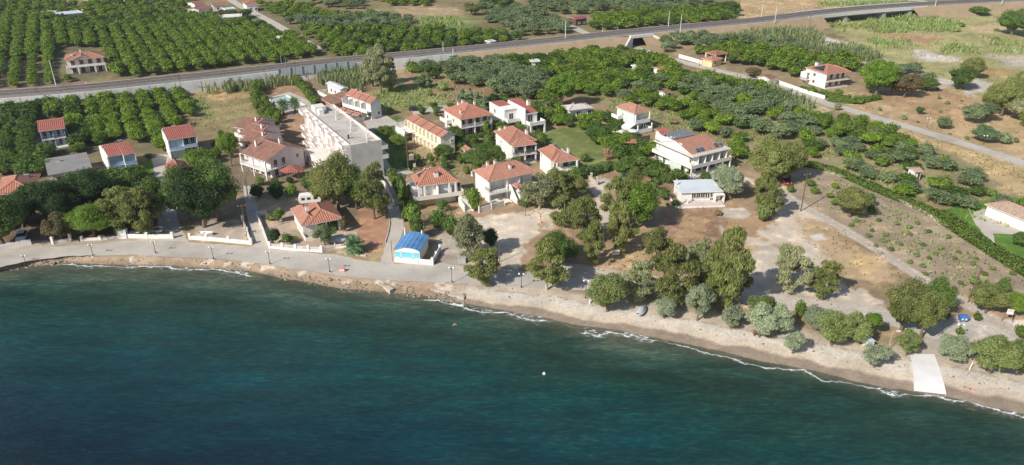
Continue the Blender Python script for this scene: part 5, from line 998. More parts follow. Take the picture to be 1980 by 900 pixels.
# broken promenade slabs on the shore
for i, (a, b, wd, l) in enumerate(((((836, 549), (868, 557), 1.0), None), (((868, 562), (899, 568), 1.2), None), (((834, 558), (868, 565), .9), None), (((868, 567), (898, 574), .8), None), (((901, 562), (934, 563), 1.4), None), (((733, 544), (760, 562), 1.0), None), (((745, 541), (800, 548), .9), None))) if False else enumerate((((836, 549), (868, 557), 1.0, 'uppermost tilted slab of broken promenade left of the lamp post foot'), ((868, 562), (899, 568), 1.2, 'broken promenade slab just below the lamp post'), ((834, 558), (868, 565), .9, 'lower broken promenade slab near the water, left of the others'), ((868, 567.5), (898, 574), .7, 'narrow broken promenade slab at the edge of the surf'), ((901, 562), (934, 563), 1.4, 'cleanest pale concrete slab lying apart on the beach'), ((733, 545), (758, 560), 1.0, 'tipped rock-like slab at the left end of the broken promenade'))):
    z = -.35; pa = np.array(P(*a, z)); pb_ = np.array(P(*b, z)); d = pb_-pa; L_ = np.linalg.norm(d); d /= L_; n = np.array([-d[1], d[0]])*wd/2
    mb = MB(); q = [tuple(pa-n), tuple(pb_-n), tuple(pb_+n), tuple(pa+n)]; mb.prism(q, z-1.2, z+.0); tag(mb.build('concrete_slab', M['stone'] if i != 4 else M['ramp']), l, 'concrete slab')
# ================================================================ trees and plants
def icos():
    t = (1+5**.5)/2; v = np.array([(-1, t, 0), (1, t, 0), (-1, -t, 0), (1, -t, 0), (0, -1, t), (0, 1, t), (0, -1, -t), (0, 1, -t), (t, 0, -1), (t, 0, 1), (-t, 0, -1), (-t, 0, 1)], float)
    f = np.array([(0, 11, 5), (0, 5, 1), (0, 1, 7), (0, 7, 10), (0, 10, 11), (1, 5, 9), (5, 11, 4), (11, 10, 2), (10, 7, 6), (7, 1, 8), (3, 9, 4), (3, 4, 2), (3, 2, 6), (3, 6, 8), (3, 8, 9), (4, 9, 5), (2, 4, 11), (6, 2, 10), (8, 6, 7), (9, 8, 1)])
    return v/np.linalg.norm(v[0]), f
IV, IF = icos()
def leaves(C, r, size, rs, flat=.75, droop=0., asp=1.6, out=.75, squash=1.):
    """one quad per point on the surface of the given clumps; returns quads (n,4,3)"""
    n = len(C); d = rs.normal(size=(n, 3)); d[:, 2] = np.abs(d[:, 2])*.9+d[:, 2]*.35; d /= np.linalg.norm(d, axis=1)[:, None]
    p = C+d*r[:, None]*rs.uniform(.6, 1.15, (n, 1))*np.array([1, 1, squash])
    nrm = d*out+rs.normal(size=(n, 3))*(1-out)*.9; nrm[:, 2] += .12; nrm /= np.linalg.norm(nrm, axis=1)[:, None]
    a = np.cross(nrm, rs.normal(size=(n, 3))); a /= np.linalg.norm(a, axis=1)[:, None]
    if droop: a = a*(1-droop)+np.array([0, 0, -1])*droop; a /= np.linalg.norm(a, axis=1)[:, None]
    b = np.cross(nrm, a); s = size*rs.uniform(.6, 1.35, (n, 1)); a = a*s*asp/1.25; b = b*s/1.25*.8
    return np.stack([p-a*.5, p+b*.45, p+a*.5, p-b*.45], 1), d
def crown_arrays(kind, seed, lod=1.0):
    rs = np.random.RandomState(seed); core = .66
    K = dict(  # blobs, envelope radii, centre z, blob radius, leaves, leaf size, droop, out, aspect
        orange=(15, (1.0, 1.0, .66), .95, .50, 2000, .155, 0, .62, 1.5),
        olive=(18, (1.0, 1.0, .78), 1.15, .46, 2600, .12, .1, .58, 2.0),
        euc=(44, (.92, .92, 1.34), 1.36, .235, 6200, .092, .55, .55, 2.5),
        broad=(34, (1.0, 1.0, .76), .98, .34, 9000, .076, 0, .60, 1.6),
        tam=(24, (1.0, 1.0, .80), .95, .35, 6500, .082, .15, .55, 2.3),
        pine=(22, (1.0, 1.0, .42), 1.25, .34, 6500, .075, 0, .66, 1.6),
        cone=(20, (.45, .45, 1.2), 1.3, .30, 2600, .10, .3, .7, 1.8),
        bush=(9, (.8, .8, .5), .55, .5, 1100, .13, 0, .62, 1.6),
        palm=(0, (1, 1, 1), 1, 1, 0, 0, 0, 0, 0))[kind]
    nb, R_, zc, br_, nl, ls, dr, out, asp = K; nl = int(nl*lod); ls = ls/math.sqrt(lod)
    d = rs.normal(size=(nb, 3)); d /= np.linalg.norm(d, axis=1)[:, None]; rad = rs.uniform(.35, 1, nb)**.6
    c = d*rad[:, None]*(np.array(R_)-br_*np.array([.75, .75, .5])); 
    if kind == 'cone': c[:, :2] *= np.clip(1.15-(c[:, 2]/R_[2]+1)/2, .1, 1)[:, None]*1.5
    if kind in ('pine',): c[:, 2] = np.abs(c[:, 2])*.9-.05
    if kind in ('orange', 'broad', 'bush'): c[:, 2] = np.where(c[:, 2] < 0, c[:, 2]*.8, c[:, 2])
    r = br_*rs.uniform(.65, 1.25, nb)
    if kind == 'cone': r *= np.clip(1.2-(c[:, 2]/R_[2]+1)/2*.8, .4, 1)
    if kind == 'euc': c[:, :2] *= np.clip(1.05-.45*np.clip(c[:, 2]/R_[2], -.2, 1), .5, 1.1)[:, None]; c[:, 0] += .12*np.sin(c[:, 2]*3+seed)
    c[:, 2] += zc; i = rs.choice(nb, nl, p=r**2/np.sum(r**2)); q, dd = leaves(c[i], r[i], ls, rs, droop=dr, out=out, asp=asp)
    keep = np.ones(len(q), bool); cen = q.mean(1)
    for k in range(nb): keep &= np.linalg.norm(cen-c[k], axis=1) > r[k]*.5
    q = q[keep]
    cv = (IV[None]*r[:, None, None]*core*(.85+.3*rs.rand(nb, 12, 1))+c[:, None]).reshape(-1, 3); cf = (IF[None]+12*np.arange(nb)[:, None, None]).reshape(-1, 3)
    if kind in ('olive', 'euc', 'tam'):
        cv = (IV[None]*r[:, None, None]*(.3 if kind == 'euc' else .45)*(.8+.4*rs.rand(nb, 12, 1))+c[:, None]).reshape(-1, 3)
    return q, cv, cf, c, r
def crown_mesh(kind, seed, mat, lod=1.0):
    q, cv, cf, c, r = crown_arrays(kind, seed, lod); n = len(q)
    V = np.concatenate([q.reshape(-1, 3), cv]); return quadmesh(kind+'_crown', V, np.arange(4*n).reshape(-1, 4), mat, cf+4*n), c, r
def trunk_mesh(kind, c, r, seed, mat):
    rs = random.Random(seed); mb = MB(); base = {'euc': .055, 'broad': .07, 'olive': .08, 'orange': .06, 'tam': .06, 'pine': .05, 'cone': .04, 'bush': .04}[kind]
    zc = float(np.mean(c[:, 2])); lean = (rs.uniform(-.12, .12), rs.uniform(-.12, .12)); f = {'euc': .75, 'pine': .8, 'cone': .9}.get(kind, .45)
    k = Vector((lean[0], lean[1], zc*f)); m_ = Vector((lean[0]*.3, lean[1]*.3, k.z*.45)); mb.tube((0, 0, -.08), m_, base*1.25, base, 7, cap=False); mb.tube(m_, k, base, base*.7, 7)
    for i in rs.sample(range(len(c)), min(len(c), 9)):
        a = m_.lerp(k, rs.uniform(.5, 1)); b = Vector(c[i]); mid = a.lerp(b, .5)+Vector((rs.uniform(-.05, .05), rs.uniform(-.05, .05), -.03)); mb.tube(a, mid, base*.5, base*.36, 5, cap=False); mb.tube(mid, b, base*.36, base*.14, 5, cap=False)
    me = bpy.data.meshes.new(kind+'_trunk'); me.from_pydata(mb.v, [], mb.f); me.materials.append(mat); return me
PROTO = {}
def proto(kind, leaf, bark='bark', var=4, lod=1.0):
    key = (kind, leaf, bark, lod)
    if key not in PROTO:
        PROTO[key] = []
        for i in range(var):
            s = hash((kind, i)) if 0 else (sum(map(ord, kind))*7+i*101); me, c, r = crown_mesh(kind, s, L[leaf], lod); PROTO[key].append((me, trunk_mesh(kind, c, r, s, M[bark])))
    return PROTO[key]
HTOP = {'orange': 1.75, 'olive': 2.0, 'euc': 2.72, 'broad': 1.78, 'tam': 1.85, 'pine': 1.75, 'cone': 2.6, 'bush': 1.15}
tree_rnd = random.Random(5)
def tree(name, kind, leaf, x, y, rad, h, label, cat='tree', group=None, bark='bark', lod=1.0, tilt=0, tdir=0, vi=None):
    pr = proto(kind, leaf, bark, 4, lod); me, tm = pr[tree_rnd.randrange(len(pr)) if vi is None else vi % len(pr)]
    a = tree_rnd.uniform(0, 6.283); e = empty(name, x, y, -.02, a, label, cat, group)
    if tilt: e.rotation_euler = (0, 0, 0); e.rotation_euler = (R(tilt)*math.sin(tdir)*-1, R(tilt)*math.cos(tdir), 0)
    s = (rad, rad, h/HTOP[kind])
    for nm, m_ in (('crown', me), ('trunk', tm)):
        o = bpy.data.objects.new(nm, m_); sc.collection.objects.link(o); o.parent = e; o.scale = s
    return e
def T(kind, leaf, bx, by, wpx, ty, label, bark='bark', name='tree', lod=1., cat='tree', group=None, **kw):
    """a tree from what the photo shows of it: foot of the trunk, crown width, top"""
    x, y = P(bx, by); k = ppm(bx, by); h = height_to(bx, by, ty); r = wpx/k/2
    env = {'euc': .76, 'broad': .93, 'olive': 1.02, 'orange': 1.0, 'tam': .92, 'pine': .98, 'cone': .62, 'bush': .98}[kind]
    k2 = F/((y)*CP+(H-h*.6)*SP); r = wpx/k2/2/env; h = max(1.2, h/(1+.12*0)-.0)
    return tree(name, kind, leaf, x, y, r, h*(1.03 if kind == 'euc' else .96), label, cat, group, bark, lod, **kw)
big = 2.2
# --- the park, seafront and beach, one by one ---
for a in [
 ('euc', 'euc', 1057, 561, 68, 468, 'slender eucalyptus with bare pale trunk at the beach edge of the road', 'pale'),
 ('broad', 'plane', 1078, 515, 84, 447, 'round dark mulberry right behind the slender seafront eucalyptus', 'bark'),
 ('euc', 'euc', 1147, 512, 40, 428, 'narrow eucalyptus standing between the mulberry and the white signboard', 'bark'),
 ('euc', 'euc', 1128, 470, 56, 375, 'tall eucalyptus behind the narrow one, its crown nearly reaching the ground', 'bark'),
 ('euc', 'euc', 1090, 440, 52, 375, 'medium eucalyptus with visible trunk on the orange-brown grass verge', 'pale'),
 ('euc', 'eucg', 1043, 404, 60, 334, 'greyish eucalyptus in front of the long salmon roofed villa', 'pale'),
 ('euc', 'euc', 1196, 492, 52, 385, 'eucalyptus rising directly behind the white signboard', 'bark'),
 ('euc', 'euc', 1192, 440, 56, 337, 'eucalyptus left of the great light green tree and above the signboard tree', 'bark'),
 ('broad', 'bright', 1232, 440, 92, 348, 'great light green spreading tree left of the low white beach building', 'bark'),
 ('euc', 'euc', 1268, 520, 52, 436, 'small bright eucalyptus at the upper left of the dense park grove', 'bark'),
 ('euc', 'euc', 1300, 592, 76, 478, 'broad eucalyptus forming the left half of the dense park grove', 'bark'),
 ('euc', 'eucg', 1352, 562, 62, 456, 'eucalyptus with grey tinge in the middle of the dense park grove', 'bark'),
 ('euc', 'euc', 1405, 600, 70, 446, 'tallest eucalyptus of the grove, at its right end above the beach', 'bark'),
 ('euc', 'euc', 1376, 592, 52, 470, 'lower eucalyptus leaning on the tallest one in the grove', 'bark'),
 ('euc', 'euc', 1423, 575, 40, 500, 'small eucalyptus on the right flank of the tallest one', 'bark'),
 ('euc', 'eucg', 1522, 568, 62, 471, 'pale airy eucalyptus with white trunk alone on the gravel lot, the larger of the pair', 'pale'),
 ('euc', 'euc', 1590, 576, 54, 502, 'smaller right-hand eucalyptus of the pair on the gravel lot', 'pale'),
 ('euc', 'euc', 938, 551, 58, 478, 'eucalyptus hanging over the seafront road just right of the lamp post', 'pale'),
 ('euc', 'eucg', 906, 505, 58, 412, 'eucalyptus with thick pale trunk beside the small concrete block, right of the kiosk', 'pale'),
 ('broad', 'darkl', 948, 482, 36, 440, 'small dark green tree behind the eucalyptus near the kiosk', 'bark'),
 ('tam', 'tamg', 1174, 600, 84, 526, 'olive green tamarisk at the beach edge in front of the park', 'bark'),
 ('euc', 'eucg', 1232, 580, 62, 502, 'airy greyish tree between the beach tamarisk and the dense grove', 'bark'),
 ('tam', 'tam', 1284, 614, 46, 574, 'small round silvery tamarisk right of the grey tarpaulin', 'bark'),
 ('tam', 'tam', 1348, 620, 54, 545, 'silvery tamarisk with leaning dark trunk below the grove', 'bark'),
 ('tam', 'tam', 1412, 634, 46, 590, 'little silvery tamarisk leaning over the sand, left of the bench', 'bark'),
 ('tam', 'tamg', 1470, 625, 66, 568, 'green topped tamarisk at the back of the clump above the bench', 'bark'),
 ('tam', 'tam', 1468, 650, 60, 585, 'large silvery tamarisk directly above the wooden bench', 'bark'),
 ('tam', 'tam', 1505, 648, 50, 590, 'silvery tamarisk on the right side of the clump above the bench', 'bark'),
 ('bush', 'bright', 1544, 617, 34, 583, 'fresh light green young mulberry between two tamarisks', 'bark'),
 ('tam', 'tam', 1578, 636, 62, 592, 'silvery tamarisk left of the big green beach clump', 'bark'),
 ('tam', 'tamg', 1608, 668, 66, 598, 'green tamarisk, left half of the big beach clump', 'bark'),
 ('tam', 'tamg', 1647, 664, 58, 600, 'green tamarisk, right half of the big beach clump', 'bark'),
 ('pine', 'pine', 1681, 652, 38, 606, 'small vivid dark green pine right of the big beach clump', 'bark'),
 ('tam', 'tam', 1532, 681, 40, 640, 'sparse little tamarisk alone near the waterline', 'bark'),
 ('tam', 'tam', 1690, 708, 52, 664, 'sparse tamarisk with leaning trunk beside the tall lamp on the beach', 'bark'),
 ('tam', 'tamg', 1752, 688, 44, 637, 'compact egg-shaped green tree left of the boat ramp', 'bark'),
 ('tam', 'tam', 1838, 697, 64, 646, 'blue-grey tamarisk right of the boat ramp', 'bark'),
 ('tam', 'tamg', 1915, 722, 84, 646, 'large spreading green tamarisk on the beach, left half of the mass at the right edge', 'bark'),
 ('tam', 'tamg', 1972, 724, 80, 648, 'large spreading green tamarisk cut by the right edge above the beach', 'bark'),
 ('bush', 'bright', 1975, 655, 40, 630, 'bright green bush behind the large beach tamarisk at the right edge', 'bark'),
 ('broad', 'euc', 1742, 640, 84, 540, 'big olive brown spreading tree above the round green one near the boat ramp', 'bark'),
 ('broad', 'euc', 1780, 655, 66, 560, 'right lower part tree of the big olive brown cluster by the boat ramp', 'bark'),
 ('broad', 'plane', 1806, 606, 64, 540, 'dark green tree behind the olive brown cluster near the dirt track', 'bark'),
 ('broad', 'euc', 1905, 606, 62, 549, 'olive green tree beside the dirt track under the leaning power pole', 'bark'),
 ('broad', 'bright', 1960, 608, 48, 568, 'bright green young tree next to the small hanging sign', 'bark'),
 ('broad', 'plane', 1937, 566, 26, 540, 'tiny green tree in the tilled field below the power pole', 'bark'),
 ('bush', 'weed', 1880, 552, 34, 532, 'low weed bush at the foot of the leaning power pole', 'bark'),
 ('bush', 'plane', 1887, 620, 20, 602, 'dark shrub right of the blue dumpster', 'bark'), ('bush', 'weed', 1828, 618, 22, 602, 'shrub left of the blue dumpster', 'bark'),
 ('bush', 'bright', 1853, 648, 20, 633, 'yellow green bush below the lamp by the boat ramp', 'bark'),
 ('broad', 'euc', 1485, 358, 78, 262, 'massive olive brown tree right of the apartment house with solar roof', 'bark'),
 ('broad', 'euc', 1526, 352, 58, 270, 'right-hand companion of the massive olive brown tree by the red car', 'bark'),
 ('broad', 'plane', 1508, 352, 44, 300, 'darker low tree between the two massive ones above the red car', 'bark'),
 ('euc', 'euc', 1474, 400, 38, 335, 'narrow dark eucalyptus at the left of the gravel lane by the red car', 'bark'),
 ('euc', 'euc', 1488, 425, 36, 348, 'second narrow dark eucalyptus just in front of the first on the gravel lane', 'bark'),
 ('bush', 'tamg', 1475, 428, 38, 388, 'green shrub at the foot of the narrow eucalyptus pair', 'bark'),
 ('tam', 'tam', 1396, 372, 50, 312, 'silvery willow-like tree in front of the apartment house with solar roof', 'bark'),
 ('tam', 'tam', 1412, 386, 46, 322, 'second silvery willow at the right end of the low white building', 'bark'),
 ('bush', 'plane', 1364, 352, 32, 332, 'round bush between the low white building and the apartment house', 'bark'),
 ('broad', 'euc', 1642, 420, 70, 359, 'dark olive tree alone in the tilled field', 'bark'),
 ('bush', 'plane', 1680, 402, 28, 375, 'green bush right of the lone olive tree in the field', 'bark'), ('bush', 'plane', 1682, 415, 24, 398, 'low fresh shrub right below the field tree', 'bark'),
 ('broad', 'darkl', 395, 440, 110, 315, 'huge dark plane tree by the seafront lane, front part of the crown', 'bark'),
 ('broad', 'plane', 425, 425, 104, 300, 'huge plane tree behind and right of the front one, beside the pale power pole', 'bark'),
 ('broad', 'plane', 368, 425, 90, 318, 'left-hand plane tree of the huge group over the gravel yard', 'bark'),
 ('pine', 'bright', 448, 322, 46, 256, 'light green feathery tree left of the large brown roofed house', 'bark'),
 ('bush', 'bright', 385, 318, 74, 286, 'bright green vine bush in front of the white and blue house', 'bark'),
 ('broad', 'bright', 182, 458, 88, 392, 'round bright green tree over the cream seafront wall', 'bark'),
 ('euc', 'euc', 238, 450, 66, 360, 'brownish green eucalyptus behind the white wall with the picnic tables', 'bark'),
 ('euc', 'euc', 280, 455, 66, 360, 'green eucalyptus directly behind the picnic tables', 'bark'),
 ('broad', 'plane', 302, 425, 52, 348, 'dark tree beside the concrete lane left of the huge plane', 'bark'),
 ('broad', 'darkl', 102, 428, 96, 342, 'very dark tree in front of the flat grey roofed house', 'bark'),
 ('broad', 'darkl', 182, 402, 100, 325, 'very dark tree between the flat grey roof and the stepped red roof', 'bark'),
 ('broad', 'darkl', 68, 420, 60, 350, 'dark tree right of the yellow walled house at the left edge', 'bark'),
 ('broad', 'plane', 8, 475, 100, 366, 'tall dark tree filling the left edge above the white wall', 'bark'),
 ('broad', 'darkl', 45, 440, 60, 375, 'dark tree over the parked white car', 'bark'),
 ('broad', 'darkl', 128, 440, 70, 370, 'dark crown behind the dead brown tree', 'bark'),
 ('tam', 'brown', 120, 468, 54, 408, 'half dead brown tree behind the short garden wall', 'bark'),
 ('broad', 'euc', 655, 405, 84, 292, 'large olive green tree in front of the apartment block, above the seafront house', 'bark'),
 ('broad', 'euc', 632, 398, 60, 322, 'left flank tree of the large olive green pair by the apartment block', 'bark'),
 ('broad', 'plane', 690, 405, 60, 318, 'olive green tree between the big one and the tall pine', 'bark'),
 ('euc', 'euc', 724, 424, 58, 318, 'tall dark pine with bare trunk on the red earth bed', 'bark'),
 ('broad', 'plane', 540, 300, 14, 280, 'tiny tree between the mauve houses and the apartment block', 'bark'),
 ('tam', 'olive', 628, 474, 44, 432, 'olive tree with thin trunk behind the seafront balustrade', 'bark'),
 ('bush', 'darkl', 532, 472, 34, 438, 'dark round shrub at the left of the seafront garden', 'bark'), ('bush', 'plane', 556, 472, 34, 450, 'green shrub beside the dark one in the seafront garden', 'bark'),
 ('bush', 'plane', 540, 430, 34, 402, 'shrub behind the walled yard left of the orange roofed house', 'bark'), ('bush', 'weed', 522, 428, 20, 412, 'small shrub in the yard corner by the side wall', 'bark'),
 ('bush', 'brown', 668, 448, 22, 420, 'reddish bush at the right corner of the orange roofed house', 'bark'), ('bush', 'plane', 645, 446, 22, 428, 'green bush in front of the orange roofed house terrace', 'bark'),
 ('bush', 'bright', 565, 385, 28, 352, 'bright bush in front of the gazebo', 'bark'), ('bush', 'darkl', 535, 385, 46, 352, 'dark hedge bush in front of the brown roofed house', 'bark'), ('bush', 'darkl', 500, 385, 40, 356, 'dark shrub left of the gazebo garden', 'bark'), ('bush', 'plane', 598, 372, 40, 335, 'shrub right of the gazebo', 'bark'),
 ('bush', 'bright', 800, 440, 40, 388, 'bright green tall shrub behind the blue kiosk', 'bark'), ('bush', 'plane', 806, 462, 42, 412, 'dark green shrub touching the blue kiosk roof', 'bark'),
 ('bush', 'plane', 775, 378, 22, 335, 'hedge shrub at the shaded lane left of the solar villa', 'bark'), ('bush', 'hedge', 788, 400, 24, 352, 'tall hedge shrub at the left front corner of the solar villa', 'bark'),
 ('bush', 'plane', 850, 445, 44, 402, 'garden shrub below the solar villa', 'bark'), ('bush', 'plane', 873, 455, 40, 412, 'garden shrub left of the road eucalyptus', 'bark'), ('broad', 'plane', 856, 410, 22, 385, 'little round tree in front of the solar villa', 'bark'),
 ('bush', 'bright', 918, 410, 38, 365, 'bright green shrub between the two villas', 'bark'), ('bush', 'weed', 905, 395, 26, 365, 'duller shrub behind the bright one between the villas', 'bark'), ('bush', 'plane', 1012, 398, 40, 385, 'flat shrub by the salmon roofed villa drive', 'bark'),
 ('broad', 'plane', 858, 310, 42, 278, 'round green tree at the end wall of the yellow row', 'bark'), ('broad', 'hedge', 770, 290, 42, 260, 'round tree on the lawn right of the apartment block', 'bark'), ('broad', 'hedge', 747, 268, 34, 243, 'rounded tree higher on the lawn right of the apartment block', 'bark'),
 ('broad', 'plane', 935, 330, 60, 285, 'dark spreading tree behind the salmon roofed villa', 'bark'), ('broad', 'plane', 915, 318, 44, 290, 'garden tree beside the tiny tiled shed', 'bark'), ('cone', 'hedge', 941, 258, 22, 228, 'bright conical tree at the corner of the hipped village house', 'bark'), ('bush', 'plane', 875, 250, 20, 228, 'shrub against the wall of the large hipped house', 'bark'), ('bush', 'weed', 970, 325, 30, 300, 'ragged shrub left of the layered roof house', 'bark'),
 ('broad', 'plane', 1000, 325, 24, 300, 'small tree in front of the layered roof house', 'bark'), ('euc', 'euc', 1080, 395, 50, 328, 'eucalyptus right of the red hipped house by the gravel path', 'bark'), ('broad', 'euc', 1110, 385, 50, 335, 'olive tree right of the path eucalyptus', 'bark'), ('broad', 'plane', 1113, 345, 40, 318, 'dark garden tree behind the red hipped house', 'bark'),
 ('cone', 'conif', 893, 214, 30, 162, 'leftmost pale green poplar of the four by the hipped house', 'bark'), ('cone', 'conif', 909, 214, 30, 165, 'second poplar from the left by the hipped house', 'bark'), ('cone', 'conif', 924, 216, 30, 170, 'third poplar from the left by the hipped house', 'bark'), ('cone', 'conif', 938, 219, 26, 180, 'shortest and rightmost poplar of the four', 'bark'),
 ('broad', 'pine', 1086, 208, 58, 133, 'tall rounded pine standing above the citrus grove', 'bark'), ('broad', 'darkl', 955, 215, 24, 180, 'very dark tree left of the modern white house', 'bark'),
 ('euc', 'eucg', 738, 182, 48, 90, 'tall eucalyptus at the railway wall behind the reeds', 'bark'), ('euc', 'eucg', 722, 168, 34, 96, 'slimmer companion of the tall railway eucalyptus', 'bark'), ('euc', 'eucg', 752, 176, 34, 112, 'lower right companion of the tall railway eucalyptus', 'bark'),
 ('cone', 'olive', 828, 172, 20, 138, 'grey conical tree left of the village olive grove', 'bark'), ('olive', 'olive', 812, 172, 28, 146, 'round olive beside the grey conical tree', 'bark'),
 ('broad', 'pine', 1693, 186, 76, 114, 'big bright stone pine right of the hipped roadside house', 'bark'), ('broad', 'brown', 1747, 189, 54, 138, 'reddish brown dying tree right of the stone pine', 'bark'), ('broad', 'darkl', 1722, 184, 30, 130, 'dark tree between the stone pine and the reddish tree', 'bark'),
 ('broad', 'plane', 1790, 176, 46, 150, 'spreading green shrubby tree right of the reddish tree', 'bark'), ('broad', 'plane', 1856, 174, 50, 126, 'dark green tree on the river bank', 'bark'), ('broad', 'euc', 1876, 152, 44, 108, 'yellowish tree behind the dark one on the river bank', 'bark'), ('broad', 'conif', 1752, 140, 36, 122, 'blue green tree behind the reddish one', 'bark'),
 ('olive', 'olive', 1880, 238, 50, 200, 'left one of two round grey shrub trees in the dry field', 'bark'), ('olive', 'olive', 1906, 236, 44, 196, 'right one of two round grey shrub trees in the dry field', 'bark'),
 ('bush', 'olive', 1824, 249, 36, 224, 'round shrub in the dry field close to the road', 'bark'), ('broad', 'conif', 1900, 274, 50, 242, 'round pale green bush behind the field lamp', 'bark'), ('bush', 'olive', 1941, 279, 34, 256, 'grey shrub right of the round pale green bush', 'bark'), ('bush', 'plane', 1963, 276, 14, 266, 'tiny shrub at the right edge of the dry field', 'bark'),
 ('olive', 'plane', 1778, 222, 18, 206, 'small tree in the middle of the dry field', 'bark'), ('bush', 'weed', 1747, 231, 18, 223, 'low weed clump at the roadside of the dry field', 'bark'), ('bush', 'weed', 1700, 215, 12, 210, 'small weed clump in the dry field', 'bark'), ('bush', 'olive', 1620, 214, 20, 201, 'shrub on the corner where the dirt road leaves the country road', 'bark'),
 ('bush', 'weed', 1868, 270, 14, 264, 'weed clump behind the roadside near the lamp', 'bark'), ('bush', 'weed', 1832, 202, 14, 196, 'low weed clump in the upper dry field', 'bark'),
 ('broad', 'euc', 1935, 225, 66, 150, 'big yellowish tree at the right edge, front of the group', 'bark'), ('broad', 'euc', 1962, 205, 60, 135, 'big yellowish tree at the right edge, behind the front one', 'bark'), ('broad', 'eucg', 1975, 235, 56, 180, 'greyish tree cut by the right edge above the dry field', 'bark'), ('broad', 'euc', 1915, 215, 40, 178, 'lower yellowish tree left in the right edge group', 'bark'), ('broad', 'plane', 1990, 215, 60, 160, 'greener tree cut by the right edge', 'bark'), ('bush', 'euc', 1985, 245, 50, 215, 'low shrubs below the right edge tree group', 'bark'),
 ('broad', 'plane', 1955, 68, 56, 14, 'dark green tree at the upper right edge, left part', 'bark'), ('broad', 'plane', 1985, 75, 60, 20, 'dark green tree cut by the upper right edge', 'bark'), ('broad', 'plane', 1890, 30, 40, 12, 'green tree left of the upper right edge group', 'bark'),
 ('broad', 'plane', 1385, 22, 36, 2, 'dark tree left of a pair beyond the railway at the top', 'bark'), ('broad', 'plane', 1406, 24, 40, 0, 'dark tree right of a pair beyond the railway at the top', 'bark'),
 ('broad', 'euc', 912, 30, 34, 4, 'tall yellowish tree beyond the railway near the top centre', 'bark'), ('broad', 'plane', 945, 18, 44, -6, 'dark tree at the top edge right of the yellowish one', 'bark'), ('broad', 'plane', 975, 16, 44, -6, 'second dark tree at the top edge', 'bark'),
 ('broad', 'plane', 92, 28, 20, 14, 'small dark tree at the white tank', 'bark'), ('broad', 'hedge', 478, 34, 22, 16, 'light tree beside the separate red roofed farmhouse', 'bark'), ('broad', 'darkl', 835, 100, 20, 76, 'dark bush tree by the trackside', 'bark'), ('broad', 'darkl', 913, 94, 14, 74, 'dark narrow tree left of the trackside cabin', 'bark'),
 ('broad', 'brown', 1455, 150, 32, 130, 'reddish shrub tree left of the small gatehouse', 'bark'), ('broad', 'brown', 1420, 122, 30, 104, 'greyish brown tree right of the roadside cottage', 'bark'), ('broad', 'euc', 1213, 122, 36, 98, 'yellowish tree below the underpass', 'bark'),
 ('bush', 'flower', 1302, 240, 24, 228, 'pink flowering oleander behind the green house', 'bark'), ('bush', 'flower', 1172, 310, 20, 285, 'reddish flowering oleander at the end of the garden lawn', 'bark'), ('bush', 'flower', 1388, 417, 20, 406, 'small pink oleander in front of the low white building', 'bark'), ('bush', 'flower', 995, 330, 14, 312, 'pink bush beside the layered roof house', 'bark'),
 ('bush', 'darkl', 1305, 398, 28, 386, 'dark shrub in front of the low white building terrace', 'bark'), ('broad', 'bright', 1290, 400, 8, 394, 'seedling by the low white building', 'bark'),
 ('broad', 'plane', 1205, 345, 40, 302, 'garden tree between lawn and hedge', 'bark'), ('broad', 'euc', 1225, 372, 36, 322, 'yellow green garden tree behind the great light green tree', 'bark'), ('broad', 'hedge', 1330, 340, 8, 330, 'tiny shrub at the apartment house wall', 'bark'),
 ('broad', 'plane', 1970, 478, 34, 448, 'small round tree on the lawn of the tan roofed house', 'bark'),
]:
    kd, lf, bx, by, wd, ty, lab, bk = a
    nm = {'euc': 'eucalyptus_tree', 'broad': 'broadleaf_tree', 'tam': 'tamarisk_tree', 'pine': 'pine_tree', 'cone': 'conifer_tree', 'bush': 'shrub', 'olive': 'olive_tree'}[kd]
    T(kd, lf, bx, by, wd, ty, lab, bk, nm, lod=(2.0 if wd > 60 and kd != 'euc' else 1.3 if wd > 40 else .7 if wd > 24 else .35), cat='shrub' if kd == 'bush' else 'tree')
# ---------------------------------------------------------------- palms
def palm(bx, by, wpx, ty, th, label, trunk_r=.3):
    x, y = P(bx, by); h = height_to(bx, by, ty); rs = random.Random(int(bx)); r = wpx/ppm(bx, by)/2; e = empty('palm_tree', x, y, 0, 0, label, 'palm tree')
    mb = MB(); n = 6
    for i in range(n): mb.tube((0, 0, th*i/n-.05), (0, 0, th*(i+1)/n), trunk_r*(1.25-.3*i/n), trunk_r*(1.0-.2*i/n), 8)
    mb.build('trunk', M['bark'], e); mb = MB(); nf = 46
    for k in range(nf):
        a = k*2.39996; el = R(80-115*k/nf*1.0); ln = r*rs.uniform(.9, 1.15); ca, sa = math.cos(a), math.sin(a); p = Vector((0, 0, th)); seg_ = 7; dirv = Vector((ca*math.cos(el), sa*math.cos(el), math.sin(el)))
        for s in range(seg_):
            q = p+dirv*ln/seg_; side = Vector((-sa, ca, 0)); wdt = ln*.17*math.sin(math.pi*(s+.8)/(seg_+1)); mid = (p+q)/2
            for sg in (-1, 1):
                for t_ in (0, .5): b0 = p.lerp(q, t_); mb.face([b0, b0.lerp(q, .35), b0+side*sg*wdt*1.5+dirv*ln*.07+Vector((0, 0, -wdt*.5)), b0+side*sg*wdt*1.4+Vector((0, 0, -wdt*.6))])
            p = q; dirv = (dirv+Vector((0, 0, -.20))).normalized()
    mb.build('crown', L['conif'], e)
palm(686, 488, 50, 438, 1.5, 'thick palm tree in the curved kerb bed right of the seafront house', .45)
palm(549, 222, 30, 192, 3.2, 'left one of two palm trees beside the empty pool'); palm(571, 219, 28, 187, 3.4, 'right one of two palm trees beside the empty pool'); palm(1208, 350, 30, 325, 1.2, 'small fan palm behind the garden hedge')
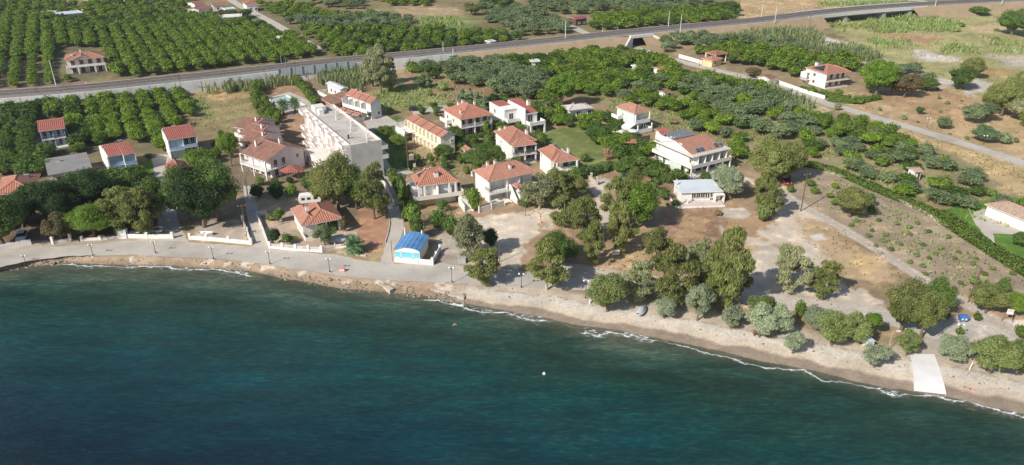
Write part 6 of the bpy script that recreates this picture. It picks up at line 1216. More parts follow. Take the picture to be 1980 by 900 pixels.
# ---------------------------------------------------------------- orchards and groves
TAKEN = []
def blocked(x, y, m=1.4):
    for b, u, v, W_, D_ in FOOT:
        dx, dy = x-b[0], y-b[1]; a = dx*u[0]+dy*u[1]; c = dx*v[0]+dy*v[1]
        if -m < a < W_+m and -m-2.6 < c < D_+m: return True
    for c, hw in ROADS:
        if np.min((c[:, 0]-x)**2+(c[:, 1]-y)**2) < (hw+m+.6)**2: return True
    return False
lane_polys = [[P(*q) for q in p] for p in ([(735, 508), (744, 480), (754, 445), (752, 405), (738, 365), (712, 300), (722, 298), (762, 365), (778, 400), (781, 440), (762, 511)], [(312, 466), (303, 380), (290, 308), (326, 300), (334, 380), (365, 468)], [(490, 478), (470, 360), (484, 360), (522, 482)], [(700, 232), (745, 222), (772, 240), (735, 250), (712, 250)], [(712, 250), (730, 250), (800, 335), (755, 345)])]
GROVE = []
def grove(poly, kinds, sp, sprow, ang, jit, rad, h, label, fill=.95, m=1.0, gap=None, clump=0):
    """plant a block in rows: kinds = [(kind, leaf, weight)]"""
    pw = [P(*q) for q in poly]; xs = [p[0] for p in pw]; ys = [p[1] for p in pw]; ca, sa = math.cos(R(ang)), math.sin(R(ang)); cx, cy = sum(xs)/len(xs), sum(ys)/len(ys); ext = max(max(xs)-min(xs), max(ys)-min(ys))
    rs = random.Random(int(cx*13+cy)); n1, n2 = int(ext/sp)+2, int(ext/sprow)+2; k = 0
    for i in range(-n2, n2+1):
        for j in range(-n1, n1+1):
            if rs.random() > fill: continue
            a = j*sp+rs.uniform(-jit, jit); b = i*sprow+rs.uniform(-jit, jit)*.5; x = cx+a*ca-b*sa; y = cy+a*sa+b*ca
            if not inpoly(np.array([x]), np.array([y]), pw)[0]: continue
            if 0 and float(vnoise(x/clump, y/clump)) > .62: continue
            if blocked(x, y, m) or any(inpoly(np.array([x]), np.array([y]), l)[0] for l in lane_polys): continue
            t = rs.random()*sum(q[2] for q in kinds)
            for q in kinds:
                t -= q[2]
                if t <= 0: break
            s = rs.uniform(.78, 1.15); GROVE.append((q[0], q[1], x, y, rad*s*(q[3] if len(q) > 3 else 1), h*s*rs.uniform(.88, 1.12), label)); k += 1
OR = [('orange', 'orange', 1)]; DK = [('orange', 'orangd', 1)]; OM = [('orange', 'orange', 3), ('orange', 'orangd', 1)]; OL = [('olive', 'olive', 1)]
g0 = P(232, 190); g1 = P(262, 285); ROWA = math.degrees(math.atan2(g0[1]-g1[1], g0[0]-g1[0])); g0 = P(150, 55); g1 = P(170, 85); g0 = P(224, 48); g1 = P(264, 127); ROWB = math.degrees(math.atan2(g0[1]-g1[1], g0[0]-g1[0]))
# near orchard (left, below the railway)
grove([(195, 196), (372, 180), (368, 240), (378, 268), (325, 245), (318, 295), (275, 285), (240, 270), (205, 275)], OR, 3.3, 5.6, ROWA, .35, 2.5, 3.6, 'bright orange tree in the tidy rows between railway wall and blue houses', 1, .6)
grove([(90, 205), (200, 196), (208, 270), (140, 300), (128, 240), (100, 230)], OM, 3.8, 5.8, ROWA, .5, 2.7, 3.8, 'orange tree in the rows behind the flat grey roof', 1, .5)
grove([(-30, 225), (95, 205), (70, 232), (66, 290), (95, 300), (90, 340), (60, 345), (-30, 350)], DK, 4.2, 4.8, ROWA, .8, 2.9, 3.8, 'dark citrus tree in the dense plot at the left edge below the railway', 1, .5)
grove([(130, 240), (200, 262), (205, 300), (180, 300), (130, 300), (128, 270)], DK, 4.5, 5, 20, 1.0, 2.5, 3.4, 'citrus tree around the small blue house', .8, .4)
# orchards beyond the railway
grove([(-30, 30), (90, 36), (120, 50), (180, 58), (420, 38), (470, 50), (560, 78), (618, 110), (540, 122), (380, 138), (205, 155), (200, 95), (125, 90), (110, 120), (-30, 115)], OR, 3.9, 5.7, ROWB, .3, 2.65, 4.2, 'orange tree in the great orchard beyond the railway', .98, .6)
grove([(-30, 118), (105, 112), (115, 150), (160, 160), (-30, 176)], OR, 3.6, 5.7, ROWB, .3, 1.9, 2.8, 'orange tree in the thin rows just beyond the railway at far left', .95, .6)
grove([(-30, 0), (80, 0), (180, 16), (560, 60), (620, 105), (360, 60), (180, 60), (60, 38), (-30, 30)], OM, 4.2, 6.0, ROWB, .7, 2.7, 4.0, 'citrus tree in the farther half of the great orchard', .85, .8)
grove([(100, 44), (400, 42), (330, 56), (180, 64), (110, 62)], DK, 4.5, 5.5, 92, 1.2, 3.1, 4.3, 'dark citrus tree in the shaded band of the great orchard', .9, .8)  # block planted with the darker citrus leaves
grove([(160, -5), (372, -5), (420, 40), (300, 34), (170, 24)], OM, 4.6, 6.2, ROWB, .9, 2.8, 4.0, 'citrus tree at the top left near the farmhouses', .85, .8)
grove([(420, 22), (480, 40), (500, 60), (450, 48)], DK, 5.0, 6.4, 92, 1.2, 3.1, 4.2, 'dark tree around the far farm buildings', .85, .8)
grove([(500, 12), (600, 14), (620, 32), (740, 34), (745, 40), (560, 44), (520, 26)], OR, 4.6, 6.2, 92, .8, 3.0, 4.0, 'orange tree right of the upper lane', .96, .8)
grove([(556, 46), (745, 36), (790, 42), (790, 56), (600, 62)], OL, 6, 7, 10, 1.5, 3.7, 5.0, 'grey green olive in the strip right of the upper lane', .92, .8)
grove([(585, 62), (800, 62), (840, 58), (870, 66), (980, 68), (1006, 80), (940, 90), (840, 100), (690, 118), (640, 112)], OM, 4.6, 6.0, 92, .8, 2.9, 4.0, 'orange tree in the block against the railway, centre top', .97, .8)
grove([(590, -5), (705, -5), (700, 18), (620, 18)], OL, 6, 7.5, 10, 1.5, 3.7, 4.8, 'olive at the top edge left of centre', .9, .8)
grove([(705, -5), (830, -5), (840, 12), (760, 14)], OM, 5, 6.5, 90, 1, 3, 4, 'orange tree at the top edge, centre', .92, .8)
grove([(930, 22), (1030, 22), (1085, 42), (1105, 66), (1020, 74), (950, 50)], OL, 6.5, 7.5, 20, 1.8, 3.9, 4.8, 'olive in the grove beyond the railway, centre', .92, .8)
grove([(1000, -5), (1380, -5), (1365, 22), (1080, 34), (1040, 20)], OL, 7, 8, 5, 2.0, 4.0, 4.8, 'olive along the top edge right of centre', .85, .8, clump=0)
grove([(1130, 40), (1240, 28), (1420, 18), (1425, 42), (1320, 50), (1150, 62)], OM, 4.8, 6.0, 100, .9, 3.0, 4.0, 'orange tree in the block beyond the underpass', .95, .8)
# village side
grove([(880, 130), (960, 126), (1060, 160), (1060, 195), (985, 195), (945, 178), (870, 165)], OL, 5.0, 5.8, 25, .9, 3.7, 4.8, 'silvery olive in the village grove below the railway', .95, .8)
grove([(900, 108), (1000, 118), (1190, 102), (1260, 115), (1330, 150), (1480, 175), (1480, 200), (1300, 165), (1200, 180), (1120, 190), (1060, 150), (960, 122)], OM, 4.5, 5.0, 60, 1.2, 3.1, 3.9, 'orange tree in the mixed grove below the railway', .92, .8)
grove([(1130, 150), (1300, 160), (1360, 190), (1440, 200), (1440, 260), (1300, 240), (1262, 210), (1180, 200)], [('orange', 'orange', 3), ('olive', 'olive', 1, 1.2), ('orange', 'orangd', .6)], 5.1, 5.5, 60, 1.4, 2.75, 3.5, 'citrus tree of the mixed grove behind the green house', .86, .8)
grove([(1320, 165), (1500, 190), (1565, 225), (1560, 280), (1470, 270), (1420, 255), (1340, 210)], [('olive', 'olive', 4, 1.0), ('orange', 'orange', .7, .7)], 6.3, 6.6, 40, 1.6, 3.6, 4.5, 'olive in the grove left of the country road', .88, .8)
grove([(1262, 80), (1330, 72), (1440, 84), (1560, 92), (1560, 108), (1420, 92), (1330, 98), (1290, 104)], OL, 6.0, 6.0, 10, 1.5, 3.7, 4.6, 'olive below the railway bank right of the underpass', .9, .8)
grove([(1400, 95), (1560, 110), (1640, 116), (1660, 140), (1545, 155), (1500, 142), (1400, 122), (1340, 108)], [('orange', 'orange', 1), ('orange', 'orangd', .15)], 4.8, 5.4, 60, 1.0, 3.1, 4.2, 'bright citrus tree in the grove left of the hipped roadside house', .96, .8)
grove([(1060, 205), (1180, 232), (1195, 255), (1290, 310), (1330, 345), (1290, 360), (1200, 330), (1130, 260), (1050, 230)], [('orange', 'orange', 2), ('orange', 'orangd', 2), ('olive', 'plane', .5)], 4.2, 4.6, 30, 1.0, 2.7, 3.5, 'citrus tree in the garden belt between white bungalow and apartment house', .88, .4)
grove([(1290, 240), (1430, 262), (1450, 300), (1425, 330), (1400, 262), (1290, 250)], [('orange', 'orange', 2), ('olive', 'olive', 1)], 4.8, 4.8, 30, 1.3, 2.8, 3.5, 'citrus tree behind the apartment house with solar roof', .9, .8)
grove([(1565, 232), (1700, 255), (1800, 300), (1990, 410), (1990, 470), (1890, 420), (1850, 400), (1800, 408), (1700, 360), (1600, 322), (1545, 300)], [('olive', 'olive', 2.6, 1.15), ('orange', 'orange', 1.2, .85), ('bush', 'hedge', .8, .9), ('orange', 'orangd', .6, 1.1)], 4.7, 5.0, -25, 1.7, 2.6, 3.1, 'scrubby olive or citrus in the terrace garden behind the long pale wall', .72, .6, clump=0)
grove([(1570, 225), (1650, 235), (1700, 255), (1780, 290), (1730, 300), (1620, 265), (1560, 250)], [('orange', 'hedge', 2), ('orange', 'orange', 1)], 4.4, 4.8, -25, 1.0, 2.8, 3.6, 'leafy citrus tree beside the dry grass strip of the country road', .9, .6)
grove([(1500, 385), (1560, 345), (1620, 350), (1700, 395), (1680, 420), (1610, 400), (1530, 375)], [('bush', 'hedge', 2), ('bush', 'weed', 1), ('orange', 'orange', 1, .7)], 5, 6, -20, 2, 1.5, 1.8, 'shrub of the half-planted strip right of the dirt track', .62, .5)
grove([(1640, 420), (1790, 425), (1980, 545), (1880, 590), (1740, 505), (1640, 450)], [('bush', 'hedge', 1), ('bush', 'weed', 1.2)], 3.4, 3.4, -38, .8, .85, .8, 'young sapling in the tilled field right of the dirt track', .72, .5)
grove([(820, 135), (880, 130), (880, 170), (850, 200), (800, 170)], [('orange', 'orangd', 1), ('bush', 'weed', 1)], 6, 6, 20, 2, 2.2, 3, 'bush on the rough ground left of the village olive grove', .8, .5)
grove([(770, 128), (900, 118), (890, 136), (790, 150)], [('orange', 'orangd', 1), ('olive', 'olive', .4), ('bush', 'hedge', 1, 1.3)], 4.4, 4.4, 20, 1, 2.6, 3.4, 'dark bush along the foot of the retaining wall', .9, .5)
grove([(950, 205), (1060, 200), (1075, 235), (1050, 250), (950, 215)], [('orange', 'orangd', 2), ('orange', 'hedge', 1), ('olive', 'plane', 1)], 5, 5, 15, 1.2, 2.7, 4, 'leafy garden tree around the modern white house', .8, .8)
grove([(1050, 225), (1180, 260), (1230, 320), (1185, 300), (1120, 250), (1060, 245)], [('orange', 'orangd', 2), ('orange', 'orange', 1)], 4.4, 4.4, -35, .6, 2.3, 3.2, 'hedge-like citrus above the garden lawn', .95, .6)
grove([(1110, 300), (1180, 330), (1170, 345), (1100, 320)], [('bush', 'weed', 1), ('bush', 'hedge', 1)], 4, 4, 10, 1, 1.6, 2.2, 'shrub at the lower edge of the garden lawn', .8, .3)
grove([(780, 300), (900, 300), (960, 330), (900, 340), (780, 325)], [('bush', 'plane', 1), ('bush', 'hedge', 1)], 4, 3.6, 10, 1, 1.7, 2.4, 'garden shrub between the yellow row and the front villas', .85, .3)
grove([(730, 225), (775, 215), (780, 235), (740, 245)], [('bush', 'plane', 1)], 5, 5, 10, 1, 1.7, 2.4, 'shrub at the foot of the white row', .6, .3)
grove([(795, 215), (870, 208), (880, 218), (850, 235), (810, 222)], [('bush', 'plane', 1), ('orange', 'orangd', 1)], 5, 4, 10, 1, 1.9, 2.8, 'garden shrub behind the yellow row', .7, .5)
grove([(455, 385), (620, 380), (600, 350), (470, 350)], [('bush', 'darkl', 1), ('bush', 'plane', 1)], 3.6, 3.4, 10, 1, 1.7, 2.2, 'dark garden shrub below the brown roofed house', .7, .3)
grove([(275, 300), (300, 300), (300, 320), (280, 320)], [('bush', 'plane', 1)], 4, 4, 0, 1, 1.4, 2, 'shrub beside the lawn strip', .7, .2)
grove([(410, 268), (455, 262), (470, 300), (430, 345), (405, 310)], [('bush', 'plane', 1), ('bush', 'hedge', 1)], 4, 4, 0, 1, 1.8, 3, 'shrub left of the stepped mauve row', .75, .3)
grove([(1420, 330), (1500, 345), (1540, 380), (1510, 390), (1440, 350)], [('bush', 'plane', 1), ('bush', 'weed', 1)], 4.5, 4.5, 0, 1, 1.8, 2.5, 'shrub around the gravel lane by the red car', .4, .3)
grove([(1590, 185), (1650, 190), (1690, 200), (1640, 205), (1600, 196)], [('bush', 'hedge', 1)], 4, 4, 0, 1, 2.2, 2.4, 'shrub along the white wall of the hipped roadside house', .9, .2)
grove([(1530, 180), (1595, 178), (1640, 195), (1700, 186), (1650, 200), (1600, 190)], [('bush', 'plane', 1), ('bush', 'bright', .5)], 4, 4, 0, 1, 2.0, 2.2, 'garden shrub in front of the hipped roadside house', .8, .2)
grove([(1660, 130), (1740, 125), (1800, 150), (1790, 165), (1700, 150)], [('bush', 'plane', 1), ('olive', 'olive', 1, 1.2)], 6, 6, 0, 2, 2.4, 3, 'bush on the river side of the hipped roadside house', .6, .4)
grove([(480, 165), (500, 172), (545, 245), (520, 262), (495, 215)], [('bush', 'hedge', 1)], 3.4, 3.4, 0, .7, 2.4, 3.6, 'hedge bush between the dry meadow and the empty pool', 1, .2)
grove([(1800, 45), (1900, 40), (1960, 80), (1850, 85)], [('bush', 'weed', 1), ('bush', 'plane', .6)], 11, 11, 0, 4, 2.2, 2, 'bush scattered over the dry river bed', .6, .4)
grove([(1720, 150), (1900, 190), (1960, 300), (1780, 250)], [('bush', 'weed', 1)], 13, 13, 0, 5, .9, .7, 'low weed tuft in the dry field', .6, .4)
grove([(875, 245), (960, 228), (1045, 250), (1065, 300), (960, 322), (880, 305)], [('bush', 'plane', 1), ('orange', 'orangd', 2), ('bush', 'hedge', 1)], 4.0, 4.0, 15, 1, 2.1, 3.0, 'leafy bush in the gardens between the hipped village houses', .85, .2)
grove([(95, 362), (200, 335), (300, 345), (305, 430), (240, 440), (95, 440)], DK, 4.6, 4.6, 10, 1.2, 3.2, 4.6, 'dark garden tree under the large seafront trees on the left', .9, 1.6)
grove([(-20, 385), (60, 395), (60, 440), (-20, 450)], DK, 4.6, 4.6, 10, 1.2, 3.2, 4.6, 'dark garden tree at the left edge behind the white wall', .9, 1.0)
grove([(700, 330), (722, 345), (735, 395), (700, 400)], [('bush', 'plane', 1)], 3.6, 3.6, 0, .8, 1.8, 2.4, 'bush under the large trees by the apartment block', .8, .3)
grove([(1150, 345), (1290, 350), (1290, 385), (1250, 400), (1200, 380)], [('bush', 'plane', 1), ('bush', 'weed', 1)], 4.4, 4.4, 0, 1, 1.9, 2.6, 'bush around the great light green tree', .6, .3)
# draw them: up to 300 of a kind one by one (nearest first), the others as one object
GROVE.sort(key=lambda g: g[2]**2+g[3]**2); cnt = {}; rest = {}
NAMES = {'orange': ('orange_tree', 'orange tree'), 'olive': ('olive_tree', 'olive tree'), 'bush': ('shrub', 'shrub')}
lim = {'orange': 290, 'olive': 285, 'bush': 210}
for g in GROVE:
    kd = g[0]; cnt[kd] = cnt.get(kd, 0)+1
    if cnt[kd] <= lim[kd]:
        lb = g[6]
        if kd == 'orange': lb = lb.replace('olive or citrus', 'citrus')
        if kd == 'olive': lb = lb.replace('olive or citrus', 'olive') if 'olive or' in lb else (lb if 'olive' in lb.split(' in ')[0] else 'grey green olive '+lb.split(' ', 2)[2] if ' tree ' not in lb else 'grey green olive '+lb.split(' tree ')[1])
        if kd == 'bush': lb = lb.replace('scrubby olive or citrus', 'low green bush')
        tree(NAMES[kd][0], kd, g[1], g[2], g[3], g[4], g[5], lb, NAMES[kd][1], lb.replace('tree', 'trees', 1), lod=.9 if g[3] < 160 else .6)
    else: rest.setdefault((kd, g[1]), []).append(g)
print('groves', cnt, len(GROVE))
for (kd, lf), gs in rest.items():
    pr = []
    for i in range(5):
        q, cv, cf, c, r = crown_arrays(kd, 900+i*31, .26 if kd != 'bush' else .2); pr.append((q.reshape(-1, 3), cv, cf))
    Vq, Vc, Fc = [], [], []; off = 0; rs = np.random.RandomState(3)
    for g in gs:
        q, cv, cf = pr[rs.randint(5)]; a = rs.rand()*6.283; Rm = np.array([[math.cos(a), -math.sin(a), 0], [math.sin(a), math.cos(a), 0], [0, 0, 1]]).T; s = np.array([g[4], g[4], g[5]/HTOP[kd]])
        Vq.append((q*s)@Rm+np.array([g[2], g[3], 0])); Vc.append((cv*s)@Rm+np.array([g[2], g[3], 0])); Fc.append(cf+off); off += len(cv)
    Vq = np.concatenate(Vq); Vc = np.concatenate(Vc); Fc = np.concatenate(Fc); n = len(Vq)
    me = quadmesh('far_trees', np.concatenate([Vq, Vc]), np.arange(n).reshape(-1, 4), L[lf], Fc+n)
    o = bpy.data.objects.new({'orange': 'orchard', 'olive': 'olive_grove', 'bush': 'scrub'}[kd], me); sc.collection.objects.link(o)
    tag(o, {'orange': 'far rows of '+('dark ' if lf == 'orangd' else 'leafy ' if lf == 'hedge' else '')+'citrus trees filling the orchards farther back', 'olive': 'far olive trees filling the groves beyond the nearer ones', 'bush': 'scattered scrub farther back'}[kd], 'orchard' if kd != 'bush' else 'scrub', kind='stuff'); print(kd, lf, len(gs))
# ---------------------------------------------------------------- hedges, reeds, grass
def hedge(pts, w_, h, label, leaf='hedge', dens=20):
    c, nn, l, r_ = ribbon(pts, w_, 1.2, .3); rs = np.random.RandomState(int(abs(c[0, 0])*10)+3); L_ = np.linalg.norm(np.diff(c, axis=0), axis=1).sum(); n = int(L_*(w_+2*h)*dens)
    t = rs.rand(n)*(len(c)-1); i = t.astype(int); f = (t-i)[:, None]; base = c[i]*(1-f)+c[np.minimum(i+1, len(c)-1)]*f; nv = nn[i]
    # points on a rounded box section
    an = rs.uniform(0, math.pi, n); rr = 1+.16*(fbm(base[:, 0], base[:, 1], 1.6, 3)-.5)*4; ox = np.cos(an)*w_/2*rr; oz = (np.sin(an)**.55)*h*rr
    p = np.concatenate([base+nv*ox[:, None], oz[:, None]], 1); d = np.stack([nv[:, 0]*np.cos(an), nv[:, 1]*np.cos(an), np.sin(an)], 1)
    nrm = d*.7+rs.normal(size=(n, 3))*.35; nrm /= np.linalg.norm(nrm, axis=1)[:, None]; a = np.cross(nrm, rs.normal(size=(n, 3))); a /= np.linalg.norm(a, axis=1)[:, None]; b = np.cross(nrm, a); s = .27*rs.uniform(.6, 1.3, (n, 1))
    q = np.stack([p-a*s*.6, p+b*s*.45, p+a*s*.6, p-b*s*.45], 1).reshape(-1, 3); x0, y0 = c[0]
    V = q-np.array([x0, y0, 0]); e = empty('hedge', x0, y0, 0, 0, label, 'hedge'); o = bpy.data.objects.new('foliage', quadmesh('hedge', V, np.arange(4*n).reshape(-1, 4), L[leaf])); sc.collection.objects.link(o); o.parent = e
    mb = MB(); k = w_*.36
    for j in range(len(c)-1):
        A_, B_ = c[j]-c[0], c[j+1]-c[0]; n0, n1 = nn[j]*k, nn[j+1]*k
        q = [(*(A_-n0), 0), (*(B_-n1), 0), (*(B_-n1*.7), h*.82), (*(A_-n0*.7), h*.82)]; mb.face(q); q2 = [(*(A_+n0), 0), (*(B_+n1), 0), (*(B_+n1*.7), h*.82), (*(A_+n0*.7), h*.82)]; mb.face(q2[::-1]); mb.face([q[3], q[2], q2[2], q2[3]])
    mb.build('hedge_core', L['darkl'], e); return e  # solid core in darker leaf colour fills the hedge
hedge([(1535, 318), (1600, 330), (1700, 372), (1790, 410), (1860, 455), (1925, 496), (2000, 543)], 2.8, 1.5, 'long trimmed hedge running behind the pale field wall on the right'); 
hedge([(1820, 415), (1870, 448), (1930, 490), (1990, 520)], 2.6, 1.4, 'second hedge bordering the lawn of the tan roofed house', 'hedge', 15)
hedge([(572, 160), (590, 178), (616, 212)], 2.6, 3.0, 'tall straight hedge between the empty pool and the orange walled building', 'hedge')
hedge([(1192, 300), (1230, 320), (1280, 350), (1310, 350)], 3.2, 3.0, 'bushy hedge curving to the left corner of the apartment house', 'hedge')
hedge([(756, 340), (770, 368), (784, 410), (788, 430)], 2.2, 2.2, 'tall hedge along the shaded lane left of the solar villa', 'hedge')
hedge([(1600, 195), (1650, 200), (1700, 192)], 2.6, 1.8, 'hedge below the hipped roadside house with solar panels', 'hedge', 13); hedge([(1548, 172), (1570, 178), (1596, 190)], 1.6, 1.2, 'low hedge directly behind the white road wall', 'plane', 13)
hedge([(1058, 348), (1100, 350), (1140, 340), (1185, 325)], 3, 2.2, 'dark hedge along the lower end of the garden lawn', 'plane', 15)
def blades(name, polys, n_per, hgt, wid, leaf, label, cat, lean=.3, clump=6, thr=.35, tuft=1, rag=2):
    rs = np.random.RandomState(len(polys)*7+int(hgt*10)); out = []
    for poly, dens in polys:
        pw = [P(*q) for q in poly]; xs = [p[0] for p in pw]; ys = [p[1] for p in pw]; A = (max(xs)-min(xs))*(max(ys)-min(ys)); n = int(min(A, 30000)*dens*n_per)
        x = rs.uniform(min(xs)-rag, max(xs)+rag, n); y = rs.uniform(min(ys)-rag, max(ys)+rag, n); ok = inpoly(x+(fbm(x, y, 4, 3)-.5)*rag*4, y+(fbm(x+70, y, 4, 3)-.5)*rag*4, pw)&(fbm(x, y, clump, 3)+rs.rand(n)*.2-.1 > thr); x, y = x[ok], y[ok]
        ok = np.ones(len(x), bool)
        for c, hw in ROADS:
            m_ = (x > c[:, 0].min()-6)&(x < c[:, 0].max()+6); idx = np.where(m_)[0]
            if len(idx): dd = np.min((c[None, :, 0]-x[idx, None])**2+(c[None, :, 1]-y[idx, None])**2, axis=1); ok[idx] &= dd > (hw+.5)**2
        for b, u, v, W_, D_ in FOOT:
            a1 = (x-b[0])*u[0]+(y-b[1])*u[1]; a2 = (x-b[0])*v[0]+(y-b[1])*v[1]; ok &= ~((a1 > -.3)&(a1 < W_+.3)&(a2 > -.3)&(a2 < D_+.3))
        out.append(np.stack([x[ok], y[ok]], 1))
    xy = np.concatenate(out); n = len(xy); hh = hgt*rs.uniform(.5, 1.25, n)*(.7+.6*fbm(xy[:, 0], xy[:, 1], 8, 2)); a = rs.uniform(0, 6.283, n); w2 = wid*rs.uniform(.6, 1.4, n)/2
    dx, dy = np.cos(a)*w2, np.sin(a)*w2; lx, ly = rs.normal(size=n)*hh*lean, rs.normal(size=n)*hh*lean; z0 = ground_z(xy[:, 0], xy[:, 1])-.03
    q = np.stack([np.stack([xy[:, 0]-dx, xy[:, 1]-dy, z0], 1), np.stack([xy[:, 0]+dx, xy[:, 1]+dy, z0], 1), np.stack([xy[:, 0]+dx*1.2+lx, xy[:, 1]+dy*1.2+ly, z0+hh], 1), np.stack([xy[:, 0]-dx*.8+lx, xy[:, 1]-dy*.8+ly, z0+hh*.9], 1)], 1).reshape(-1, 3)
    o = bpy.data.objects.new(name, quadmesh(name, q, np.arange(4*n).reshape(-1, 4), L[leaf])); sc.collection.objects.link(o); tag(o, label, cat, kind='stuff'); print(name, n)
blades('reeds', [([(610, 158), (640, 140), (690, 118), (715, 112), (718, 150), (705, 180), (660, 178)], 1), ([(440, 172), (470, 160), (540, 148), (565, 155), (560, 166), (500, 178), (450, 182)], .9), ([(400, 165), (430, 158), (440, 172), (400, 185)], .5), ([(1440, 178), (1500, 178), (1562, 205), (1560, 225), (1490, 215), (1440, 200)], 1),
  ([(1330, 78), (1430, 70), (1500, 62), (1570, 66), (1600, 88), (1560, 92), (1440, 84), (1350, 84)], .8), ([(1420, 160), (1500, 170), (1500, 185), (1440, 180)], .8), ([(1560, 95), (1640, 90), (1700, 110), (1690, 122), (1600, 112)], .8)], 4.5, 3.3, .3, 'reed', 'pale green reeds swaying below the railway and beside the olive groves', 'reeds', .16, 7, .30)
blades('river_reeds', [([(1590, 42), (1640, 34), (1790, 30), (1850, 45), (1850, 62), (1700, 66), (1600, 60)], .7), ([(1670, 75), (1760, 78), (1770, 98), (1700, 95)], .5), ([(1800, 85), (1890, 88), (1900, 105), (1820, 106)], .6), ([(1900, 70), (1990, 88), (1990, 112), (1920, 100)], .5), ([(1600, -3), (1780, -4), (1720, 10), (1580, 16)], .5), ([(780, 40), (870, 34), (900, 50), (840, 60)], .35)], 2.6, 1.7, .38, 'weed', 'green reeds and weeds in the dry river bed under the bridge', 'weeds', .25, 9, .42)
blades('meadow_weeds', [([(700, 190), (770, 165), (870, 172), (870, 202), (780, 215), (720, 220)], 1), ([(365, 190), (400, 186), (415, 225), (395, 250), (385, 250)], .8), ([(1410, 360), (1440, 355), (1450, 372), (1415, 372)], .5), ([(460, 230), (500, 232), (495, 245), (470, 244)], .8), ([(1060, 120), (1420, 150), (1560, 240), (1430, 330), (1180, 210)], .35), ([(1550, 240), (1700, 255), (1985, 405), (1980, 450), (1800, 400), (1600, 320)], .4), ([(1540, 345), (1600, 340), (1790, 425), (1980, 545), (1880, 590), (1700, 475)], .4), ([(770, 130), (1080, 120), (1080, 200), (900, 210)], .3), ([(780, 300), (960, 300), (930, 345), (780, 335)], .5), ([(790, 410), (900, 400), (880, 450), (800, 460)], .4)], 3.2, .7, .3, 'weed', 'green weeds on the rough meadows around the village', 'weeds', .35, 4, .42)
blades('dry_grass', [([(1610, 208), (1990, 326), (2040, 400), (1985, 392), (1880, 312), (1700, 250)], .8), ([(1430, 180), (1590, 210), (1580, 235), (1480, 215)], .6), ([(1610, 188), (1800, 150), (1990, 200), (1990, 315), (1640, 208)], .30), ([(1550, 22), (1420, 35), (1440, 0), (1600, -5), (1640, 10)], .25), ([(1600, 45), (1980, 30), (1980, 180), (1850, 160), (1700, 100)], .22),
  ([(900, 108), (1180, 84), (1200, 100), (1000, 118)], .5), ([(1260, 88), (1550, 52), (1600, 64), (1330, 88)], .5), ([(370, 180), (480, 172), (540, 248), (440, 262), (390, 262)], .45), ([(1290, 408), (1395, 405), (1400, 480), (1300, 490)], .5), ([(1010, 400), (1150, 400), (1150, 420), (1040, 448)], .6), ([(1170, 470), (1280, 470), (1280, 545), (1150, 540)], .5),
  ([(1540, 425), (1600, 430), (1740, 520), (1740, 560), (1640, 545), (1560, 470)], .5), ([(1400, 430), (1450, 430), (1460, 480), (1420, 490)], .5), ([(1600, 340), (1780, 412), (1980, 545), (1880, 600), (1700, 480), (1540, 380)], .25), ([(1440, 600), (1700, 620), (1740, 680), (1700, 690), (1420, 625)], .25), ([(1540, 575), (1700, 600), (1690, 612), (1540, 592)], .4)], 2.4, .38, .24, 'dry', 'dry straw coloured grass on the verges and fields', 'dry grass', .5, 3.5, .45)
# ================================================================ street furniture, vehicles, boats, people
def top3(px, py, bx, by):
    """top of a leaning or upright mast: height from the photo"""
    return height_to(bx, by, py)
def lamp(bx, by, h, label):
    x, y = P(bx, by); e = empty('street_lamp', x, y, float(ground_z(np.array([x]), np.array([y]))[0]) if by < 1000 else 0, R(-6), label, 'street lamp', 'double globe lamps of the promenade')
    mb = MB(); mb.tube((0, 0, 0), (0, 0, .5), .14, .10, 8); mb.tube((0, 0, .5), (0, 0, h-.15), .055, .045, 7); mb.build('pole', M['dark'], e)
    mb = MB(); mb.box(-.28, -.28, -.25, .28, .28, .10); mb.build('base', M['stone'], e)
    mb = MB(); mb.tube((-.42, 0, h-.2), (.42, 0, h-.2), .035, n=5); mb.tube((0, 0, h-.2), (0, 0, h), .04, n=5); mb.build('arm', M['dark'], e)
    for s in (-1, 1): mb = MB(); mb.ball((s*.42, 0, h-.02), .2, 1, 10); mb.build('globe', M['white'], e)
for bx, by, ty, l in ((49, 507, 484, 'leftmost promenade lamp, near the white wall by the parked car'), (180, 494, 472, 'promenade lamp below the cream wall with stub pillars'), (301, 490, 468, 'promenade lamp in front of the picnic tables'), (413, 501, 478, 'promenade lamp in front of the small boat yard'),
    (522, 511, 487, 'promenade lamp at the corner of the white balustrade'), (638, 527, 501, 'promenade lamp next to the pink barrier'), (874, 547, 518, 'promenade lamp above the broken slabs right of the kiosk'), (1008, 557, 530, 'promenade lamp half lost in the shadow left of the slender eucalyptus'), (1132, 578, 543, 'promenade lamp mostly hidden by the beach tamarisk'),
    (1851, 654, 628, 'lamp between the road and the blue grey tamarisk by the boat ramp'), (1792, 248, 229, 'country road lamp in the dry field, the farther one'), (1901, 281, 263, 'country road lamp beside the round pale green bush')):
    lamp(bx, by, height_to(bx, by, ty), l)
def pole(bx, by, ty, label, r=.12, mat='wood', cross=True, lean=0, name='utility_pole', z=0, ins=True, arm=None):
    x, y = P(bx, by, z); h = height_to(bx, by, ty) if z == 0 else None
    if h is None:
        k = (450-ty)/F; h = H+y*(k*CP-SP)/(CP+k*SP)-z
    e = empty(name, x, y, z, R(20), label, 'pole'); mb = MB(); mb.tube((0, 0, -.3), (lean*h, 0, h), r, r*.65, 7); mb.build('pole', M[mat], e)
    if cross:
        mb = MB(); mb.box(lean*h-.9, -.06, h-.5, lean*h+.9, .06, h-.38); mb.build('crossarm', M[mat], e)
        for s in (-.8, 0, .8): mb = MB(); mb.tube((lean*h+s, 0, h-.38), (lean*h+s, 0, h-.15), .06, .04, 6); mb.build('insulator', M['stone'], e)
    return e
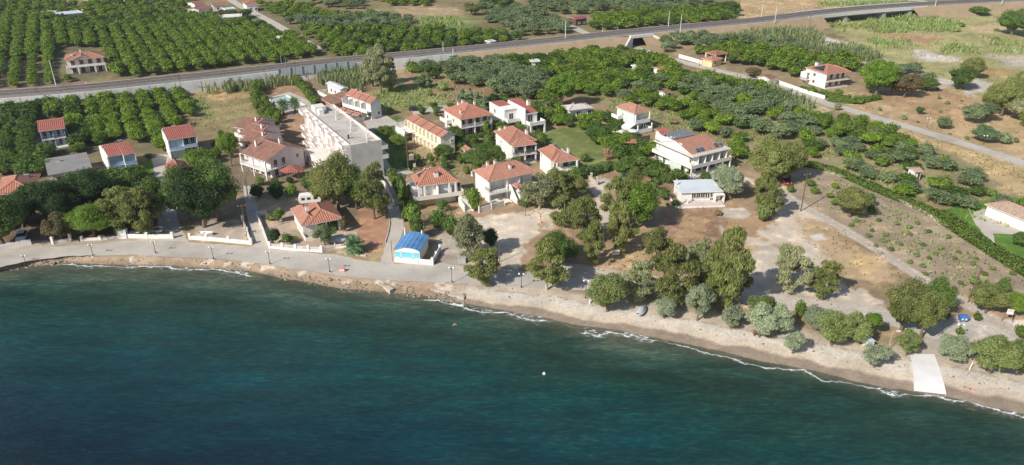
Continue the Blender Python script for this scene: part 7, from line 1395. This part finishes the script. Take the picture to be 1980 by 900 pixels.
for a in ((477, 456, 395, 'dark wooden power pole in the lane right of the huge plane tree', .1), (485, 412, 328, 'pale power pole rising beside the huge plane tree', .14, 'concrete'), (353, 185, 144, 'wooden power pole against the railway wall left of the dry meadow', .12), (78, 203, 163, 'wooden power pole at the far left of the railway wall'), (575, 165, 119, 'tall power pole beside the pool hedge'),
    (600, 182, 139, 'power pole between pool hedge and reeds'), (680, 112, 67, 'power pole beyond the railway, behind the reeds'), (759, 317, 279, 'dark pole on the lawn right of the apartment block'), (966, 507, 464, 'bare pole on the gravel forecourt of the park', .1, 'wood', False), (889, 508, 457, 'thin pale pole beside the concrete block', .07, 'pale', False),
    (862, 441, 401, 'thin pale post in the garden below the solar villa', .07, 'pale', False), (875, 436, 398, 'rusty post in the garden below the solar villa', .09, 'wood', False), (783, 430, 388, 'garden pole at the hedge left of the solar villa', .07, 'wood', False), (1016, 418, 388, 'small pole at the gravel drive in front of the greyish eucalyptus', .07, 'wood', False),
    (1548, 409, 335, 'dark wooden power pole beside the gravel lane and dirt track', .15), (1873, 577, 520, 'heavy leaning wooden power pole in the tilled field', .19, 'wood', False, .16), (1335, 342, 308, 'power pole at the corner of the apartment house with solar roof', .1), (1401, 419, 388, 'thin pole on the brown ground in front of the low white building', .05, 'pale', False),
    (1063, 213, 196, 'little dark pole in front of the white bungalow', .1), (1255, 235, 195, 'thin pole behind the green house', .07, 'wood', False), (780, 63, 48, 'far power pole in the rough field beyond the railway'), (1563, 60, 30, 'power pole on the railway bank left of the bridge'), (1408, 120, 103, 'power pole by the country road'), (855, 66, 44, 'far power pole near the orchard beyond the railway'), (590, 90, 74, 'power pole beside the upper lane'), (1352, 128, 100, 'roadside pole at the white wall below the cottage')):
    pole(*a)
for i, (bx, by, ty, l) in enumerate(((109, 168, 117, 'tall pale railway mast beside the standalone house on the left'), (1093, 76, 40, 'railway mast where the lane meets the track'), (1292, 54, 22, 'railway mast right of the underpass, on the far side'), (1315, 63, 28, 'railway mast right of the underpass, on the near side'), (1472, 34, 9, 'railway mast on the far side left of the bridge'), (1498, 43, 12, 'railway mast on the near side left of the bridge'), (1808, 12, -4, 'railway mast at the right end of the bridge'), (1937, 7, -12, 'rightmost railway mast, beyond the bridge end'))):
    pole(bx, by, ty, l, .17, 'tin', False, 0, 'railway_mast', 4.3 if bx < 900 else 5)
for i, (bx, by, ty, l) in enumerate(((857, 100, 82, 'white trackside marker post left of the concrete cabin'), (1165, 66, 54, 'white trackside marker post right of the lane'), (876, 102, 93, 'short white marker box by the track'), (1194, 64, 50, 'grey trackside post before the underpass'), (545, 128, 104, 'left one of the thin trackside masts above the grey screen'), (553, 127, 110, 'right one of the thin trackside masts above the grey screen'))):
    pole(bx, by, ty, l, .12, 'white' if i < 3 else 'metal', False, 0, 'marker_post', 4.5)
# transformer on a pair of poles
x, y = P(797, 330); tf = empty('transformer_station', x, y, 0, R(10), 'transformer mounted between two dark poles beside the lane and the yellow row', 'transformer'); hh = height_to(797, 330, 254)
for s in (-1, 1): mb = MB(); mb.tube((s*1.0, 0, -.2), (s*1.0, 0, hh-(.9 if s > 0 else 0)), .14, .1, 7); mb.build('pole', M['wood'], tf)
mb = MB(); mb.box(-1.3, -.1, hh-.6, 1.3, .1, hh-.45); mb.box(-1.5, -.08, hh-1.5, 1.5, .08, hh-1.38); mb.box(-1.2, -.5, 3.0, 1.2, .5, 3.15); mb.build('crossarm', M['wood'], tf)
mb = MB(); mb.box(-.6, -.4, 3.15, .6, .4, 4.5); [mb.box(-.55+i*.2, -.5, 3.3, -.47+i*.2, .5, 4.3) for i in range(6)]; mb.build('transformer', M['stone'], tf); mb = MB(); mb.box(.3, -.35, 1.0, 1.0, -.1, 2.0); mb.build('switch_box', M['stone'], tf)
# power lines
def wire(a, b, sag=1.2): return [(Vector(a).lerp(Vector(b), i/10)-Vector((0, 0, sag*4*(i/10)*(1-i/10)))) for i in range(11)]
def PH(bx, by, ty): x, y = P(bx, by); return (x, y, height_to(bx, by, ty)-.3)
for i, (a, b) in enumerate((((485, 412, 328), (477, 456, 395)), ((575, 165, 119), (600, 182, 139)), ((600, 182, 139), (759, 317, 279)), ((759, 317, 279), (797, 330, 254)), ((78, 203, 163), (353, 185, 144)), ((353, 185, 144), (575, 165, 119)), ((1548, 409, 335), (1873, 577, 520)))):
    mb = MB()
    for o in (-.7, .7):
        w_ = wire((PH(*a)[0]+o, PH(*a)[1], PH(*a)[2]), (PH(*b)[0]+o, PH(*b)[1], PH(*b)[2]))
        for p, q in zip(w_[:-1], w_[1:]): mb.tube(p, q, .018, n=3, cap=False)
    tag(mb.build('power_line', M['dark']), ('pair of wires over the lane beside the huge plane tree', 'pair of wires between the two poles at the pool hedge', 'pair of wires crossing above the apartment block', 'pair of wires from the lawn pole to the transformer', 'pair of wires along the railway wall at the far left', 'pair of wires along the railway wall above the dry meadow', 'pair of long wires over the tilled field')[i], 'power line')
# cars
def car(bx, by, ang, paint, label, glassm='glass'):
    x, y = P(bx, by); e = empty('parked_car', x, y, 0, R(ang), label, 'car'); mb = MB(); W2 = .88
    prof = [(-2.05, .30), (-2.1, .62), (-1.98, .88), (-1.2, .95), (1.0, .98), (1.95, .80), (2.1, .62), (2.08, .30)]
    for (a, b), (c, d) in zip(prof, prof[1:]+prof[:1]): mb.face([(a, -W2, b), (c, -W2, d), (c, W2, d), (a, W2, b)])
    mb.face([(a, -W2, b) for a, b in prof]); mb.face([(a, W2, b) for a, b in prof][::-1]); mb.build('body', M[paint], e)
    g = MB(); cb = [(-1.85, .93), (-1.45, 1.42), (.25, 1.44), (1.05, .97)]; w0, w1 = .86, .68
    L_ = [(a, -(w0 if b < 1 else w1), b) for a, b in cb]; R_ = [(a, -c, b) for a, c, b in L_]
    for i in range(3): g.face([L_[i], L_[i+1], R_[i+1], R_[i]])
    g.face(L_); g.face(R_[::-1]); g.build('windows', M['glass'], e); mb = MB(); mb.box(-1.42, -.68, 1.40, .24, .68, 1.48); mb.build('car_roof', M[paint], e)
    for sx_ in (-1.3, 1.3):
        for s in (-1, 1): mb = MB(); mb.tube((sx_, s*.9, .32), (sx_, s*.72, .32), .32, n=14); w_ = mb.build('wheel', M['rubber'], e); mb = MB(); mb.tube((sx_, s*.915, .32), (sx_, s*.9, .32), .19, n=10); mb.build('rim', M['metal'], w_)
    for s in (-.6, .6): mb = MB(); mb.box(2.02, s-.16, .62, 2.13, s+.16, .78); mb.build('headlight', M['tin'], e); mb = MB(); mb.box(-2.13, s-.16, .62, -2.03, s+.16, .8); mb.build('tail_light', M['red'], e)
car(43, 462, -66, 'carw', 'white parked car nose out beneath the dark trees at the left edge'); car(1517, 354, -75, 'red', 'red car parked in the shade of the massive olive brown trees'); car(803, 214, 10, 'carb', 'dark car parked on the forecourt behind the yellow row')
car(1200, 168, 60, 'carb', 'dark car hidden in the grove') if 0 else None
# the caravan behind the seafront house
x, y = P(600, 393); cv = empty('caravan', x, y, 0, R(14), 'white caravan parked behind the orange roofed seafront house', 'caravan'); mb = MB(); pf = [(-2.5, .5), (-2.6, 1.4), (-2.2, 2.35), (2.1, 2.4), (2.6, 1.3), (2.4, .5)]
for (a, b), (c, d) in zip(pf, pf[1:]+pf[:1]): mb.face([(a, -1.05, b), (c, -1.05, d), (c, 1.05, d), (a, 1.05, b)])
mb.face([(a, -1.05, b) for a, b in pf]); mb.face([(a, 1.05, b) for a, b in pf][::-1]); mb.build('body', M['white'], cv)
for a, b in ((-1.9, -1.1), (-.6, .2), (.9, 1.8)): mb = MB(); mb.box(a, -1.08, 1.3, b, -1.04, 1.9); mb.build('window', M['glass'], cv)
for s in (-1.0, 1.0): mb = MB(); mb.tube((0, s, .35), (0, s*.85, .35), .35, n=12); mb.build('wheel', M['rubber'], cv)
mb = MB(); mb.tube((2.4, 0, .5), (3.6, 0, .45), .06, n=5); mb.build('tow_bar', M['metal'], cv)
# boats
def boat(bx, by, ang, ln, wd, mat, inner, label, h=.55, cover=False, seats=True):
    x, y = P(bx, by); e = empty('rowing_boat' if not cover else 'covered_boat', x, y, .05, R(ang), label, 'boat'); n = 12; ring = lambda k, z: [((t*2-1)*ln/2*k, z) for t in np.linspace(0, 1, n)]
    def half(t): return wd/2*(math.sin(math.pi*min(1, .16+t*.84))**.6 if t < 1 else 0)
    mb = MB(); ts = np.linspace(0, 1, n)
    for a, b in zip(ts[:-1], ts[1:]):
        xa, xb = (a*2-1)*ln/2, (b*2-1)*ln/2; ha, hb = half(a), half(b); za, zb = h+.2*a**3, h+.2*b**3
        for s in (-1, 1):
            mb.face([(xa, s*ha, za), (xb, s*hb, zb), (xb*.9, s*hb*.55, 0), (xa*.9, s*ha*.55, 0)]); mb.face([(xa, s*ha*.86, za), (xb, s*hb*.86, zb), (xb*.9, s*hb*.5, .12), (xa*.9, s*ha*.5, .12)]); mb.face([(xa, s*ha, za), (xb, s*hb, zb), (xb, s*hb*.86, zb+.01), (xa, s*ha*.86, za+.01)])
        mb.face([(xa*.9, -ha*.5, .12), (xb*.9, -hb*.5, .12), (xb*.9, hb*.5, .12), (xa*.9, ha*.5, .12)])
        mb.face([(xa*.9, -ha*.55, 0), (xb*.9, -hb*.55, 0), (xb*.9, hb*.55, 0), (xa*.9, ha*.55, 0)])
    mb.face([(-ln/2, -half(0), h), (-ln/2, half(0), h), (-ln/2*.9, half(0)*.55, 0), (-ln/2*.9, -half(0)*.55, 0)]); mb.build('hull', M[mat], e)
    if cover:
        mb = MB()
        for a, b in zip(ts[:-1], ts[1:]):
            xa, xb = (a*2-1)*ln/2, (b*2-1)*ln/2; ha, hb = half(a)*1.05, half(b)*1.05; ra, rb_ = h+.2+.45*math.sin(math.pi*a), h+.2+.45*math.sin(math.pi*b)
            for s in (-1, 1): mb.face([(xa, s*ha, h-.05), (xb, s*hb, h-.05), (xb, s*hb*.5, rb_*.85), (xa, s*ha*.5, ra*.85)]); mb.face([(xa, s*ha*.5, ra*.85), (xb, s*hb*.5, rb_*.85), (xb, 0, rb_), (xa, 0, ra)])
        mb.build('tarpaulin', M['tarp'], e)
    elif seats:
        for t in (-.2, .15): mb = MB(); mb.box(ln*t-.12, -wd*.42, h*.7, ln*t+.12, wd*.42, h*.7+.05); mb.build('seat', M['warm'], e)
boat(399, 455, -4, 3.4, 1.5, 'white', 'white', 'small white rowing boat lying on the gravel yard behind the white wall'); boat(652, 468, -8, 4.2, 2.2, 'tarp', 'tarp', 'grey covered boat in the shade beside the palm and the seafront house', .6, True); boat(1240, 604, 60, 3.2, 1.5, 'tarp', 'tarp', 'upturned boat under a grey tarpaulin at the beach tamarisk', .4, True)
# picnic tables
def table(bx, by, label):
    x, y = P(bx, by); e = empty('picnic_table', x, y, 0, R(3), label, 'table', 'picnic tables behind the white wall'); 
    mb = MB(); mb.box(-1.1, -.45, .72, 1.1, .45, .82); mb.build('table_top', M['white'], e)
    mb = MB(); mb.box(-.3, -.25, 0, .3, .25, .72); mb.build('pedestal', M['warm'], e)
    for s in (-1, 1): mb = MB(); mb.box(-1.1, s*.95-.16, .40, 1.1, s*.95+.16, .46); [mb.box(a-.06, s*.95-.1, 0, a+.06, s*.95+.1, .40) for a in (-.8, .8)]; mb.build('bench', M['wood'], e)
table(262, 455, 'left white picnic table behind the bright seafront wall'); table(306, 453, 'right white picnic table behind the bright seafront wall')
x, y = P(238, 461); e = empty('bus_shelter_box', x, y, 0, R(2), 'tall white upright cabinet on the seafront wall left of the picnic tables', 'cabinet'); mb = MB(); mb.box(-.9, -.2, 0, .9, .9, 2.0); mb.build('body', M['white'], e); mb = MB(); mb.box(-.95, -.25, 2.0, .95, .95, 2.1); mb.build('lid', M['tin'], e); mb = MB(); mb.box(-.7, -.23, .3, .7, -.2, 1.7); mb.build('door', M['shut'], e); e.name = 'cabinet'
# dumpster
x, y = P(1861, 621); e = empty('dumpster', x, y, 0, R(-5), 'blue plastic dumpster beside the road above the boat ramp', 'dumpster'); mb = MB()
mb.face([(-.85, -.6, .25), (.85, -.6, .25), (1.0, -.75, 1.1), (-1.0, -.75, 1.1)]); mb.face([(.85, .6, .25), (-.85, .6, .25), (-1.0, .75, 1.25), (1.0, .75, 1.25)]); mb.face([(.85, -.6, .25), (.85, .6, .25), (1, .75, 1.25), (1, -.75, 1.1)]); mb.face([(-.85, .6, .25), (-.85, -.6, .25), (-1, -.75, 1.1), (-1, .75, 1.25)]); mb.face([(-.85, .6, .25), (.85, .6, .25), (.85, -.6, .25), (-.85, -.6, .25)]); mb.build('body', M['bin'], e)
mb = MB(); mb.face([(-1.05, -.8, 1.12), (1.05, -.8, 1.12), (1.05, -.1, 1.42), (-1.05, -.1, 1.42)]); mb.face([(-1.05, -.1, 1.42), (1.05, -.1, 1.42), (1.05, .8, 1.28), (-1.05, .8, 1.28)]); [mb.face([(s*1.05, -.8, 1.12), (s*1.05, -.1, 1.42), (s*1.05, .8, 1.28), (s*1.05, .8, 1.2), (s*1.05, -.8, 1.05)]) for s in (-1, 1)]; mb.build('lid', M['bin'], e)
for a in (-.7, .7):
    for b in (-.5, .5): mb = MB(); mb.tube((a, b-.05, .13), (a, b+.05, .13), .13, n=8); mb.build('wheel', M['rubber'], e)
e.scale = (.72, .72, .85)
for a in (-.45, .35): mb = MB(); mb.face([(a-.22, -.70, .55), (a+.22, -.70, .55), (a+.22, -.74, .95), (a-.22, -.74, .95)]); mb.build('sticker', M['white'], e)
# signs
x, y = P(1190, 499); e = empty('signboard', x, y, 0, R(8), 'white signboard on two posts in front of the park eucalyptus', 'sign'); mb = MB(); mb.box(-.75, -.04, .75, .75, .04, 1.75); mb.build('board', M['white'], e)
for s in (-.6, .6): mb = MB(); mb.tube((s, .06, 0), (s, .06, 1.8), .04, n=6); mb.build('post', M['metal'], e)
mb = MB(); mb.box(-.6, -.05, 1.05, -.1, -.041, 1.6); mb.build('picture_panel', M['tarp'], e); mb = MB(); [mb.box(.05, -.05, 1.0+i*.14, .6, -.041, 1.05+i*.14) for i in range(4)]; mb.build('text_lines', M['tarp'], e)
x, y = P(1947, 623); e = empty('roadside_sign', x, y, 0, R(-20), 'pale sign on two dark leaning posts beside the bright green young tree', 'sign'); mb = MB(); mb.box(-.5, -.04, 1.6, .5, .04, 2.6); mb.build('board', M['shut'], e); mb = MB(); mb.box(-.4, -.05, 2.1, .4, -.041, 2.5); mb.build('coloured_panel', M['towel'], e)
for s in (-1, 1): mb = MB(); mb.tube((s*.9, .05, 0), (s*.25, .05, 2.4), .06, n=5); mb.build('post', M['wood'], e)
# bench, barrier, block, small beach things
x, y = P(1470, 650); e = empty('park_bench', x, y, 0, R(-14), 'dark wooden bench on the sand below the large silvery tamarisk', 'bench')
mb = MB(); [mb.box(-1.3, -.28+i*.14, .42, 1.3, -.17+i*.14, .47) for i in range(4)]; mb.build('seat', M['wood'], e); mb = MB(); [mb.box(-1.3, .30, .58+i*.16, 1.3, .34, .70+i*.16) for i in range(2)]; mb.build('backrest', M['wood'], e)
for s in (-1.05, 1.05): mb = MB(); mb.box(s-.05, -.28, 0, s+.05, .28, .42); mb.box(s-.05, .28, 0, s+.05, .34, .9); mb.build('leg', M['bark'], e)
x, y = P(662, 525); e = empty('road_barrier', x, y, 0, R(-5), 'pink and white plastic barrier standing on the promenade', 'barrier'); mb = MB(); mb.prism([(-.5, -.22), (.5, -.22), (.5, .22), (-.5, .22)], 0, .75); mb.build('body', M['pinkp'], e); mb = MB(); mb.box(-.51, -.235, .3, .51, -.222, .5); mb.build('white_band', M['white'], e)
x, y = P(893, 508); e = tag((lambda mb: (mb.box(x-.8, y-.5, 0, x+.8, y+.5, 1.2), mb.box(x-.9, y-.6, 1.2, x+.9, y+.6, 1.3), mb.build('concrete_block', M['concrete']))[-1])(MB()), 'grey concrete utility block beside the thick pale eucalyptus trunk', 'block')
x, y = P(1677, 672); e = empty('changing_cabin', x, y, 0, R(12), 'small white and pale blue cabin on the sand below the beach clump', 'cabin'); mb = MB(); mb.box(-.6, -.6, .1, .6, .6, 1.5); mb.build('body', M['white'], e); mb = MB(); mb.prism([(-.7, -.7), (.7, -.7), (.7, .7), (-.7, .7)], 1.5, 1.6); mb.build('roof', M['tin'], e); mb = MB(); mb.box(-.4, -.62, .2, .3, -.602, 1.4); mb.build('door', M['blue'], e)
x, y = P(1717, 678); e = empty('beach_light', x, y, 0, R(0), 'tall pale lamp mast leaning above the sand left of the egg shaped tree', 'lamp post'); hh = height_to(1717, 678, 642); mb = MB(); mb.tube((0, 0, -.2), (0, 0, hh), .07, .05, 7); mb.tube((0, 0, hh), (.9, 0, hh+.15), .04, n=6); mb.build('mast', M['pale'], e); mb = MB(); mb.box(.6, -.14, hh+.08, 1.2, .14, hh+.22); mb.build('lamp_head', M['white'], e)
x, y = P(1874, 716); e = tag((lambda mb: (mb.tube((x, y, 0), (x+.5, y+.4, 1.3), .09, .05, 6), mb.build('white_post', M['white']))[-1])(MB()), 'short white leaning post on the sand left of the big beach tamarisks', 'post')
x, y = P(1140, 587); tag((lambda mb: (mb.box(x-.12, y-.12, -.3, x+.12, y+.12, .9), mb.box(x-.15, y-.15, .9, x+.15, y+.15, .98), mb.build('beach_post', M['white']))[-1])(MB()), 'small white post at the foot of the olive green beach tamarisk', 'post')
x, y = P(1052, 724, SEA); mb = MB(); mb.ball((x, y, SEA+.12), .26, .85, 12); mb.tube((x, y, SEA+.3), (x, y, SEA+.45), .05, n=6); tag(mb.build('mooring_buoy', M['white']), 'single white round buoy floating on the open water', 'buoy')
# people
def person(x, y, z, pose, label, rz=0, suit='tarp'):
    J = {'swim': [(0, 0, -.45), (0, 0, -.1), (0, 0, .18), (0, 0, .30), (0, 0, .42), (-.22, 0, .15), (-.42, -.18, -.02), (.22, 0, .15), (.42, -.2, -.02), (-.12, 0, -.5), (.12, 0, -.5)],
         'lie': [(0, 0, .12), (0, .3, .14), (0, .52, .15), (0, .62, .16), (0, .76, .17), (-.2, .48, .12), (-.36, .2, .06), (.2, .48, .12), (.38, .3, .06), (-.11, -.45, .14), (.11, -.45, .14)],
         'sit': [(0, 0, .1), (0, -.04, .35), (0, 0, .55), (0, .01, .64), (0, .02, .78), (-.2, 0, .5), (-.28, .22, .25), (.2, 0, .5), (.28, .22, .25), (-.13, .42, .38), (.13, .42, .36)]}[pose]
    E_ = [(0, 1), (1, 2), (2, 3), (3, 4), (2, 5), (5, 6), (2, 7), (7, 8), (0, 9), (0, 10)]; Rr = [.15, .14, .15, .06, .105, .06, .04, .06, .04, .085, .085]
    if pose != 'swim':
        k = {'lie': [(-.12, -.88, .06), (.12, -.88, .06)], 'sit': [(-.14, .78, .06), (.14, .76, .06)]}[pose]; J = J+k; E_ += [(9, 11), (10, 12)]; Rr += [.05, .05]
    me = bpy.data.meshes.new('person'); me.from_pydata(J, E_, []); me.materials.append(M['skin']); o = bpy.data.objects.new('person', me); sc.collection.objects.link(o); o.location = (x, y, z); o.rotation_euler = (0, 0, R(rz))
    m_ = o.modifiers.new('s', 'SKIN'); [setattr(v, 'radius', (r, r)) for v, r in zip(me.skin_vertices[0].data, Rr)] if me.skin_vertices else None
    if not me.skin_vertices:
        bpy.context.view_layer.objects.active = o; lay = me.attributes
    o.modifiers.new('u', 'SUBSURF').levels = 1; o.modifiers['u'].render_levels = 1
    tag(o, label, 'person'); hd = J[4]; mb = MB(); mb.ball((hd[0], hd[1]-.01*0, hd[2]+.03), .112, 1.0, 8); mb.build('hair', M['hair'], o)
    if pose != 'swim': mb = MB(); a, b = Vector(J[0]), Vector(J[1]); mb.tube(a-(b-a)*.3, a.lerp(b, .35), .168, .16, 10); mb.build('swimwear', M[suit], o)
    return o
x, y = P(879, 629, SEA); person(x, y, SEA+.05, 'swim', 'person swimming upright in the sea with only head and shoulders out', 15)
x, y = P(1877, 750, -.25); g_z = float(ground_z(np.array([x]), np.array([y]))[0]); person(x, y, g_z, 'lie', 'person lying on a pale towel on the beach right of the boat ramp', 60, 'dark'); x2, y2 = P(1883, 744, -.25)
mb = MB(); ca, sa = math.cos(R(60)), math.sin(R(60)); q = [(x+a*ca-b*sa, y+a*sa+b*ca) for a, b in ((-.5, -1.0), (.5, -1.0), (.5, .95), (-.5, .95))]; mb.face([(*p, g_z+.025) for p in q]); tag(mb.build('beach_towel', M['towel']), 'pale towel under the person lying on the beach', 'towel')
# rocks of the shore: nobody could count them
rs = np.random.RandomState(4); V = []; Fq = []; off = 0
def rocks(n, x0, x1, d0, d1, s0, s1):
    global off
    for _ in range(n):
        px = rs.uniform(x0, x1); py = np.interp(px, [p[0] for p in shore_px], [p[1] for p in shore_px]); X_, Y_ = P(px, py, SEA); Y_ += rs.uniform(d0, d1); X_ += rs.uniform(-.4, .4); s = rs.uniform(s0, s1)*rs.choice([1, 1, 1, 1.8]); zz = float(ground_z(np.array([X_]), np.array([Y_]))[0])
        v = IV*(.75+.5*rs.rand(12, 1))*s*np.array([rs.uniform(.8, 1.8), rs.uniform(.7, 1.2), .45]); a = rs.rand()*6.28; v = v@np.array([[math.cos(a), -math.sin(a), 0], [math.sin(a), math.cos(a), 0], [0, 0, 1]]); V.append(v+np.array([X_, Y_, zz+s*.05])); Fq.append(IF+off); off += 12
rocks(420, 535, 800, -1.2, 1.5, .05, .17); rocks(120, 0, 130, -.6, 1.0, .08, .24); rocks(110, 780, 900, -.8, 1.4, .08, .28); rocks(120, 130, 540, -.5, 1.3, .05, .16); rocks(14, 540, 730, -1.0, 1.6, .15, .32)
me = quadmesh('rocks', np.concatenate(V), np.zeros((0, 4), int), M['rock'], np.concatenate(Fq)); o = bpy.data.objects.new('shore_rocks', me); sc.collection.objects.link(o); tag(o, 'brown rocks and rubble along the waterline below the promenade', 'rocks', kind='stuff')
V = []; Fq = []; off = 0; rocks(260, 900, 1980, 3.6, 7.5, .04, .11); me = quadmesh('debris', np.concatenate(V), np.zeros((0, 4), int), M['bark'], np.concatenate(Fq)); o = bpy.data.objects.new('driftwood', me); sc.collection.objects.link(o); tag(o, 'dark dry seaweed and driftwood scattered along the upper beach', 'driftwood', kind='stuff')

# ---------------------------------------------------------------- light summer haze over the whole scene
mb = MB(); mb.box(-1500, -300, -9.5, 1500, 1600, 78); hz = mb.build('haze', None); m = bpy.data.materials.new('haze_air'); m.use_nodes = True; t = m.node_tree; t.nodes.remove(t.nodes['Principled BSDF'])
v = t.nodes.new('ShaderNodeVolumePrincipled'); v.inputs['Color'].default_value = (.86, .92, 1, 1); v.inputs['Density'].default_value = .0001; v.inputs['Anisotropy'].default_value = .2; t.links.new(v.outputs[0], t.nodes['Material Output'].inputs['Volume'])
hz.data.materials.clear(); hz.data.materials.append(m); hz['kind'] = 'stuff'
